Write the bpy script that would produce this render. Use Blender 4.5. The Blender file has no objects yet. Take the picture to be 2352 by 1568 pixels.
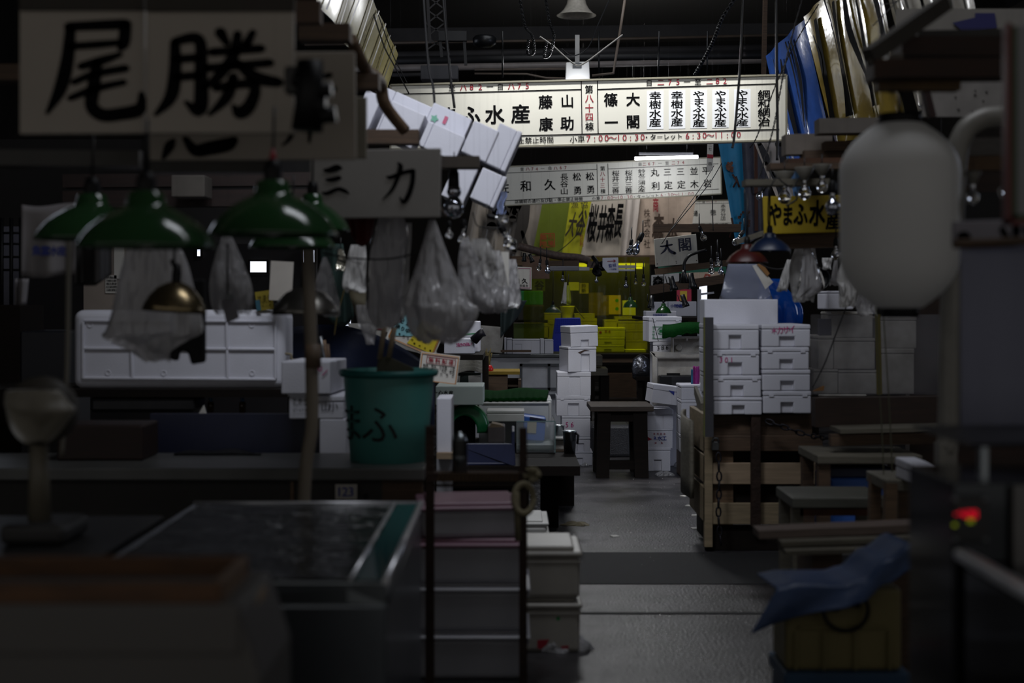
import bpy, bmesh, math, random
from mathutils import Vector, Matrix
random.seed(7)
SC = bpy.context.scene
COL = SC.collection
# ------------------------------------------------------------------ camera
FPX, CX, HY, EYE = 3267.0, 1176.0, 690.0, 1.5      # focal length in px, principal column, horizon row, eye height
cam = bpy.data.cameras.new('camera'); cam.sensor_width = 36.0; cam.lens = FPX*36/2352
cam.shift_y = -(784-HY)/2352
cam.dof.use_dof = True; cam.dof.focus_distance = 12.6; cam.dof.aperture_fstop = 1.75; cam.dof.aperture_blades = 8
cam.clip_start = .05; cam.clip_end = 200
co = bpy.data.objects.new('camera', cam); COL.objects.link(co)
co.location = (0, 0, EYE); co.rotation_euler = (math.pi/2, 0, 0)
SC.camera = co
# ------------------------------------------------------------------ world, fill lights, gate daylight, exposure
w = bpy.data.worlds.new('overcast'); SC.world = w; w.use_nodes = True
w.node_tree.nodes['Background'].inputs[0].default_value = (1.0, .975, .95, 1)
w.node_tree.nodes['Background'].inputs[1].default_value = .20
SC.view_settings.view_transform = 'Standard'; SC.view_settings.look = 'None'
SC.view_settings.gamma = 1.0; SC.view_settings.use_curve_mapping = False
SC.view_settings.exposure = 0.0
def area(name, loc, target, sx, sy, power, col):
    l = bpy.data.lights.new(name, 'AREA'); l.shape = 'RECTANGLE'; l.size = sx; l.size_y = sy; l.energy = power; l.color = col
    o = bpy.data.objects.new(name, l); COL.objects.link(o); o.location = loc
    o.rotation_euler = (Vector(target)-Vector(loc)).to_track_quat('-Z', 'Y').to_euler()
    return o
area('skylight_daylight', (1.0, 5.0, 5.6), (.4, 10.5, 1.2), 2.0, 1.6, 66, (.90, .93, 1.0))        # unseen fill light added over the aisle, the roof is closed
area('rear_skylight_daylight', (.8, 13.5, 5.6), (.9, 17.5, 1.0), 2.4, 1.8, 27, (.92, .95, 1.0))  # unseen fill added for the rear of the aisle
sl = area('sign_fill_light', (.75, 10.45, 4.2), (.75, 10.96, 2.95), 2.5, .15, 14, (1.0, 1.0, .98)); sl.data.spread = math.radians(50)  # unseen lamp without a fixture, added to brighten the large sign
ul = area('upper_left_daylight', (-.9, 5.2, 5.2), (-.35, 7.6, 2.5), 1.0, .8, 13, (.88, .92, 1.0)); ul.data.spread = math.radians(60)  # unseen fill added to brighten the leaning boxes
area('third_skylight_daylight', (1.5, 20.3, 5.5), (1.8, 23.5, 2.6), 2.0, 1.0, 105, (1.0, .96, .90))  # unseen fill added to brighten the smallest sign and the banners
area('gate_daylight', (6.4, 10.6, 2.6), (0, 10.2, 1.3), 2.4, 2.4, 52, (.72, .80, 1.0))             # open gate far to the side
area('far_gate_daylight', (-6.0, 15.0, 3.0), (0, 15, 1.0), 2.5, 2.5, 40, (.78, .85, 1.0))
# ------------------------------------------------------------------ helpers
def W(px, d): return (px-CX)*d/FPX
def Zz(py, d): return EYE-(py-HY)*d/FPX
def P(px, py, d): return Vector((W(px, d), d, Zz(py, d)))
def S(n, d): return n*d/FPX
def lin(h):
    h = h.lstrip('#'); r = []
    for i in (0, 2, 4):
        c = int(h[i:i+2], 16)/255; r.append(c/12.92 if c <= .04045 else ((c+.055)/1.055)**2.4)
    return tuple(r)
MATS = {}
def mat(key, col='#808080', rough=.6, metal=0., var=.12, scale=8., bump=0., bscale=60., bdist=.02, alpha=1., trans=0., emit=None, estr=0., coat=0., spec=.5, stretch=None, col2=None, ramp=(.35, .65), sss=0.):
    if key in MATS: return MATS[key]
    m = bpy.data.materials.new(key); m.use_nodes = True; nt = m.node_tree; N = nt.nodes; L = nt.links
    b = N['Principled BSDF']; c = lin(col)
    b.inputs['Base Color'].default_value = (*c, 1); b.inputs['Roughness'].default_value = rough; b.inputs['Metallic'].default_value = metal
    b.inputs['Alpha'].default_value = alpha; b.inputs['Transmission Weight'].default_value = trans; b.inputs['Coat Weight'].default_value = coat
    b.inputs['Specular IOR Level'].default_value = spec
    tc = N.new('ShaderNodeTexCoord'); src = tc.outputs['Object']
    if stretch:
        mp = N.new('ShaderNodeMapping'); mp.inputs['Scale'].default_value = stretch; L.new(src, mp.inputs['Vector']); src = mp.outputs['Vector']
    if var > 0 or col2:
        n = N.new('ShaderNodeTexNoise'); n.inputs['Scale'].default_value = scale; n.inputs['Detail'].default_value = 6; L.new(src, n.inputs['Vector'])
        r = N.new('ShaderNodeValToRGB'); r.color_ramp.elements[0].position = ramp[0]; r.color_ramp.elements[1].position = ramp[1]
        c2 = lin(col2) if col2 else tuple(x*(1-var*2) for x in c)
        r.color_ramp.elements[0].color = (*c2, 1); r.color_ramp.elements[1].color = (*c, 1)
        L.new(n.outputs['Fac'], r.inputs['Fac']); L.new(r.outputs['Color'], b.inputs['Base Color'])
    if bump > 0:
        n2 = N.new('ShaderNodeTexNoise'); n2.inputs['Scale'].default_value = bscale; n2.inputs['Detail'].default_value = 3; L.new(src, n2.inputs['Vector'])
        bp = N.new('ShaderNodeBump'); bp.inputs['Strength'].default_value = bump; bp.inputs['Distance'].default_value = bdist
        L.new(n2.outputs['Fac'], bp.inputs['Height']); L.new(bp.outputs['Normal'], b.inputs['Normal'])
    if emit:
        b.inputs['Emission Color'].default_value = (*lin(emit), 1); b.inputs['Emission Strength'].default_value = estr
    MATS[key] = m; return m
def film(key, col='#ffffff', clear=.4, rough=.18, tint=None, bump=.4, bscale=9., stretch=None):
    """thin plastic film: part clear, part cloudy, glossy on top"""
    if key in MATS: return MATS[key]
    m = bpy.data.materials.new(key); m.use_nodes = True; nt = m.node_tree; N = nt.nodes; L = nt.links
    N.remove(N['Principled BSDF']); out = N['Material Output']
    tr = N.new('ShaderNodeBsdfTransparent'); tr.inputs[0].default_value = (*(lin(tint) if tint else (1, 1, 1)), 1)
    df = N.new('ShaderNodeBsdfDiffuse'); df.inputs[0].default_value = (*lin(col), 1)
    tl = N.new('ShaderNodeBsdfTranslucent'); tl.inputs[0].default_value = (*lin(col), 1)
    gl = N.new('ShaderNodeBsdfGlossy'); gl.inputs['Roughness'].default_value = rough; gl.inputs[0].default_value = (1, 1, 1, 1)
    tc = N.new('ShaderNodeTexCoord'); n2 = N.new('ShaderNodeTexNoise'); n2.inputs['Scale'].default_value = bscale; L.new(tc.outputs['Object'], n2.inputs['Vector'])
    bp = N.new('ShaderNodeBump'); bp.inputs['Strength'].default_value = bump; bp.inputs['Distance'].default_value = .07 if stretch else .03
    L.new(n2.outputs['Fac'], bp.inputs['Height']); L.new(bp.outputs['Normal'], gl.inputs['Normal'])
    if stretch: mp = N.new('ShaderNodeMapping'); mp.inputs['Scale'].default_value = stretch; L.new(tc.outputs['Object'], mp.inputs['Vector']); L.new(mp.outputs['Vector'], n2.inputs['Vector']); L.new(bp.outputs['Normal'], df.inputs['Normal'])
    m1 = N.new('ShaderNodeMixShader'); m1.inputs[0].default_value = .45; L.new(df.outputs[0], m1.inputs[1]); L.new(tl.outputs[0], m1.inputs[2])
    m2 = N.new('ShaderNodeMixShader'); m2.inputs[0].default_value = clear; L.new(m1.outputs[0], m2.inputs[1]); L.new(tr.outputs[0], m2.inputs[2])
    fr = N.new('ShaderNodeFresnel'); fr.inputs[0].default_value = 1.45
    m3 = N.new('ShaderNodeMixShader'); L.new(fr.outputs[0], m3.inputs[0]); L.new(m2.outputs[0], m3.inputs[1]); L.new(gl.outputs[0], m3.inputs[2])
    L.new(m3.outputs[0], out.inputs['Surface']); MATS[key] = m; return m
class MB:
    """collects shapes given in world coordinates; build() links them as one mesh object"""
    def __init__(s): s.v = []; s.f = []; s.sm = []
    def add(s, vs, fs, smooth=False):
        b = len(s.v); s.v += [Vector(p) for p in vs]; s.f += [[i+b for i in q] for q in fs]; s.sm += [smooth]*len(fs); return s
    def box(s, x0, y0, z0, x1, y1, z1, R=None, piv=None):
        vs = [Vector((x, y, z)) for z in (z0, z1) for y in (y0, y1) for x in (x0, x1)]
        if R is not None:
            pv = Vector(piv) if piv is not None else Vector(((x0+x1)/2, (y0+y1)/2, (z0+z1)/2)); vs = [R @ (p-pv)+pv for p in vs]
        return s.add(vs, [[0, 2, 3, 1], [4, 5, 7, 6], [0, 1, 5, 4], [2, 6, 7, 3], [0, 4, 6, 2], [1, 3, 7, 5]])
    def pbox(s, x0, y0, x1, y1, d, dep, ang=0., R=None):
        """box whose front covers the photo rectangle at distance d, reaching dep further back"""
        if ang: R = Matrix.Rotation(math.radians(ang), 3, 'Y')
        return s.box(W(x0, d), d, Zz(y1, d), W(x1, d), d+dep, Zz(y0, d), R)
    def bar(s, p, q, wx, wz, up=(0, 0, 1)):
        p, q = Vector(p), Vector(q); t = (q-p).normalized(); u = t.cross(Vector(up))
        u = u.normalized() if u.length > 1e-5 else Vector((1, 0, 0)); n = u.cross(t)
        vs = [c+u*a*wx/2+n*b*wz/2 for c in (p, q) for a, b in ((-1, -1), (1, -1), (1, 1), (-1, 1))]
        return s.add(vs, [[0, 1, 2, 3], [7, 6, 5, 4], [0, 4, 5, 1], [1, 5, 6, 2], [2, 6, 7, 3], [3, 7, 4, 0]])
    def tube(s, pts, r, n=8, cap=True, smooth=True):
        pts = [Vector(p) for p in pts]; m = len(pts); rs = r if isinstance(r, (list, tuple)) else [r]*m
        vs = []; prev = None
        for i, p in enumerate(pts):
            t = (pts[min(i+1, m-1)]-pts[max(i-1, 0)]).normalized()
            if prev is None:
                a = Vector((0, 0, 1)) if abs(t.z) < .9 else Vector((1, 0, 0)); u = t.cross(a).normalized()
            else:
                u = prev-t*prev.dot(t); u = u.normalized() if u.length > 1e-6 else t.orthogonal().normalized()
            prev = u; q = t.cross(u)
            vs += [p+(u*math.cos(2*math.pi*k/n)+q*math.sin(2*math.pi*k/n))*rs[i] for k in range(n)]
        fs = [[i*n+k, i*n+(k+1) % n, (i+1)*n+(k+1) % n, (i+1)*n+k] for i in range(m-1) for k in range(n)]
        s.add(vs, fs, smooth)
        if cap: s.add(vs[:n], [list(range(n))[::-1]]); s.add(vs[-n:], [list(range(n))])
        return s
    def lathe(s, prof, c, n=32, R=None, smooth=True, squash=1.):
        """prof: (radius, height) pairs around the vertical through c"""
        c = Vector(c); vs = []
        for r, h in prof:
            for k in range(n):
                a = 2*math.pi*k/n; p = Vector((r*math.cos(a), r*math.sin(a)*squash, h)); vs.append(c+(R @ p if R is not None else p))
        fs = [[i*n+k, i*n+(k+1) % n, (i+1)*n+(k+1) % n, (i+1)*n+k] for i in range(len(prof)-1) for k in range(n)]
        return s.add(vs, fs, smooth)
    def plate(s, pts, d, th=.004):
        """outline in photo pixels -> flat piece of thickness th, at distance d"""
        n = len(pts); f = [P(x, y, d) for x, y in pts]; b = [p+Vector((0, th, 0)) for p in f]
        return s.add(f+b, [list(range(n)), list(range(n, 2*n))[::-1]]+[[i, i+n, (i+1) % n+n, (i+1) % n] for i in range(n)])
    def quad(s, a, b, c, d): return s.add([a, b, c, d], [[0, 1, 2, 3]])
    def grid(s, fn, nu, nv, smooth=True):
        vs = [fn(i/nu, j/nv) for j in range(nv+1) for i in range(nu+1)]
        return s.add(vs, [[j*(nu+1)+i, j*(nu+1)+i+1, (j+1)*(nu+1)+i+1, (j+1)*(nu+1)+i] for j in range(nv) for i in range(nu)], smooth)
    def build(s, name, m, parent=None, bevel=0., loc=None, solid=0., seg=2):
        me = bpy.data.meshes.new(name)
        if parent is not None:
            r = parent
            off = Vector((0, 0, 0))
            while r is not None: off += r.location; r = r.parent
            o = bpy.data.objects.new(name, me); o.parent = parent
        else:
            if loc is None:
                xs = [p.x for p in s.v]; ys = [p.y for p in s.v]; zs = [p.z for p in s.v]
                loc = ((min(xs)+max(xs))/2, (min(ys)+max(ys))/2, min(zs))
            off = Vector(loc); o = bpy.data.objects.new(name, me); o.location = loc
        me.from_pydata([p-off for p in s.v], [], s.f); me.polygons.foreach_set('use_smooth', s.sm); me.update()
        bm = bmesh.new(); bm.from_mesh(me); bmesh.ops.remove_doubles(bm, verts=bm.verts, dist=1e-5); bmesh.ops.recalc_face_normals(bm, faces=bm.faces); bm.to_mesh(me); bm.free()
        me.materials.append(m); COL.objects.link(o)
        if solid:
            md = o.modifiers.new('thickness', 'SOLIDIFY'); md.thickness = solid; md.offset = 0
        if bevel:
            md = o.modifiers.new('soft_edges', 'BEVEL'); md.width = bevel; md.segments = seg; md.limit_method = 'ANGLE'; md.angle_limit = .6
        return o
def hangers(o, pts, d, r=.004, top=6.22, name='hanger', m=None):
    b = MB()
    for x, y in pts: p = P(x, y, d); b.tube([p, (p.x, p.y, top)], r, 5)
    return b.build(name, m or wire, o)
def tag(o, label=None, cat=None, group=None, kind=None):
    if label: o['label'] = label
    if cat: o['category'] = cat
    if group: o['group'] = group
    if kind: o['kind'] = kind
    return o
def thing(name, loc, label, cat, group=None):
    o = bpy.data.objects.new(name, None); o.empty_display_size = .05; COL.objects.link(o); o.location = loc
    return tag(o, label, cat, group)
def dup(root, loc, label, rz=0., sc=1.):
    """a copy of a thing with copies of its parts and sub-parts"""
    r = root.copy(); COL.objects.link(r); r.location = loc; r.rotation_euler.z = rz; r.scale = (sc,)*3; r['label'] = label
    for ch in list(root.children):
        c = ch.copy(); COL.objects.link(c); c.parent = r
        for g in list(ch.children):
            q = g.copy(); COL.objects.link(q); q.parent = c
    return r
def smooth_pts(pts, k=6):
    """Catmull-Rom through the points"""
    pts = [tuple(p) for p in pts]; n = len(pts); out = []
    for i in range(n-1):
        p0, p1, p2, p3 = pts[max(i-1, 0)], pts[i], pts[i+1], pts[min(i+2, n-1)]
        for j in range(k):
            t = j/k
            out.append(tuple(.5*(2*b+(c-a)*t+(2*a-5*b+4*c-e)*t*t+(3*b-a-3*c+e)*t**3) for a, b, c, e in zip(p0, p1, p2, p3)))
    out.append(pts[-1]); return out
# ------------------------------------------------------------------ lettering
GLY = {}
_fc = bpy.data.curves.new('glyph', 'FONT'); _fc.resolution_u = 2
_fo = bpy.data.objects.new('glyph', _fc); COL.objects.link(_fo)
def glyph(ch, wt=0):
    k = ch
    if k not in GLY:
        _fc.body = ch
        dg = bpy.context.evaluated_depsgraph_get(); dg.update(); me = bpy.data.meshes.new_from_object(_fo.evaluated_get(dg))
        vs = [(v.co.x, v.co.y) for v in me.vertices]; fs = [list(p.vertices) for p in me.polygons]; bpy.data.meshes.remove(me)
        wide = ord(ch) > 0x2000
        if vs and not wide:
            x0 = min(v[0] for v in vs); x1 = max(v[0] for v in vs); vs = [(x-(x0+x1)/2, y-.345) for x, y in vs]
        else: vs = [(x-.5, y-.38) for x, y in vs]
        GLY[k] = (vs, fs)
    return GLY[k]
def put(mb, ch, px, py, wpx, hpx, d, ang=0., wt=.012, shear=0.):
    wt = max(0, wt-.004)*1.15; offs = [(0, 0)] if wt < .003 else [(-wt, -wt), (wt, -wt), (wt, wt), (-wt, wt)]
    for i, (ox, oy) in enumerate(offs): put1(mb, ch, px, py, wpx, hpx, d-.0003*i, ang, ox, oy, shear)
def put1(mb, ch, px, py, wpx, hpx, d, ang, ox, oy, shear):
    vs, fs = glyph(ch); c, s = math.cos(math.radians(ang)), math.sin(math.radians(ang)); out = []
    for x, y in vs:
        X, Y = (x+ox+shear*y)*wpx, -(y+oy)*hpx
        out.append(P(px+X*c-Y*s, py+X*s+Y*c, d))
    mb.add(out, fs)
def line(mb, txt, x0, y0, x1, y1, size, d, wt=.012, hs=1.):
    n = len(txt); ang = math.degrees(math.atan2(y1-y0, x1-x0)) if n > 1 else 0
    for i, ch in enumerate(txt):
        t = i/(n-1) if n > 1 else 0
        if ch != ' ': put(mb, ch, x0+(x1-x0)*t, y0+(y1-y0)*t, size, size*hs, d, ang if abs(ang) < 40 else ang-90, wt)
def column(mb, txt, x, ys, wpx, hpx, d, ang=0., wt=.012):
    for ch, y in zip(txt, ys): put(mb, ch, x, y, wpx, hpx, d, ang, wt)
def stroke(mb, pts, x, y, s, d, sy=None):
    """brush stroke: (u, v, width) points in a unit box placed at photo pixel x, y with size s"""
    sy = sy or s; q = smooth_pts(pts, 6); L = []; Rr = []
    for i, (u, v, wd) in enumerate(q):
        a = q[max(i-1, 0)]; b = q[min(i+1, len(q)-1)]; dx, dy = (b[0]-a[0])*s, (b[1]-a[1])*sy; l = math.hypot(dx, dy) or 1
        nx, ny = -dy/l, dx/l; h = max(wd, .01)*s/2
        L.append(P(x+u*s+nx*h, y+v*sy+ny*h, d)); Rr.append(P(x+u*s-nx*h, y+v*sy-ny*h, d))
    n = len(L); mb.add(L+Rr, [[i, i+1, n+i+1, n+i] for i in range(n-1)])
    for i in (0, n-1):
        u, v, wd = q[i]; m = 12; mb.add([P(x+u*s+math.cos(k*6.2832/m)*wd*s*.5, y+v*sy+math.sin(k*6.2832/m)*wd*s*.45, d) for k in range(m)], [list(range(m))])
# ------------------------------------------------------------------ materials
foam = mat('styrofoam', '#c9c9d2', .75, var=.03, scale=5, bump=.12, bscale=160)
foam_dirty = mat('old_styrofoam', '#b0aca6', .8, var=.10, scale=7, bump=.15, bscale=150, col2='#8f8a82')
foam_seam = mat('styrofoam_lid', '#c4c4ce', .7, var=.03, scale=6, bump=.1, bscale=160)
pwhite = mat('white_plastic', '#b9b8b4', .4, var=.06, scale=6)
pgrey = mat('grey_plastic', '#9c9890', .45, var=.08, scale=6)
pclear = mat('milky_plastic', '#a6a6ac', .35, var=.05, scale=5)
pink = mat('pink_plastic', '#8f6c7c', .35, var=.05)
teal = mat('teal_plastic', '#4a8d86', .45, var=.08, scale=4)
blue_pl = mat('blue_plastic', '#2f5fb0', .4, var=.06)
navy = mat('navy_plastic', '#161c3c', .5, var=.08)
blue_grate = mat('blue_basket', '#1c2fa8', .4, var=.05)
green_pl = mat('green_plastic', '#11683a', .35, var=.06)
wood_d = mat('dark_wood', '#54402f', .7, var=.22, scale=5, stretch=(1, 6, 18), bump=.15, bscale=30)
wood_m = mat('brown_wood', '#66503a', .65, var=.2, scale=4, stretch=(1, 6, 18), bump=.12, bscale=30)
wood_l = mat('pale_wood', '#96826a', .65, var=.12, scale=4, stretch=(1, 5, 16), bump=.1, bscale=30)
wood_g = mat('weathered_wood', '#625d51', .7, var=.16, scale=4, stretch=(1, 6, 16), bump=.12, bscale=30)
wood_b = mat('black_wood', '#150e09', .8, spec=.2, var=.2, scale=4, stretch=(1, 6, 16), bump=.1, bscale=30)
steel = mat('stainless_steel', '#9aa0a4', .28, 1., var=.08, scale=3, bump=.05, bscale=5)
steel_d = mat('dull_steel', '#777a7c', .45, 1., var=.15, scale=5, bump=.08, bscale=12)
rust = mat('rusty_steel', '#3a2a22', .7, .4, var=.2, scale=14, bump=.2, bscale=50)
chrome = mat('chrome', '#d0d2d6', .08, 1., var=0)
black = mat('black_rubber', '#09090b', .5, var=.05, spec=.25)
blackg = mat('black_metal', '#17181a', .35, .3, var=.05)
wire = mat('cable_rubber', '#111114', .5, var=0)
ink = mat('black_ink', '#08080a', .8, var=0, spec=.08)
inkb = mat('blue_ink', '#1d2f86', .6, var=0)
red = mat('red_ink', '#8e1228', .6, var=0)
magenta = mat('magenta_marker', '#b0206e', .6, var=0)
green_ink = mat('green_ink', '#1d7a44', .6, var=0)
cream = mat('cream_enamel', '#d6d4ca', .35, var=.02, scale=3)
paint = mat('white_paint', '#a8a39a', .6, var=.05, scale=3)
paper = mat('white_paper', '#c6c3bc', .8, var=.04, scale=4)
glass = mat('bulb_glass', '#ffffff', .03, trans=1., var=0)

turf = mat('green_turf', '#093812', .9, var=.25, scale=120, bump=.5, bscale=220, spec=.05)
bagf = film('clear_bag_film', '#dedcde', clear=.44, rough=.12, bump=1.0, bscale=5, stretch=(5, 5, 1.4))
bagm = film('milky_bag_film', '#dad8da', clear=.20, rough=.16, bump=1.0, bscale=4, stretch=(5, 5, 1.2))
bagw = film('white_bag_film', '#e2e0de', clear=.06, rough=.25, bump=.9, bscale=5, stretch=(6, 6, 1.2))
bagb = film('blue_film', '#114c9c', clear=.15, rough=.15, tint='#4a8cff')
haze_sheet = film('cloudy_sheet', '#57575f', clear=.34, rough=.25, bump=.2, bscale=3)
clearf = film('clear_acrylic', '#e8f0f4', clear=.86, rough=.05, bump=.05)
# ------------------------------------------------------------------ the hall
def struct(name, mb, m, **k): return tag(mb.build(name, m, **k), kind='structure')
fl = MB(); fl.quad((-9, -3, 0), (10, -3, 0), (10, 36, 0), (-9, 36, 0))
fm = mat('wet_concrete', '#373537', .5, var=.2, scale=2.6, bump=.55, bscale=75, bdist=.012, col2='#151416', ramp=(.42, .58))
nt = fm.node_tree; nz = nt.nodes.new('ShaderNodeTexNoise'); nz.inputs['Scale'].default_value = 2.3; nz.inputs['Detail'].default_value = 5
mr = nt.nodes.new('ShaderNodeMapRange'); mr.inputs['To Min'].default_value = .14; mr.inputs['To Max'].default_value = .6
tcn = nt.nodes.new('ShaderNodeTexCoord'); nt.links.new(tcn.outputs['Object'], nz.inputs['Vector'])
nt.links.new(nz.outputs['Fac'], mr.inputs['Value']); nt.links.new(mr.outputs['Result'], nt.nodes['Principled BSDF'].inputs['Roughness'])
struct('floor', fl, fm, loc=(0, 0, 0))
b = MB(); b.box(.1, 7.52, -.02, 6, 8.46, .004); struct('trim_1', b, mat('asphalt_patch', '#19191b', .8, var=.12, scale=20, bump=.4, bscale=120))
b = MB(); b.box(.1, 6.80, -.02, 6, 6.84, .003); struct('trim_2', b, mat('floor_joint', '#0d0d0f', .8, var=0))
dark = mat('sooty_roof', '#0b0b0c', .9, var=.1)  # near-black roof colour
b = MB(); b.box(-9, -3, 6.2, 10, 36, 6.4); struct('ceiling', b, dark)
dw = mat('dark_wall', '#1b1715', .85, var=.2, scale=2)
b = MB(); b.box(-9, 33, 0, 10, 33.2, 6.2); struct('wall_back', b, dw)
b = MB(); b.box(-7.2, 2, 0, -7, 33, 6.2); struct('wall_left', b, dw)
b = MB(); b.box(8, 2, 0, 8.2, 33, 6.2); struct('wall_right', b, dw)
b = MB(); b.box(-7, 13.8, 0, -1.9, 13.9, 3.0); struct('wall_left_stall', b, mat('stall_wall', '#1e1a1c', .8, var=.2, scale=2))
b = MB(); b.box(2.6, 9.3, 0, 8, 9.4, 2.55); struct('wall_right_stall', b, mat('stall_wall_wood', '#2a1a10', .8, var=.2, scale=2, stretch=(1, 1, 8)))
sky = mat('daylight_pane', '#ffffff', .5, var=0, emit='#e6ecff', estr=1.6)
for i, (x0, y0, x1, y1) in enumerate([(574, 600, 612, 625), (696, 574, 722, 602), (793, 722, 806, 748), (452, 572, 460, 588)]):
    d = 13.76; b = MB(); b.pbox(x0, y0, x1, y1, d, .03); o = struct('window_%d' % (i+1), b, sky)
    f = MB()
    for q in ((x0-4, y0-4, x1+4, y0), (x0-4, y1, x1+4, y1+4), (x0-4, y0, x0, y1), (x1, y0, x1+4, y1)): f.pbox(*q, d-.02, .05)
    f.build('window_frame', wood_b, o)
# slits of daylight between the stalls on the far right
b = MB(); b.box(W(1607, 17), 17, Zz(745, 17), W(1624, 17), 17.03, Zz(655, 17)); struct('window_5', b, mat('daylight_slit', '#ffffff', .5, var=0, emit='#e6ecff', estr=1.3))
# roof girders and service pipes over the aisle
def beam(name, px0, py0, px1, py1, d, h, dep, m, label, cat='beam', kind='thing', group=None):
    o = MB().bar(P(px0, py0, d), P(px1, py1, d), S(h, d), dep, up=(0, 1, 0)).build(name, m)
    return tag(o, label, cat, group, kind if kind == 'structure' else None)
def pipe(name, pts, d, rpx, m, label, cat='pipe', group=None, n=10):
    q = [P(x, y, d+dd) for x, y, *z in pts for dd in [z[0] if z else 0]]
    return tag(MB().tube(q, S(rpx, d), n).build(name, m), label, cat, group)
gird = mat('roof_girder', '#2e2c2d', .7, var=.2, scale=3)
pipe_l = mat('pale_pipe', '#8e8682', .45, var=.12, scale=4)
pipe_w = mat('buff_pipe', '#6f6257', .5, var=.12, scale=4)
beam('trim_3', 700, 88, 2000, 70, 19, 30, .3, gird, None, kind='structure')
pipe('water_pipe', [(700, 142), (1900, 124)], 15.2, 9, mat('black_pipe', '#08080a', .6, var=0), 'thick black pipe crossing the aisle above the white hanging sign')
pipe('water_pipe', [(700, 160), (1250, 150), (1900, 134)], 17.0, 8, pipe_l, 'pale pipe just below the thick black pipe')
pipe('water_pipe', [(700, 132), (1250, 120), (1900, 108)], 17.2, 9, gird, 'wide grey pipe just above the thick black pipe')
pipe('conduit_pipe', [(700, 102), (1250, 93), (1900, 78)], 18.4, 3, pipe_w, 'thin buff conduit above the wide grey pipe')
pipe('conduit_pipe', [(1090, 169), (1210, 170), (1255, 179), (1300, 180)], 16.2, 2.4, pipe_w, 'thin buff conduit that bends down behind the lamp reflector')
pipe('conduit_pipe', [(1090, 160), (1300, 158)], 16.6, 2.6, pipe_w, 'straight dull conduit above the bent one')
pipe('conduit_pipe', [(1435, 0), (1426, 60), (1418, 110), (1409, 168), (1360, 174)], 14.0, 3.2, pipe_w, 'buff conduit dropping from the roof and turning to the lamp reflector')
pipe('conduit_pipe', [(900, 172), (1000, 171)], 16.4, 5, gird, 'short grey conduit beside the junction box')
b = MB(); b.pbox(966, 150, 1052, 182, 15.9, .2); tag(b.build('junction_box', mat('grey_box', '#4a4a4e', .6, var=.1), bevel=.01), 'grey junction box above the left end of the large sign', 'junction box')
# hanging lattice post up in the roof
lat = thing('lattice_post', P(1018, 170, 14.6), 'dark steel lattice post hanging from the roof above the large sign', 'lattice post')
lp = MB()
for x in (980, 1018): lp.bar(P(x, -40, 14.6), P(x+8, 100, 14.6), .03, .03)
lp.build('upright', gird, lat)
lp = MB()
for i in range(4): lp.bar(P(980, -10+i*32, 14.6), P(1022, 22+i*30, 14.6), .015, .015); lp.bar(P(1020, -10+i*32, 14.6), P(984, 22+i*30, 14.6), .015, .015)
lp.build('brace', gird, lat)
b = MB(); b.bar(P(1008, 84, 14.6), P(1072, 84, 14.6), .1, .1); b.bar(P(1066, 84, 14.6), P(1070, 150, 14.6), .03, .03); b.bar(P(1010, 84, 14.6), P(1015, 132, 14.6), .03, .03); b.build('bracket', blackg, lat)
b = MB(); b.lathe([(0, -.06), (.07, -.06), (.12, -.03), (.125, .03), (.1, .055), (0, .06)], P(1113, 95, 14.8), 20); tag(b.build('roof_drum', blackg), 'black drum shaped fitting under the thin buff conduit', 'fitting')
b = MB(); b.bar(P(1758, -30, 13.4), P(1754, 175, 13.4), S(9, 13.4), .06, up=(0, 1, 0)); tag(b.build('wooden_post', wood_d), 'brown wooden post beside the blue vinyl curtain', 'post')
for x0, x1, d, l in [(1154, 1154, 13.0, 'thin black rod dropping past the thick black pipe left of the bell lamp'), (1514, 1512, 13.0, 'thin black rod right of the bell lamp'), (1625, 1624, 14, 'thin grey rod near the wooden post'), (1375, 1376, 14.9, 'short black rod holding the thick pipe beside the reflector')]:
    pipe('hanging_rod', [(x0, 72), (x1, 178)], d, 2.0, blackg, l, 'rod')
# ------------------------------------------------------------------ overhead signs
def board(name, q, d, th, m, label, cat='sign', frame=None, fw=4, group=None, hang=None):
    """sign of a photo outline q (clockwise) at distance d"""
    c = [sum(p[0] for p in q)/len(q), max(p[1] for p in q)]
    t = thing(name, P(c[0], c[1], d), label, cat, group)
    MB().plate(q, d, th).build('panel', m, t, bevel=.004)
    if frame:
        f = MB(); n = len(q)
        for i in range(n): f.bar(P(*q[i], d-.004), P(*q[(i+1) % n], d-.004), S(fw, d), .02, up=(0, 1, 0))
        f.build('frame', frame, t)
    return t
def rules(t, segs, d, w, m=ink):
    r = MB()
    for x0, y0, x1, y1 in segs: r.bar(P(x0, y0, d), P(x1, y1, d), S(w, d), .002, up=(0, 1, 0))
    r.build('ruled_line', m, t)
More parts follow.
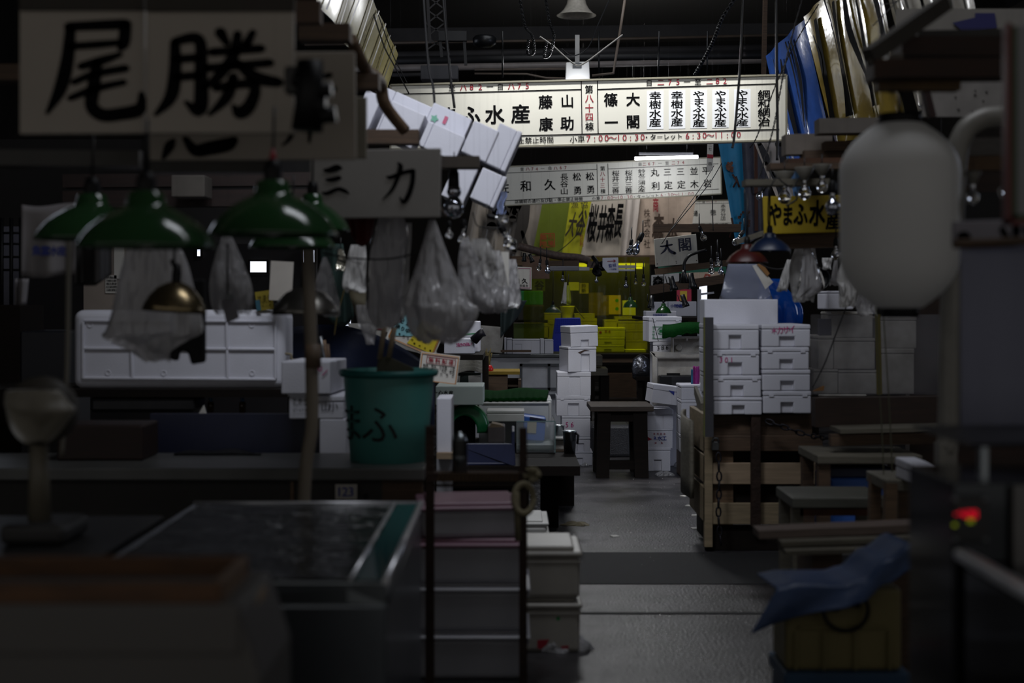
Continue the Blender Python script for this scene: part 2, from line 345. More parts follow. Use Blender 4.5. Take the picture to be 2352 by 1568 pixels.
# --- large block sign
d = 11.0; e = d-.003
s1 = board('aisle_sign', [(897, 195), (1806, 172), (1806, 322), (897, 343)], d, .14, cream, 'large cream hanging sign with red opening hours, biggest and highest over the aisle', frame=mat('sign_edge', '#8c8878', .4, .3, var=.03), fw=4)
rules(s1, [(920, 216, 1335, 205), (1335, 182, 1337, 308), (1372, 181, 1374, 307), (1372, 205, 1785, 192), (920, 318, 1790, 297)], e, 2)
lk = MB(); lr = MB(); T = -1.4
for ch, x, y in (('至', 1038, 202), ('一', 1125, 199), ('自', 1149, 199), ('自', 1491, 190), ('一', 1578, 188), ('至', 1603, 188)): put(lk, ch, x, y, 16, 16, e, T)
for ch, x, y in (('ハ', 1064, 201), ('8', 1083, 200), ('2', 1103, 200), ('ハ', 1174, 198), ('7', 1193, 198), ('5', 1211, 197), ('ニ', 1518, 189), ('7', 1539, 189), ('5', 1557, 188), ('ニ', 1630, 187), ('8', 1648, 186), ('2', 1665, 186)): put(lr, ch, x, y, 18, 19, e, T)
for ch, x, y, s in (('ま', 1030, 265, 44), ('ふ', 1081, 263, 46), ('水', 1136, 263, 46), ('産', 1196, 261, 46), ('藤', 1253, 234, 33), ('山', 1303, 232, 32), ('康', 1254, 285, 33), ('助', 1303, 283, 33), ('篠', 1403, 229, 33), ('大', 1454, 228, 33), ('一', 1404, 281, 32), ('閣', 1454, 279, 33)): put(lk, ch, x, y, s, s*.98, e, T, .02)
put(lk, '第', 1353, 205, 20, 20, e, T, .016); put(lk, '棟', 1354, 290, 20, 20, e, T, .016)
for ch, y in (('八', 226), ('十', 248), ('四', 268)): put(lr, ch, 1353.5, y, 20, 20, e, T, .016)
column(lk, '幸樹水産', 1505, (220, 240, 261, 281), 29, 21, e, T, .016); column(lk, '幸樹水産', 1555, (219, 239, 260, 280), 29, 21, e, T, .016)
for x, dy in ((1605, 0), (1655, -1), (1705, -2)): column(lk, 'やまふ水産', x, (217+dy, 233+dy, 249+dy, 266+dy, 283+dy), 29, 18, e, T, .018)
column(lk, '網和網治', 1755, (217, 237, 258, 279), 30, 22, e, T, .016)
line(lk, '店舗前の通行及び駐・停', 1010, 328, 1181, 324, 15, e); line(lk, '止禁止時間', 1197, 323, 1264, 321, 16, e); line(lk, '小車', 1317, 320, 1335, 319, 17, e)
line(lr, '7:00～10:30', 1352, 318, 1476, 315, 21, e, .008); line(lk, '・ターレット', 1485, 315, 1561, 313, 15, e); line(lr, '6:30～11:00', 1579, 312, 1697, 309, 20, e, .008)
pw = MB()
for x, dy in ((1505, 0), (1555, -1), (1605, -2), (1655, -3), (1705, -4)): pw.plate([(x-19, 209+dy), (x+19, 208+dy), (x+19, 296+dy), (x-19, 297+dy)], d-.002, .002)
pw.build('pasted_panel', mat('white_vinyl', '#e4e6ea', .4, var=.02), s1); lk.build('lettering', ink, s1); lr.build('lettering', red, s1)['label'] = 'red lettering'
# --- second block sign
d = 18.5; e = d-.003; T = -1.9
s2 = board('aisle_sign', [(1110, 385), (1655, 361), (1657, 445), (1110, 475)], d, .14, cream, 'second white hanging sign, smaller, just under the large cream one', frame=MATS['sign_edge'], fw=2.5)
rules(s2, [(1118, 399, 1371, 389), (1371, 377, 1373, 449), (1396, 376, 1398, 448), (1396, 388, 1650, 376), (1118, 463, 1651, 434)], e, 1.3)
lk = MB(); lr = MB()
for ch, x, y in (('至', 1199, 389), ('一', 1246, 387), ('自', 1263, 386), ('自', 1470, 377), ('一', 1516, 375), ('至', 1532, 375)): put(lk, ch, x, y, 9, 9, e, T)
for ch, x, y in (('ハ', 1212, 388), ('7', 1223, 388), ('4', 1233, 388), ('ハ', 1276, 386), ('6', 1288, 385), ('7', 1299, 385), ('ニ', 1480, 377), ('6', 1491, 376), ('7', 1501, 376), ('ニ', 1547, 374), ('7', 1558, 374), ('4', 1569, 373)): put(lr, ch, x, y, 10, 11, e, T)
for ch, x, y, s in (('佐', 1156, 431, 27), ('和', 1208, 427, 27), ('久', 1263, 424, 27), ('松', 1325, 406, 20), ('松', 1355, 405, 20), ('勇', 1327, 437, 20), ('勇', 1357, 435, 20), ('丸', 1504, 396, 20), ('利', 1506, 427, 20), ('三', 1533, 395, 19), ('定', 1535, 425, 20), ('三', 1563, 394, 19), ('定', 1565, 424, 20), ('並', 1594, 393, 20), ('木', 1595, 423, 20), ('平', 1622, 392, 20), ('岩', 1625, 421, 20)): put(lk, ch, x, y, s, s, e, T, .016)
column(lk, '長谷山', 1296, (406, 422, 439), 19, 17, e, T); column(lk, '桜井三善', 1414, (398, 411, 425, 438), 18, 14, e, T); column(lk, '桜井三善', 1444, (397, 410, 424, 437), 18, 14, e, T)
column(lk, '鈴友三浦水産', 1474, (393, 402, 411, 420, 429, 437), 18, 9.5, e, T); put(lk, '第', 1384, 387, 12, 12, e, T); put(lk, '棟', 1385, 439, 12, 12, e, T)
for ch, y in (('八', 399), ('十', 412), ('三', 426)): put(lr, ch, 1384, y, 12, 12, e, T)
line(lk, '店舗前の通行及び駐・停止禁止時間', 1187, 463, 1334, 457, 9.5, e); line(lk, '小車', 1364, 456, 1374, 455, 9.5, e); line(lr, '7:00～10:30', 1383, 455, 1450, 452, 12, e, .006); line(lk, '・ターレット', 1457, 452, 1509, 449, 9.5, e); line(lr, '6:30～11:00', 1520, 448, 1591, 445, 12, e, .006)
lk.build('lettering', ink, s2); lr.build('lettering', red, s2)['label'] = 'red lettering'
# --- third block sign
d = 24.5; e = d-.003; T = -.8
s3 = board('aisle_sign', [(1508, 463), (1700, 459), (1700, 523), (1508, 526)], d, .14, mat('white_enamel', '#dadad6', .4, var=.02), 'farthest and smallest white hanging sign in front of the cloth banners', frame=MATS['sign_edge'], fw=2)
rules(s3, [(1517, 469, 1690, 466), (1555, 514, 1680, 512)], e, 1)
lk = MB(); lr = MB()
for ch, x in (('至', 1567), ('一', 1606), ('自', 1616)): put(lk, ch, x, 463, 7, 7, e, T)
for ch, x in (('ハ', 1577), ('6', 1586), ('6', 1595), ('ハ', 1626), ('5', 1635), ('9', 1644)): put(lr, ch, x, 462, 7.5, 8, e, T)
column(lk, '築地大谷', 1532, (478, 487, 496, 505), 13, 9.5, e, T); column(lk, '桜井三善', 1553, (477, 486, 495, 504), 13, 9.5, e, T); column(lk, '本芳分店', 1661, (473, 483, 493, 502), 13, 10, e, T)
for ch, x, y, s in (('森', 1574, 478, 13), ('長', 1575, 502, 13), ('樋', 1596, 490, 14), ('徳', 1638, 488, 14), ('久', 1684, 480, 12)): put(lk, ch, x, y, s, s, e, T, .016)
line(lk, '店舗前の通行及び駐・停止禁止時間', 1558, 518, 1668, 516, 7, e)
lk.build('lettering', ink, s3); lr.build('lettering', red, s3)['label'] = 'red lettering'
# small tag strip hanging under the large sign
d = 15; t = board('tag_strip', [(1625, 325), (1639, 326), (1637, 392), (1623, 391)], d, .01, paper, 'narrow white and red tag strip hanging below the large sign')
b = MB(); b.plate([(1624.5, 354), (1638.5, 355), (1638, 364), (1624, 363)], d-.003, .003); b.build('red_band', red, t)
b = MB(); column(b, '二七四', 1631, (333, 342, 376), 8, 8, d-.008); b.build('lettering', ink, t)
# ------------------------------------------------------------------ near boards with brush characters, left
near = mat('near_board_paint', '#a69d92', .7, var=.06, scale=2)
def ink_part(mb, t, m=ink): return mb.build('lettering', m, t)
SO = [[(.22, .10, .07), (.72, .08, .08), (.86, .07, .07)], [(.86, .08, .09), (.84, .26, .09), (.80, .32, .05)], [(.24, .30, .06), (.56, .28, .06), (.80, .26, .05)], [(.24, .12, .08), (.21, .42, .10), (.13, .72, .10), (-.02, .97, .03)], [(.80, .38, .04), (.60, .44, .07), (.36, .50, .06)], [(.28, .66, .05), (.50, .58, .06), (.86, .52, .06)], [(.24, .82, .05), (.50, .73, .06), (.84, .66, .05)], [(.54, .46, .08), (.50, .72, .10), (.48, .90, .10), (.60, .99, .10), (.80, .98, .10), (1.02, .93, .10), (1.04, .78, .05)]]
KATSU = [[(.12, .18, .07), (.12, .5, .09), (.08, .78, .09), (-.06, .98, .03)], [(.12, .16, .06), (.34, .14, .08), (.36, .5, .09), (.35, .92, .10), (.22, .84, .03)], [(.14, .36, .06), (.34, .34, .06)], [(.14, .56, .06), (.34, .54, .06)], [(.54, .06, .08), (.60, .18, .05)], [(.84, .06, .05), (.78, .20, .07)], [(.46, .28, .06), (.92, .24, .06)], [(.42, .46, .06), (1.0, .40, .06)], [(.70, .08, .06), (.66, .32, .08), (.50, .58, .07), (.38, .68, .03)], [(.70, .40, .06), (.86, .56, .09), (1.08, .62, .07)], [(.50, .68, .06), (.84, .64, .07), (.82, .86, .09), (.72, .96, .09), (.66, .88, .03)], [(.66, .56, .07), (.60, .78, .08), (.44, .98, .03)]]
d = 4.05; t = board('shop_sign', [(44, 4), (331, 6), (331, 306), (44, 308)], d, .03, near, 'big white board with a single black brush character, highest above the green lamps', frame=None)
b = MB(); b.pbox(44, -8, 331, 22, d-.015, .02); b.build('top_batten', mat('board_batten', '#3a352f', .8, var=.1), t)
b = MB(); [stroke(b, [(u, v, w_*1.5) for u, v, w_ in q], 112, 38, 205, d-.004, 228) for q in SO]; ink_part(b, t)
d = 4.0; t = board('shop_sign', [(336, 26), (674, 22), (674, 306), (336, 306)], d, .03, near, 'big white board with a dense black brush character, beside the single character board')
b = MB(); b.pbox(334, -8, 676, 24, d-.015, .02); b.build('top_batten', MATS['board_batten'], t)
b = MB(); [stroke(b, [(u, v, w_*1.35) for u, v, w_ in q], 372, 62, 248, d-.004, 205) for q in KATSU]; ink_part(b, t)
d = 4.5; t = board('shop_sign', [(332, 120), (815, 118), (818, 366), (334, 368)], d, .02, near, 'lower white board whose brush strokes show under the dense character board')
b = MB()
for q in ([(.0, .92, .04), (.06, .80, .10), (.10, .74, .05)], [(.22, .72, .06), (.32, .84, .12), (.46, .82, .14), (.64, .78, .14), (.70, .74, .10)]): stroke(b, q, 375, 160, 230, d-.004, 220)
for q in ([(.05, .25, .10), (.5, .18, .12), (.9, .12, .10)], [(.3, .02, .09), (.34, .3, .12)], [(.1, .42, .10), (.6, .36, .14), (.98, .30, .12)], [(.5, .0, .12), (.5, .5, .18), (.46, .98, .05)], [(.2, .66, .10), (.6, .60, .16), (.96, .66, .16)], [(.15, .72, .12), (.06, .92, .10), (-.1, 1.02, .04)]): stroke(b, q, 660, 150, 110, d-.004, 180)
ink_part(b, t)
d = 4.9; board('shop_sign', [(800, 222), (842, 222), (842, 364), (800, 364)], d, .02, mat('buff_board', '#8d8778', .7, var=.05), 'narrow end of a buff board sticking out behind the lower white board')
d = 5.5; t = board('shop_sign', [(712, 345), (1013, 340), (1011, 499), (712, 502)], d, .02, mat('grey_vinyl_board', '#a09c98', .6, var=.08, scale=2), 'white board with two brush characters, one of three bars, above the clear bags')
b = MB()
for q in ([(.05, .10, .10), (.18, .10, .16), (.40, .02, .20), (.52, .04, .08)], [(.10, .42, .08), (.25, .42, .14), (.46, .36, .14)], [(-.02, .86, .06), (.12, .88, .12), (.42, .74, .12), (.62, .80, .12), (.74, .90, .05)]): stroke(b, q, 742, 384, 80, d-.004, 68)
for q in ([(.10, .34, .05), (.22, .36, .12), (.6, .24, .12), (.86, .20, .14)], [(.86, .20, .14), (.84, .5, .14), (.72, .82, .15), (.58, .98, .12), (.48, .86, .04)], [(.42, .0, .05), (.50, .10, .15), (.42, .36, .12), (.26, .66, .10), (-.02, .92, .03)]): stroke(b, q, 880, 374, 80, d-.004, 92)
ink_part(b, t)
tag(MB().tube([P(333, -60, 4.2), P(334, 200, 4.2), P(336, 400, 4.2)], .011, 8).build('hanging_cable', wire), 'thick dark cable running down between the two big brush boards', 'cable')
# clip-on spot in front of the boards
t = thing('clip_spotlight', P(720, 300, 3.7), 'black clip-on spotlight hung in front of the lower brush board', 'spotlight')
d = 3.7; MB().pbox(652, 150, 690, 214, d, .05).build('clamp', mat('grey_clamp', '#2d2b29', .6, var=.1), t, bevel=.008)
MB().tube([P(675, 180, d), P(712, 190, d)], .02, 10).build('arm', black, t)
b = MB(); b.tube([P(712, 140, d), P(712, 210, d), P(705, 300, d)], [.035, .035, .042], 16); b.tube([P(700, 210, d), P(762, 205, d)], .02, 12); b.tube([P(715, 268, d), P(772, 262, d)], .022, 12); b.tube([P(694, 246, d), P(750, 246, d)], .03, 12); b.build('body', black, t)
# --- frontal shop signs in the middle and right
d = 13.4; t = board('shop_sign', [(1502, 549), (1599, 537), (1604, 604), (1506, 613)], d, .02, mat('worn_board', '#c0bcb0', .7, var=.1, scale=3), 'worn tilted white board with two dark blue brush characters, hung over the middle stalls')
b = MB()
for q in ([(.0, .42, .06), (.2, .42, .08), (.8, .30, .08)], [(.46, .02, .08), (.46, .3, .10), (.32, .7, .10), (.02, .98, .03)], [(.48, .40, .05), (.66, .74, .12), (1.0, .92, .14)]): stroke(b, [(u, v, w_*1.5) for u, v, w_ in q], 1517, 552, 33, d-.003, 32)
put(b, '閣', 1573, 561, 33, 33, d-.003, -5, .016); b.build('lettering', mat('dark_blue_ink', '#10142e', .6, var=0), t)
b = MB()
for x, y in ((1510, 606), (1600, 598), (1553, 600), (1554, 604)): b.plate([(x-1, y-1), (x+1, y-1), (x+1, y+1), (x-1, y+1)], d-.004, .002)
b.build('nail', rust, t)
d = 7.6; t = board('shop_sign', [(1752, 451), (1962, 447), (1962, 532), (1755, 538)], d, .02, mat('yellow_paint', '#a8900f', .55, var=.08, scale=3), 'yellow board with black brush writing beside the paper lantern')
b = MB()
for ch, x, y, wv, h in (('や', 1781, 492, 32, 56), ('ま', 1809, 494, 28, 52), ('ふ', 1839, 491, 34, 56), ('水', 1877, 489, 38, 62), ('産', 1914, 506, 34, 42)): put(b, ch, x, y, wv, h, d-.003, -2, .028, .12)
ink_part(b, t)
d = 15; t = board('shop_sign', [(1188, 612), (1221, 614), (1221, 665), (1186, 663)], d, .01, paper, 'small white enamel plate with pink border half behind the clear bags')
b = MB(); [b.bar(P(*p, d-.003), P(*q, d-.003), S(1.2, d), .002, up=(0, 1, 0)) for p, q in (((1190, 616), (1218, 616)), ((1218, 616), (1218, 661)), ((1218, 661), (1190, 661)))]; b.build('border', mat('pink_line', '#a05a78', .6, var=0), t)
b = MB(); put(b, '和', 1187, 645, 14, 13, d-.003); put(b, '久', 1205, 645, 14, 13, d-.003, 0, .02); line(b, '共同組合', 1190, 656, 1210, 656, 6, d-.003); ink_part(b, t)
d = 16; t = board('notice_sign', [(1384, 592), (1420, 591), (1421, 626), (1395, 626), (1384, 612)], d, .008, mat('notice_paper', '#cfd0dc', .7, var=.03), 'small white notice with a red arrow and blue handwriting under the banners')
b = MB(); b.bar(P(1395, 600, d-.003), P(1412, 599, d-.003), S(1.6, d), .002, up=(0, 1, 0)); b.plate([(1409, 595), (1415, 599), (1409, 603), (1410, 599)], d-.008, .002); b.build('arrow', red, t)
b = MB(); line(b, '監視', 1402, 610, 1411, 609, 9, d-.003); line(b, '100円有', 1401, 618, 1414, 618, 5, d-.003); b.build('handwriting', inkb, t)
d = 17; t = board('shop_sign', [(1496, 632), (1560, 627), (1560, 655), (1496, 659)], d, .02, mat('white_board', '#d2d0ce', .6, var=.03), 'white board with one thick black brush character behind the black spotlights')
b = MB(); put(b, '森', 1512, 645, 26, 24, d-.003, -3, .05); ink_part(b, t)
d = 17.2; t = board('price_sign', [(1620, 628), (1633, 630), (1628, 644), (1614, 641)], d, .008, mat('red_print', '#a84a38', .6, var=0), 'small red printed card behind the hanging bulbs')
b = MB(); put(b, '大', 1624, 636, 9, 9, d-.003, 5); b.build('lettering', paper, t)
beam('sign_batten', 1565, 634, 1662, 630, 17.5, 14, .03, mat('lit_card', '#d8bfa6', .6, var=.05), 'pale lit card strip behind the red printed card', 'strip')
beam('wooden_beam', 1492, 666, 1662, 640, 16, 20, .08, wood_d, 'slanting brown beam behind the black spotlights')
# ------------------------------------------------------------------ boxes
def notched(mb, x0, y0, z0, x1, y1, z1, u0, u1, v, nd):
    """box with a hand slot pressed into the lower front"""
    a, b, c = x0+(x1-x0)*u0, x0+(x1-x0)*u1, z0+(z1-z0)*v
    vs = [(x0, y0, z0), (a, y0, z0), (a, y0, c), (b, y0, c), (b, y0, z0), (x1, y0, z0), (x1, y0, z1), (b, y0, z1), (a, y0, z1), (x0, y0, z1),
          (a, y0+nd, z0), (a, y0+nd, c), (b, y0+nd, c), (b, y0+nd, z0), (x0, y1, z0), (x1, y1, z0), (x1, y1, z1), (x0, y1, z1), (x0, y0, c), (x1, y0, c)]
    mb.add(vs, [[0, 1, 2, 18], [18, 2, 8, 9], [2, 3, 7, 8], [4, 5, 19, 3], [3, 19, 6, 7], [10, 13, 12, 11], [1, 10, 11, 2], [2, 11, 12, 3], [3, 12, 13, 4],
                [0, 14, 15, 5, 4, 13, 10, 1], [9, 8, 7, 6, 16, 17], [5, 15, 16, 6, 19], [0, 18, 9, 17, 14], [14, 17, 16, 15]])
def foambox(x0, y0, x1, y1, d, dep, label, group=None, lid=.2, notch=None, yaw=0., roll=0., m=None, marks=(), name='foam_box', cat='foam box', tabs=False, nd=.018):
    m = m or foam; cx = W((x0+x1)/2, d); z0, z1 = Zz(y1, d), Zz(y0, d); zl = z1-(z1-z0)*lid; xa, xb = W(x0, d), W(x1, d)
    t = thing(name, (cx, d+dep/2, z0), label, cat, group)
    b = MB(); notch_ = notch
    if notch_: notched(b, xa, d, z0, xb, d+dep, zl, *notch_, nd)
    else: b.box(xa, d, z0, xb, d+dep, zl)
    b.build('body', m, t, bevel=.006)
    if lid: MB().box(xa-.002, d-.002, zl+.0015, xb+.002, d+dep+.002, z1).build('lid', m, t, bevel=.007)
    if tabs:
        q = MB()
        for u in (.12, .82): q.box(xa+(xb-xa)*u, d-.006, zl-.004, xa+(xb-xa)*(u+.1), d, zl+.012)
        q.build('clip', m, t)
    for txt, px, py, sz, mm, ang in marks:
        q = MB()
        for i, ch in enumerate(txt): put(q, ch, px+i*sz*.72*math.cos(math.radians(ang)), py+i*sz*.72*math.sin(math.radians(ang)), sz, sz, d-.0045, ang-8, .004, .15)
        q.build('handwriting', mm, t)
    t.rotation_euler = (0, math.radians(roll), math.radians(yaw)); return t
def marking(t, m, fn, name='printed_mark'):
    q = MB(); fn(q); return q.build(name, m, t)
# --- tall centre stack in the aisle
G = 'foam boxes in the tall stack in the aisle'; d = 12.95
t = foambox(1300, 748, 1366, 796, d, .32, 'top box of the tall aisle stack, turned so its end shows', G, .34, (.38, .66, .48), 14, -2)
t = foambox(1295, 796, 1362, 854, d, .32, 'second box from the top of the tall aisle stack, with a torn dark corner', G, .12, (.46, .76, .80), 13)
q = MB(); q.plate([(1318, 809), (1334, 803), (1346, 805), (1334, 806), (1324, 812)], d-.004, .002); q.build('tear', mat('torn_brown', '#3c2a22', .8, var=0), t)
t = foambox(1280, 854, 1357, 908, d, .34, 'third box from the top of the tall aisle stack, plain with a seamed front', G, .2, (.36, .68, .99), nd=.005)
t = foambox(1278, 908, 1356, 955, d, .34, 'fourth box from the top of the tall aisle stack, with two small tabs', G, .2, (.34, .66, .75), tabs=True)
t = foambox(1290, 955, 1356, 1003, d, .32, 'box with a pink number fifty six low in the tall aisle stack', G, .12, None, marks=[('56', 1302, 975, 17, magenta, 0)])
t = foambox(1296, 1003, 1356, 1038, d, .32, 'box just above the bottom of the tall aisle stack', G, .2, (.5, .75, .7))
t = foambox(1311, 1038, 1361, 1070, d, .32, 'bottom box of the tall aisle stack, standing on the floor', G, .15, (.08, .55, .6))
for o in (t,): o.location.z = 0
# --- dark wooden stand in front of it
d = 12.0; t = thing('wooden_stand', (W(1429, d), d+.25, 0), 'dark heavy wooden stand in the middle of the aisle', 'stand')
b = MB(); b.pbox(1356, 933, 1502, 945, d, .6); b.build('top', mat('worn_top', '#40352c', .6, var=.25, scale=5, stretch=(1, 8, 8)), t, bevel=.005)
for dd in (.03, .46):
    for x0, x1, k in ((1374, 1404, -1), (1455, 1487, 1)):
        b = MB(); z1 = Zz(945, d); b.add([(W(x0, d), d+dd, z1), (W(x1, d), d+dd, z1), (W(x1, d), d+dd+.09, z1), (W(x0, d), d+dd+.09, z1)]+[(W(x+k*4, d), d+dd+e, 0) for x, e in ((x0, 0), (x1, 0), (x1, .09), (x0, .09))], [[0, 1, 2, 3], [7, 6, 5, 4], [0, 4, 5, 1], [1, 5, 6, 2], [2, 6, 7, 3], [3, 7, 4, 0]])
        b.build('leg', wood_b, t)
MB().pbox(1390, 945, 1470, 968, d+.05, .04).build('apron', wood_b, t)
MB().pbox(1400, 1058, 1462, 1078, d+.05, .06).build('stretcher', wood_b, t)
# --- what stands beyond, under the banners: long back table, bench, floor things
d = 19.5; t = thing('back_table', (W(1390, d), d+.5, 0), 'dark long table under the yellow film with boxes on it', 'table')
MB().pbox(1180, 813, 1495, 822, d, 1.5).build('top', wood_b, t)
for x in (1225, 1360, 1488):
    for dd in (.02, .95): MB().box(W(x, d)-.04, d+dd, 0, W(x, d)+.04, d+dd+.08, Zz(822, d)).build('leg', wood_b, t)
MB().pbox(1180, 822, 1495, 832, d+.03, .03).build('apron', wood_m, t)
t = thing('low_bench', (W(1386, 17), 17, 0), 'old low bench with a pale edge beyond the tall box stack', 'bench')
MB().pbox(1340, 846, 1396, 862, 16.9, .5).build('top', wood_g, t)
for x in (1352, 1392):
    for dd in (.02, .4): MB().box(W(x, 16.9)-.06, 16.9+dd, 0, W(x, 16.9)+.04, 16.95+dd, Zz(862, 16.9)).build('leg', wood_b, t)
b = MB(); b.pbox(1340, 816, 1384, 840, 16.95, .35); tag(b.build('wooden_crate', wood_g, bevel=.008), 'pale worn crate standing on the old low bench', 'crate')
b = MB(); b.box(W(1385, 22), 22, 0, W(1462, 22), 22.6, Zz(858, 22)); tag(b.build('wooden_crate', wood_d), 'dark slatted crate far down the aisle under the long back table', 'crate')
# crate of dark stuff seen under the stand, wrapped bundle beside it
b = MB(); b.box(W(1356, 13.6), 13.6, 0, W(1450, 13.6), 14.1, Zz(976, 13.6)); tag(b.build('rubber_mat_roll', mat('speckled_rubber', '#25262c', .45, var=.3, scale=90, bump=.3, bscale=120), bevel=.03), 'dark speckled bale on the floor behind the wooden stand', 'bale')
b = MB(); b.lathe([(0, 0), (.09, 0), (.1, .1), (.085, .2), (.03, .24), (.0, .25)], P(1472, 866, 15.4), 14, squash=.8); b.tube([P(1466, 842, 15.4), P(1472, 836, 15.4), P(1480, 842, 15.4)], .015, 6)
o = tag(b.build('foil_bundle', mat('crumpled_foil', '#9a9ca4', .25, .9, var=0, bump=1.0, bscale=18)), 'shiny silver wrapped bundle on the small dark table', 'bundle')
t = thing('small_table', (W(1476, 15.3), 15.3, 0), 'small dark table squeezed behind the right hand boxes', 'table')
MB().box(W(1462, 15.2), 15.2, Zz(874, 15.2), W(1560, 15.2), 15.7, Zz(866, 15.2)).build('top', wood_b, t)
for x in (1466, 1500): MB().box(W(x, 15.2), 15.25, 0, W(x, 15.2)+.05, 15.3, Zz(874, 15.2)).build('leg', wood_b, t)
# --- right hand stack beyond the cart
G = 'foam boxes beyond the wooden cart'; d = 12.5
foambox(1486, 1030, 1540, 1085, d, .34, 'bottom box of the dim stack right of the wooden stand', G, .14, (.3, .62, .55)).location.z = 0
t = foambox(1485, 985, 1545, 1030, d, .34, 'printed box in the middle of the dim stack right of the wooden stand', G, .1, None)
marking(t, inkb, lambda q: line(q, 'R水工', 1505, 1006, 1526, 1006, 11, d-.005, .02)); marking(t, red, lambda q: (line(q, '産地直送', 1503, 996, 1526, 996, 5, d-.005), q.plate([(1486, 1002), (1493, 1006), (1498, 1008), (1488, 1012)], d-.005, .002), line(q, '鮮魚', 1506, 1017, 1520, 1017, 5, d-.005)))
foambox(1487, 940, 1546, 985, d, .34, 'upper box of the dim stack right of the wooden stand', G, .3, (.35, .64, .99), nd=.004)
t = foambox(1492, 886, 1566, 928, 12.3, .3, 'tilted box with a blue patch lying on top of the dim stack', G, .3, (.40, .62, .99), 5, 7.5, nd=.004)
q = MB(); q.plate([(1528, 896), (1542, 897), (1542, 906)], 12.294, .002); q.build('blue_patch', inkb, t)
d = 12.9
foambox(1500, 785, 1556, 1070, d, .3, 'tall upright box with the number 386 behind the leaning tray', G, .03, None, marks=[('386', 1512, 799, 14, ink, -4)])
t = foambox(1487, 727, 1563, 785, d, .34, 'box with a round green emblem above the box numbered 386', G, .18, None, 4, tabs=True)
def emb(q):
    for k in range(20):
        a0, a1 = k*.3142, (k+1)*.3142; q.bar(P(1515+7.5*math.cos(a0), 760+7.5*math.sin(a0), d-.006), P(1515+7.5*math.cos(a1), 760+7.5*math.sin(a1), d-.006), S(1.2, d), .002, up=(0, 1, 0))
    for k in range(8): q.bar(P(1515, 760, d-.006), P(1515+5*math.cos(k*.785), 760+5*math.sin(k*.785), d-.006), S(1.6, d), .002, up=(0, 1, 0))
    column(q, '活魚鮮魚', 1498, (754, 761, 768, 774), 6, 5, d-.006); q.bar(P(1495, 750, d-.006), P(1522, 750, d-.006), S(1, d), .002, up=(0, 1, 0)); q.bar(P(1495, 777, d-.006), P(1522, 777, d-.006), S(1, d), .002, up=(0, 1, 0))
marking(t, green_ink, emb, 'green_emblem'); marking(t, ink, lambda q: q.bar(P(1496, 730, d-.007), P(1509, 783, d-.007), S(1.2, d), .002, up=(0, 1, 0)), 'crack')
t = thing('foam_tray', (W(1570, 12.7), 12.75, Zz(930, 12.7)), 'big grey foam lid standing on edge like a tray behind the black appliance', 'foam lid', G)
b = MB(); d = 12.7; b.pbox(1499, 812, 1640, 930, d+.06, .03); b.build('panel', foam_dirty, t, bevel=.01)
b = MB(); b.pbox(1499, 812, 1640, 824, d, .06); b.pbox(1499, 812, 1511, 930, d, .06); b.build('rim', foam_dirty, t, bevel=.02)
d = 12.75; t = thing('foam_tray', (W(1578, d), d+.1, Zz(812, d)), 'stained foam tray with round sockets lying on edge under the turf sheet', 'foam tray', G)
MB().pbox(1542, 772, 1625, 812, d+.05, .05).build('panel', foam_dirty, t, bevel=.01)
b = MB(); b.pbox(1542, 772, 1625, 778, d, .05); b.pbox(1542, 772, 1548, 812, d, .05); b.pbox(1574, 772, 1580, 784, d, .05); b.pbox(1604, 772, 1610, 784, d, .05); b.build('rim', foam_dirty, t, bevel=.012)
b = MB(); b.tube([P(1559, 798, d+.02), P(1559, 798, d+.06)], S(7, d), 16); b.tube([P(1612, 798, d+.02), P(1612, 798, d+.06)], S(7, d), 16); b.build('socket', foam_dirty, t, bevel=.004)
d = 12.6; b = MB()
b.grid(lambda u, v: P(1522+u*100, 746-u*8+v*(30-u*6)+1.2*math.sin(u*31)*v+math.sin(u*9)*1.5, d-.01-.02*v+.012*math.sin(u*17)+(.25*(1-v)**6)), 40, 12)
tag(b.build('turf_sheet', turf, solid=.012), 'dark green artificial turf sheet draped over the stained foam tray', 'turf sheet')
d = 12.6; t = thing('black_appliance', (W(1552, d), d+.06, Zz(890, d)), 'small black boxy appliance with a slot on top inside the big foam tray', 'appliance')
MB().pbox(1515, 862, 1600, 892, d, .13).build('body', mat('black_gloss', '#1b1c1f', .25, var=.05), t, bevel=.012)
MB().pbox(1516, 866, 1543, 892, d-.004, .006).build('window', black, t)
MB().pbox(1532, 857, 1562, 861, d+.08, .03).build('slot', black, t)
d = 12.2; b = MB()
b.grid(lambda u, v: P(1590+u*14+3*(1-v), 840+v*62+1.5*math.sin(u*3), d-.03*math.sin(v*2)+.02*math.sin(u*9)), 8, 14)
t = tag(b.build('cloth', mat('purple_cloth', '#9a2f86', .9, var=.15, scale=40, bump=.3, bscale=90), solid=.01), 'purple and blue cloth hanging at the back edge of the cart', 'cloth')
q = MB(); q.grid(lambda u, v: P(1587+u*5, 848+v*66, d-.012-.02*math.sin(v*2)), 4, 12); q.build('blue_border', mat('blue_cloth', '#3a6f94', .9, var=.15), t, solid=.006)
G = 'foam boxes in the narrow column by the cart'; d = 12.0
for y0, y1, l in ((884, 918, 'top box of the narrow column by the cart side'), (918, 956, 'second box of the narrow column by the cart side'), (956, 998, 'third box of the narrow column, marked in blue, by the cart side'), (998, 1040, 'lowest box of the narrow column by the cart side')):
    t = foambox(1564, y0, 1640, y1, d, .35, l, G, .2)
    if y0 == 956: marking(t, inkb, lambda q: q.plate([(1576, 977), (1581, 975), (1581, 990), (1576, 992)], d-.005, .002))
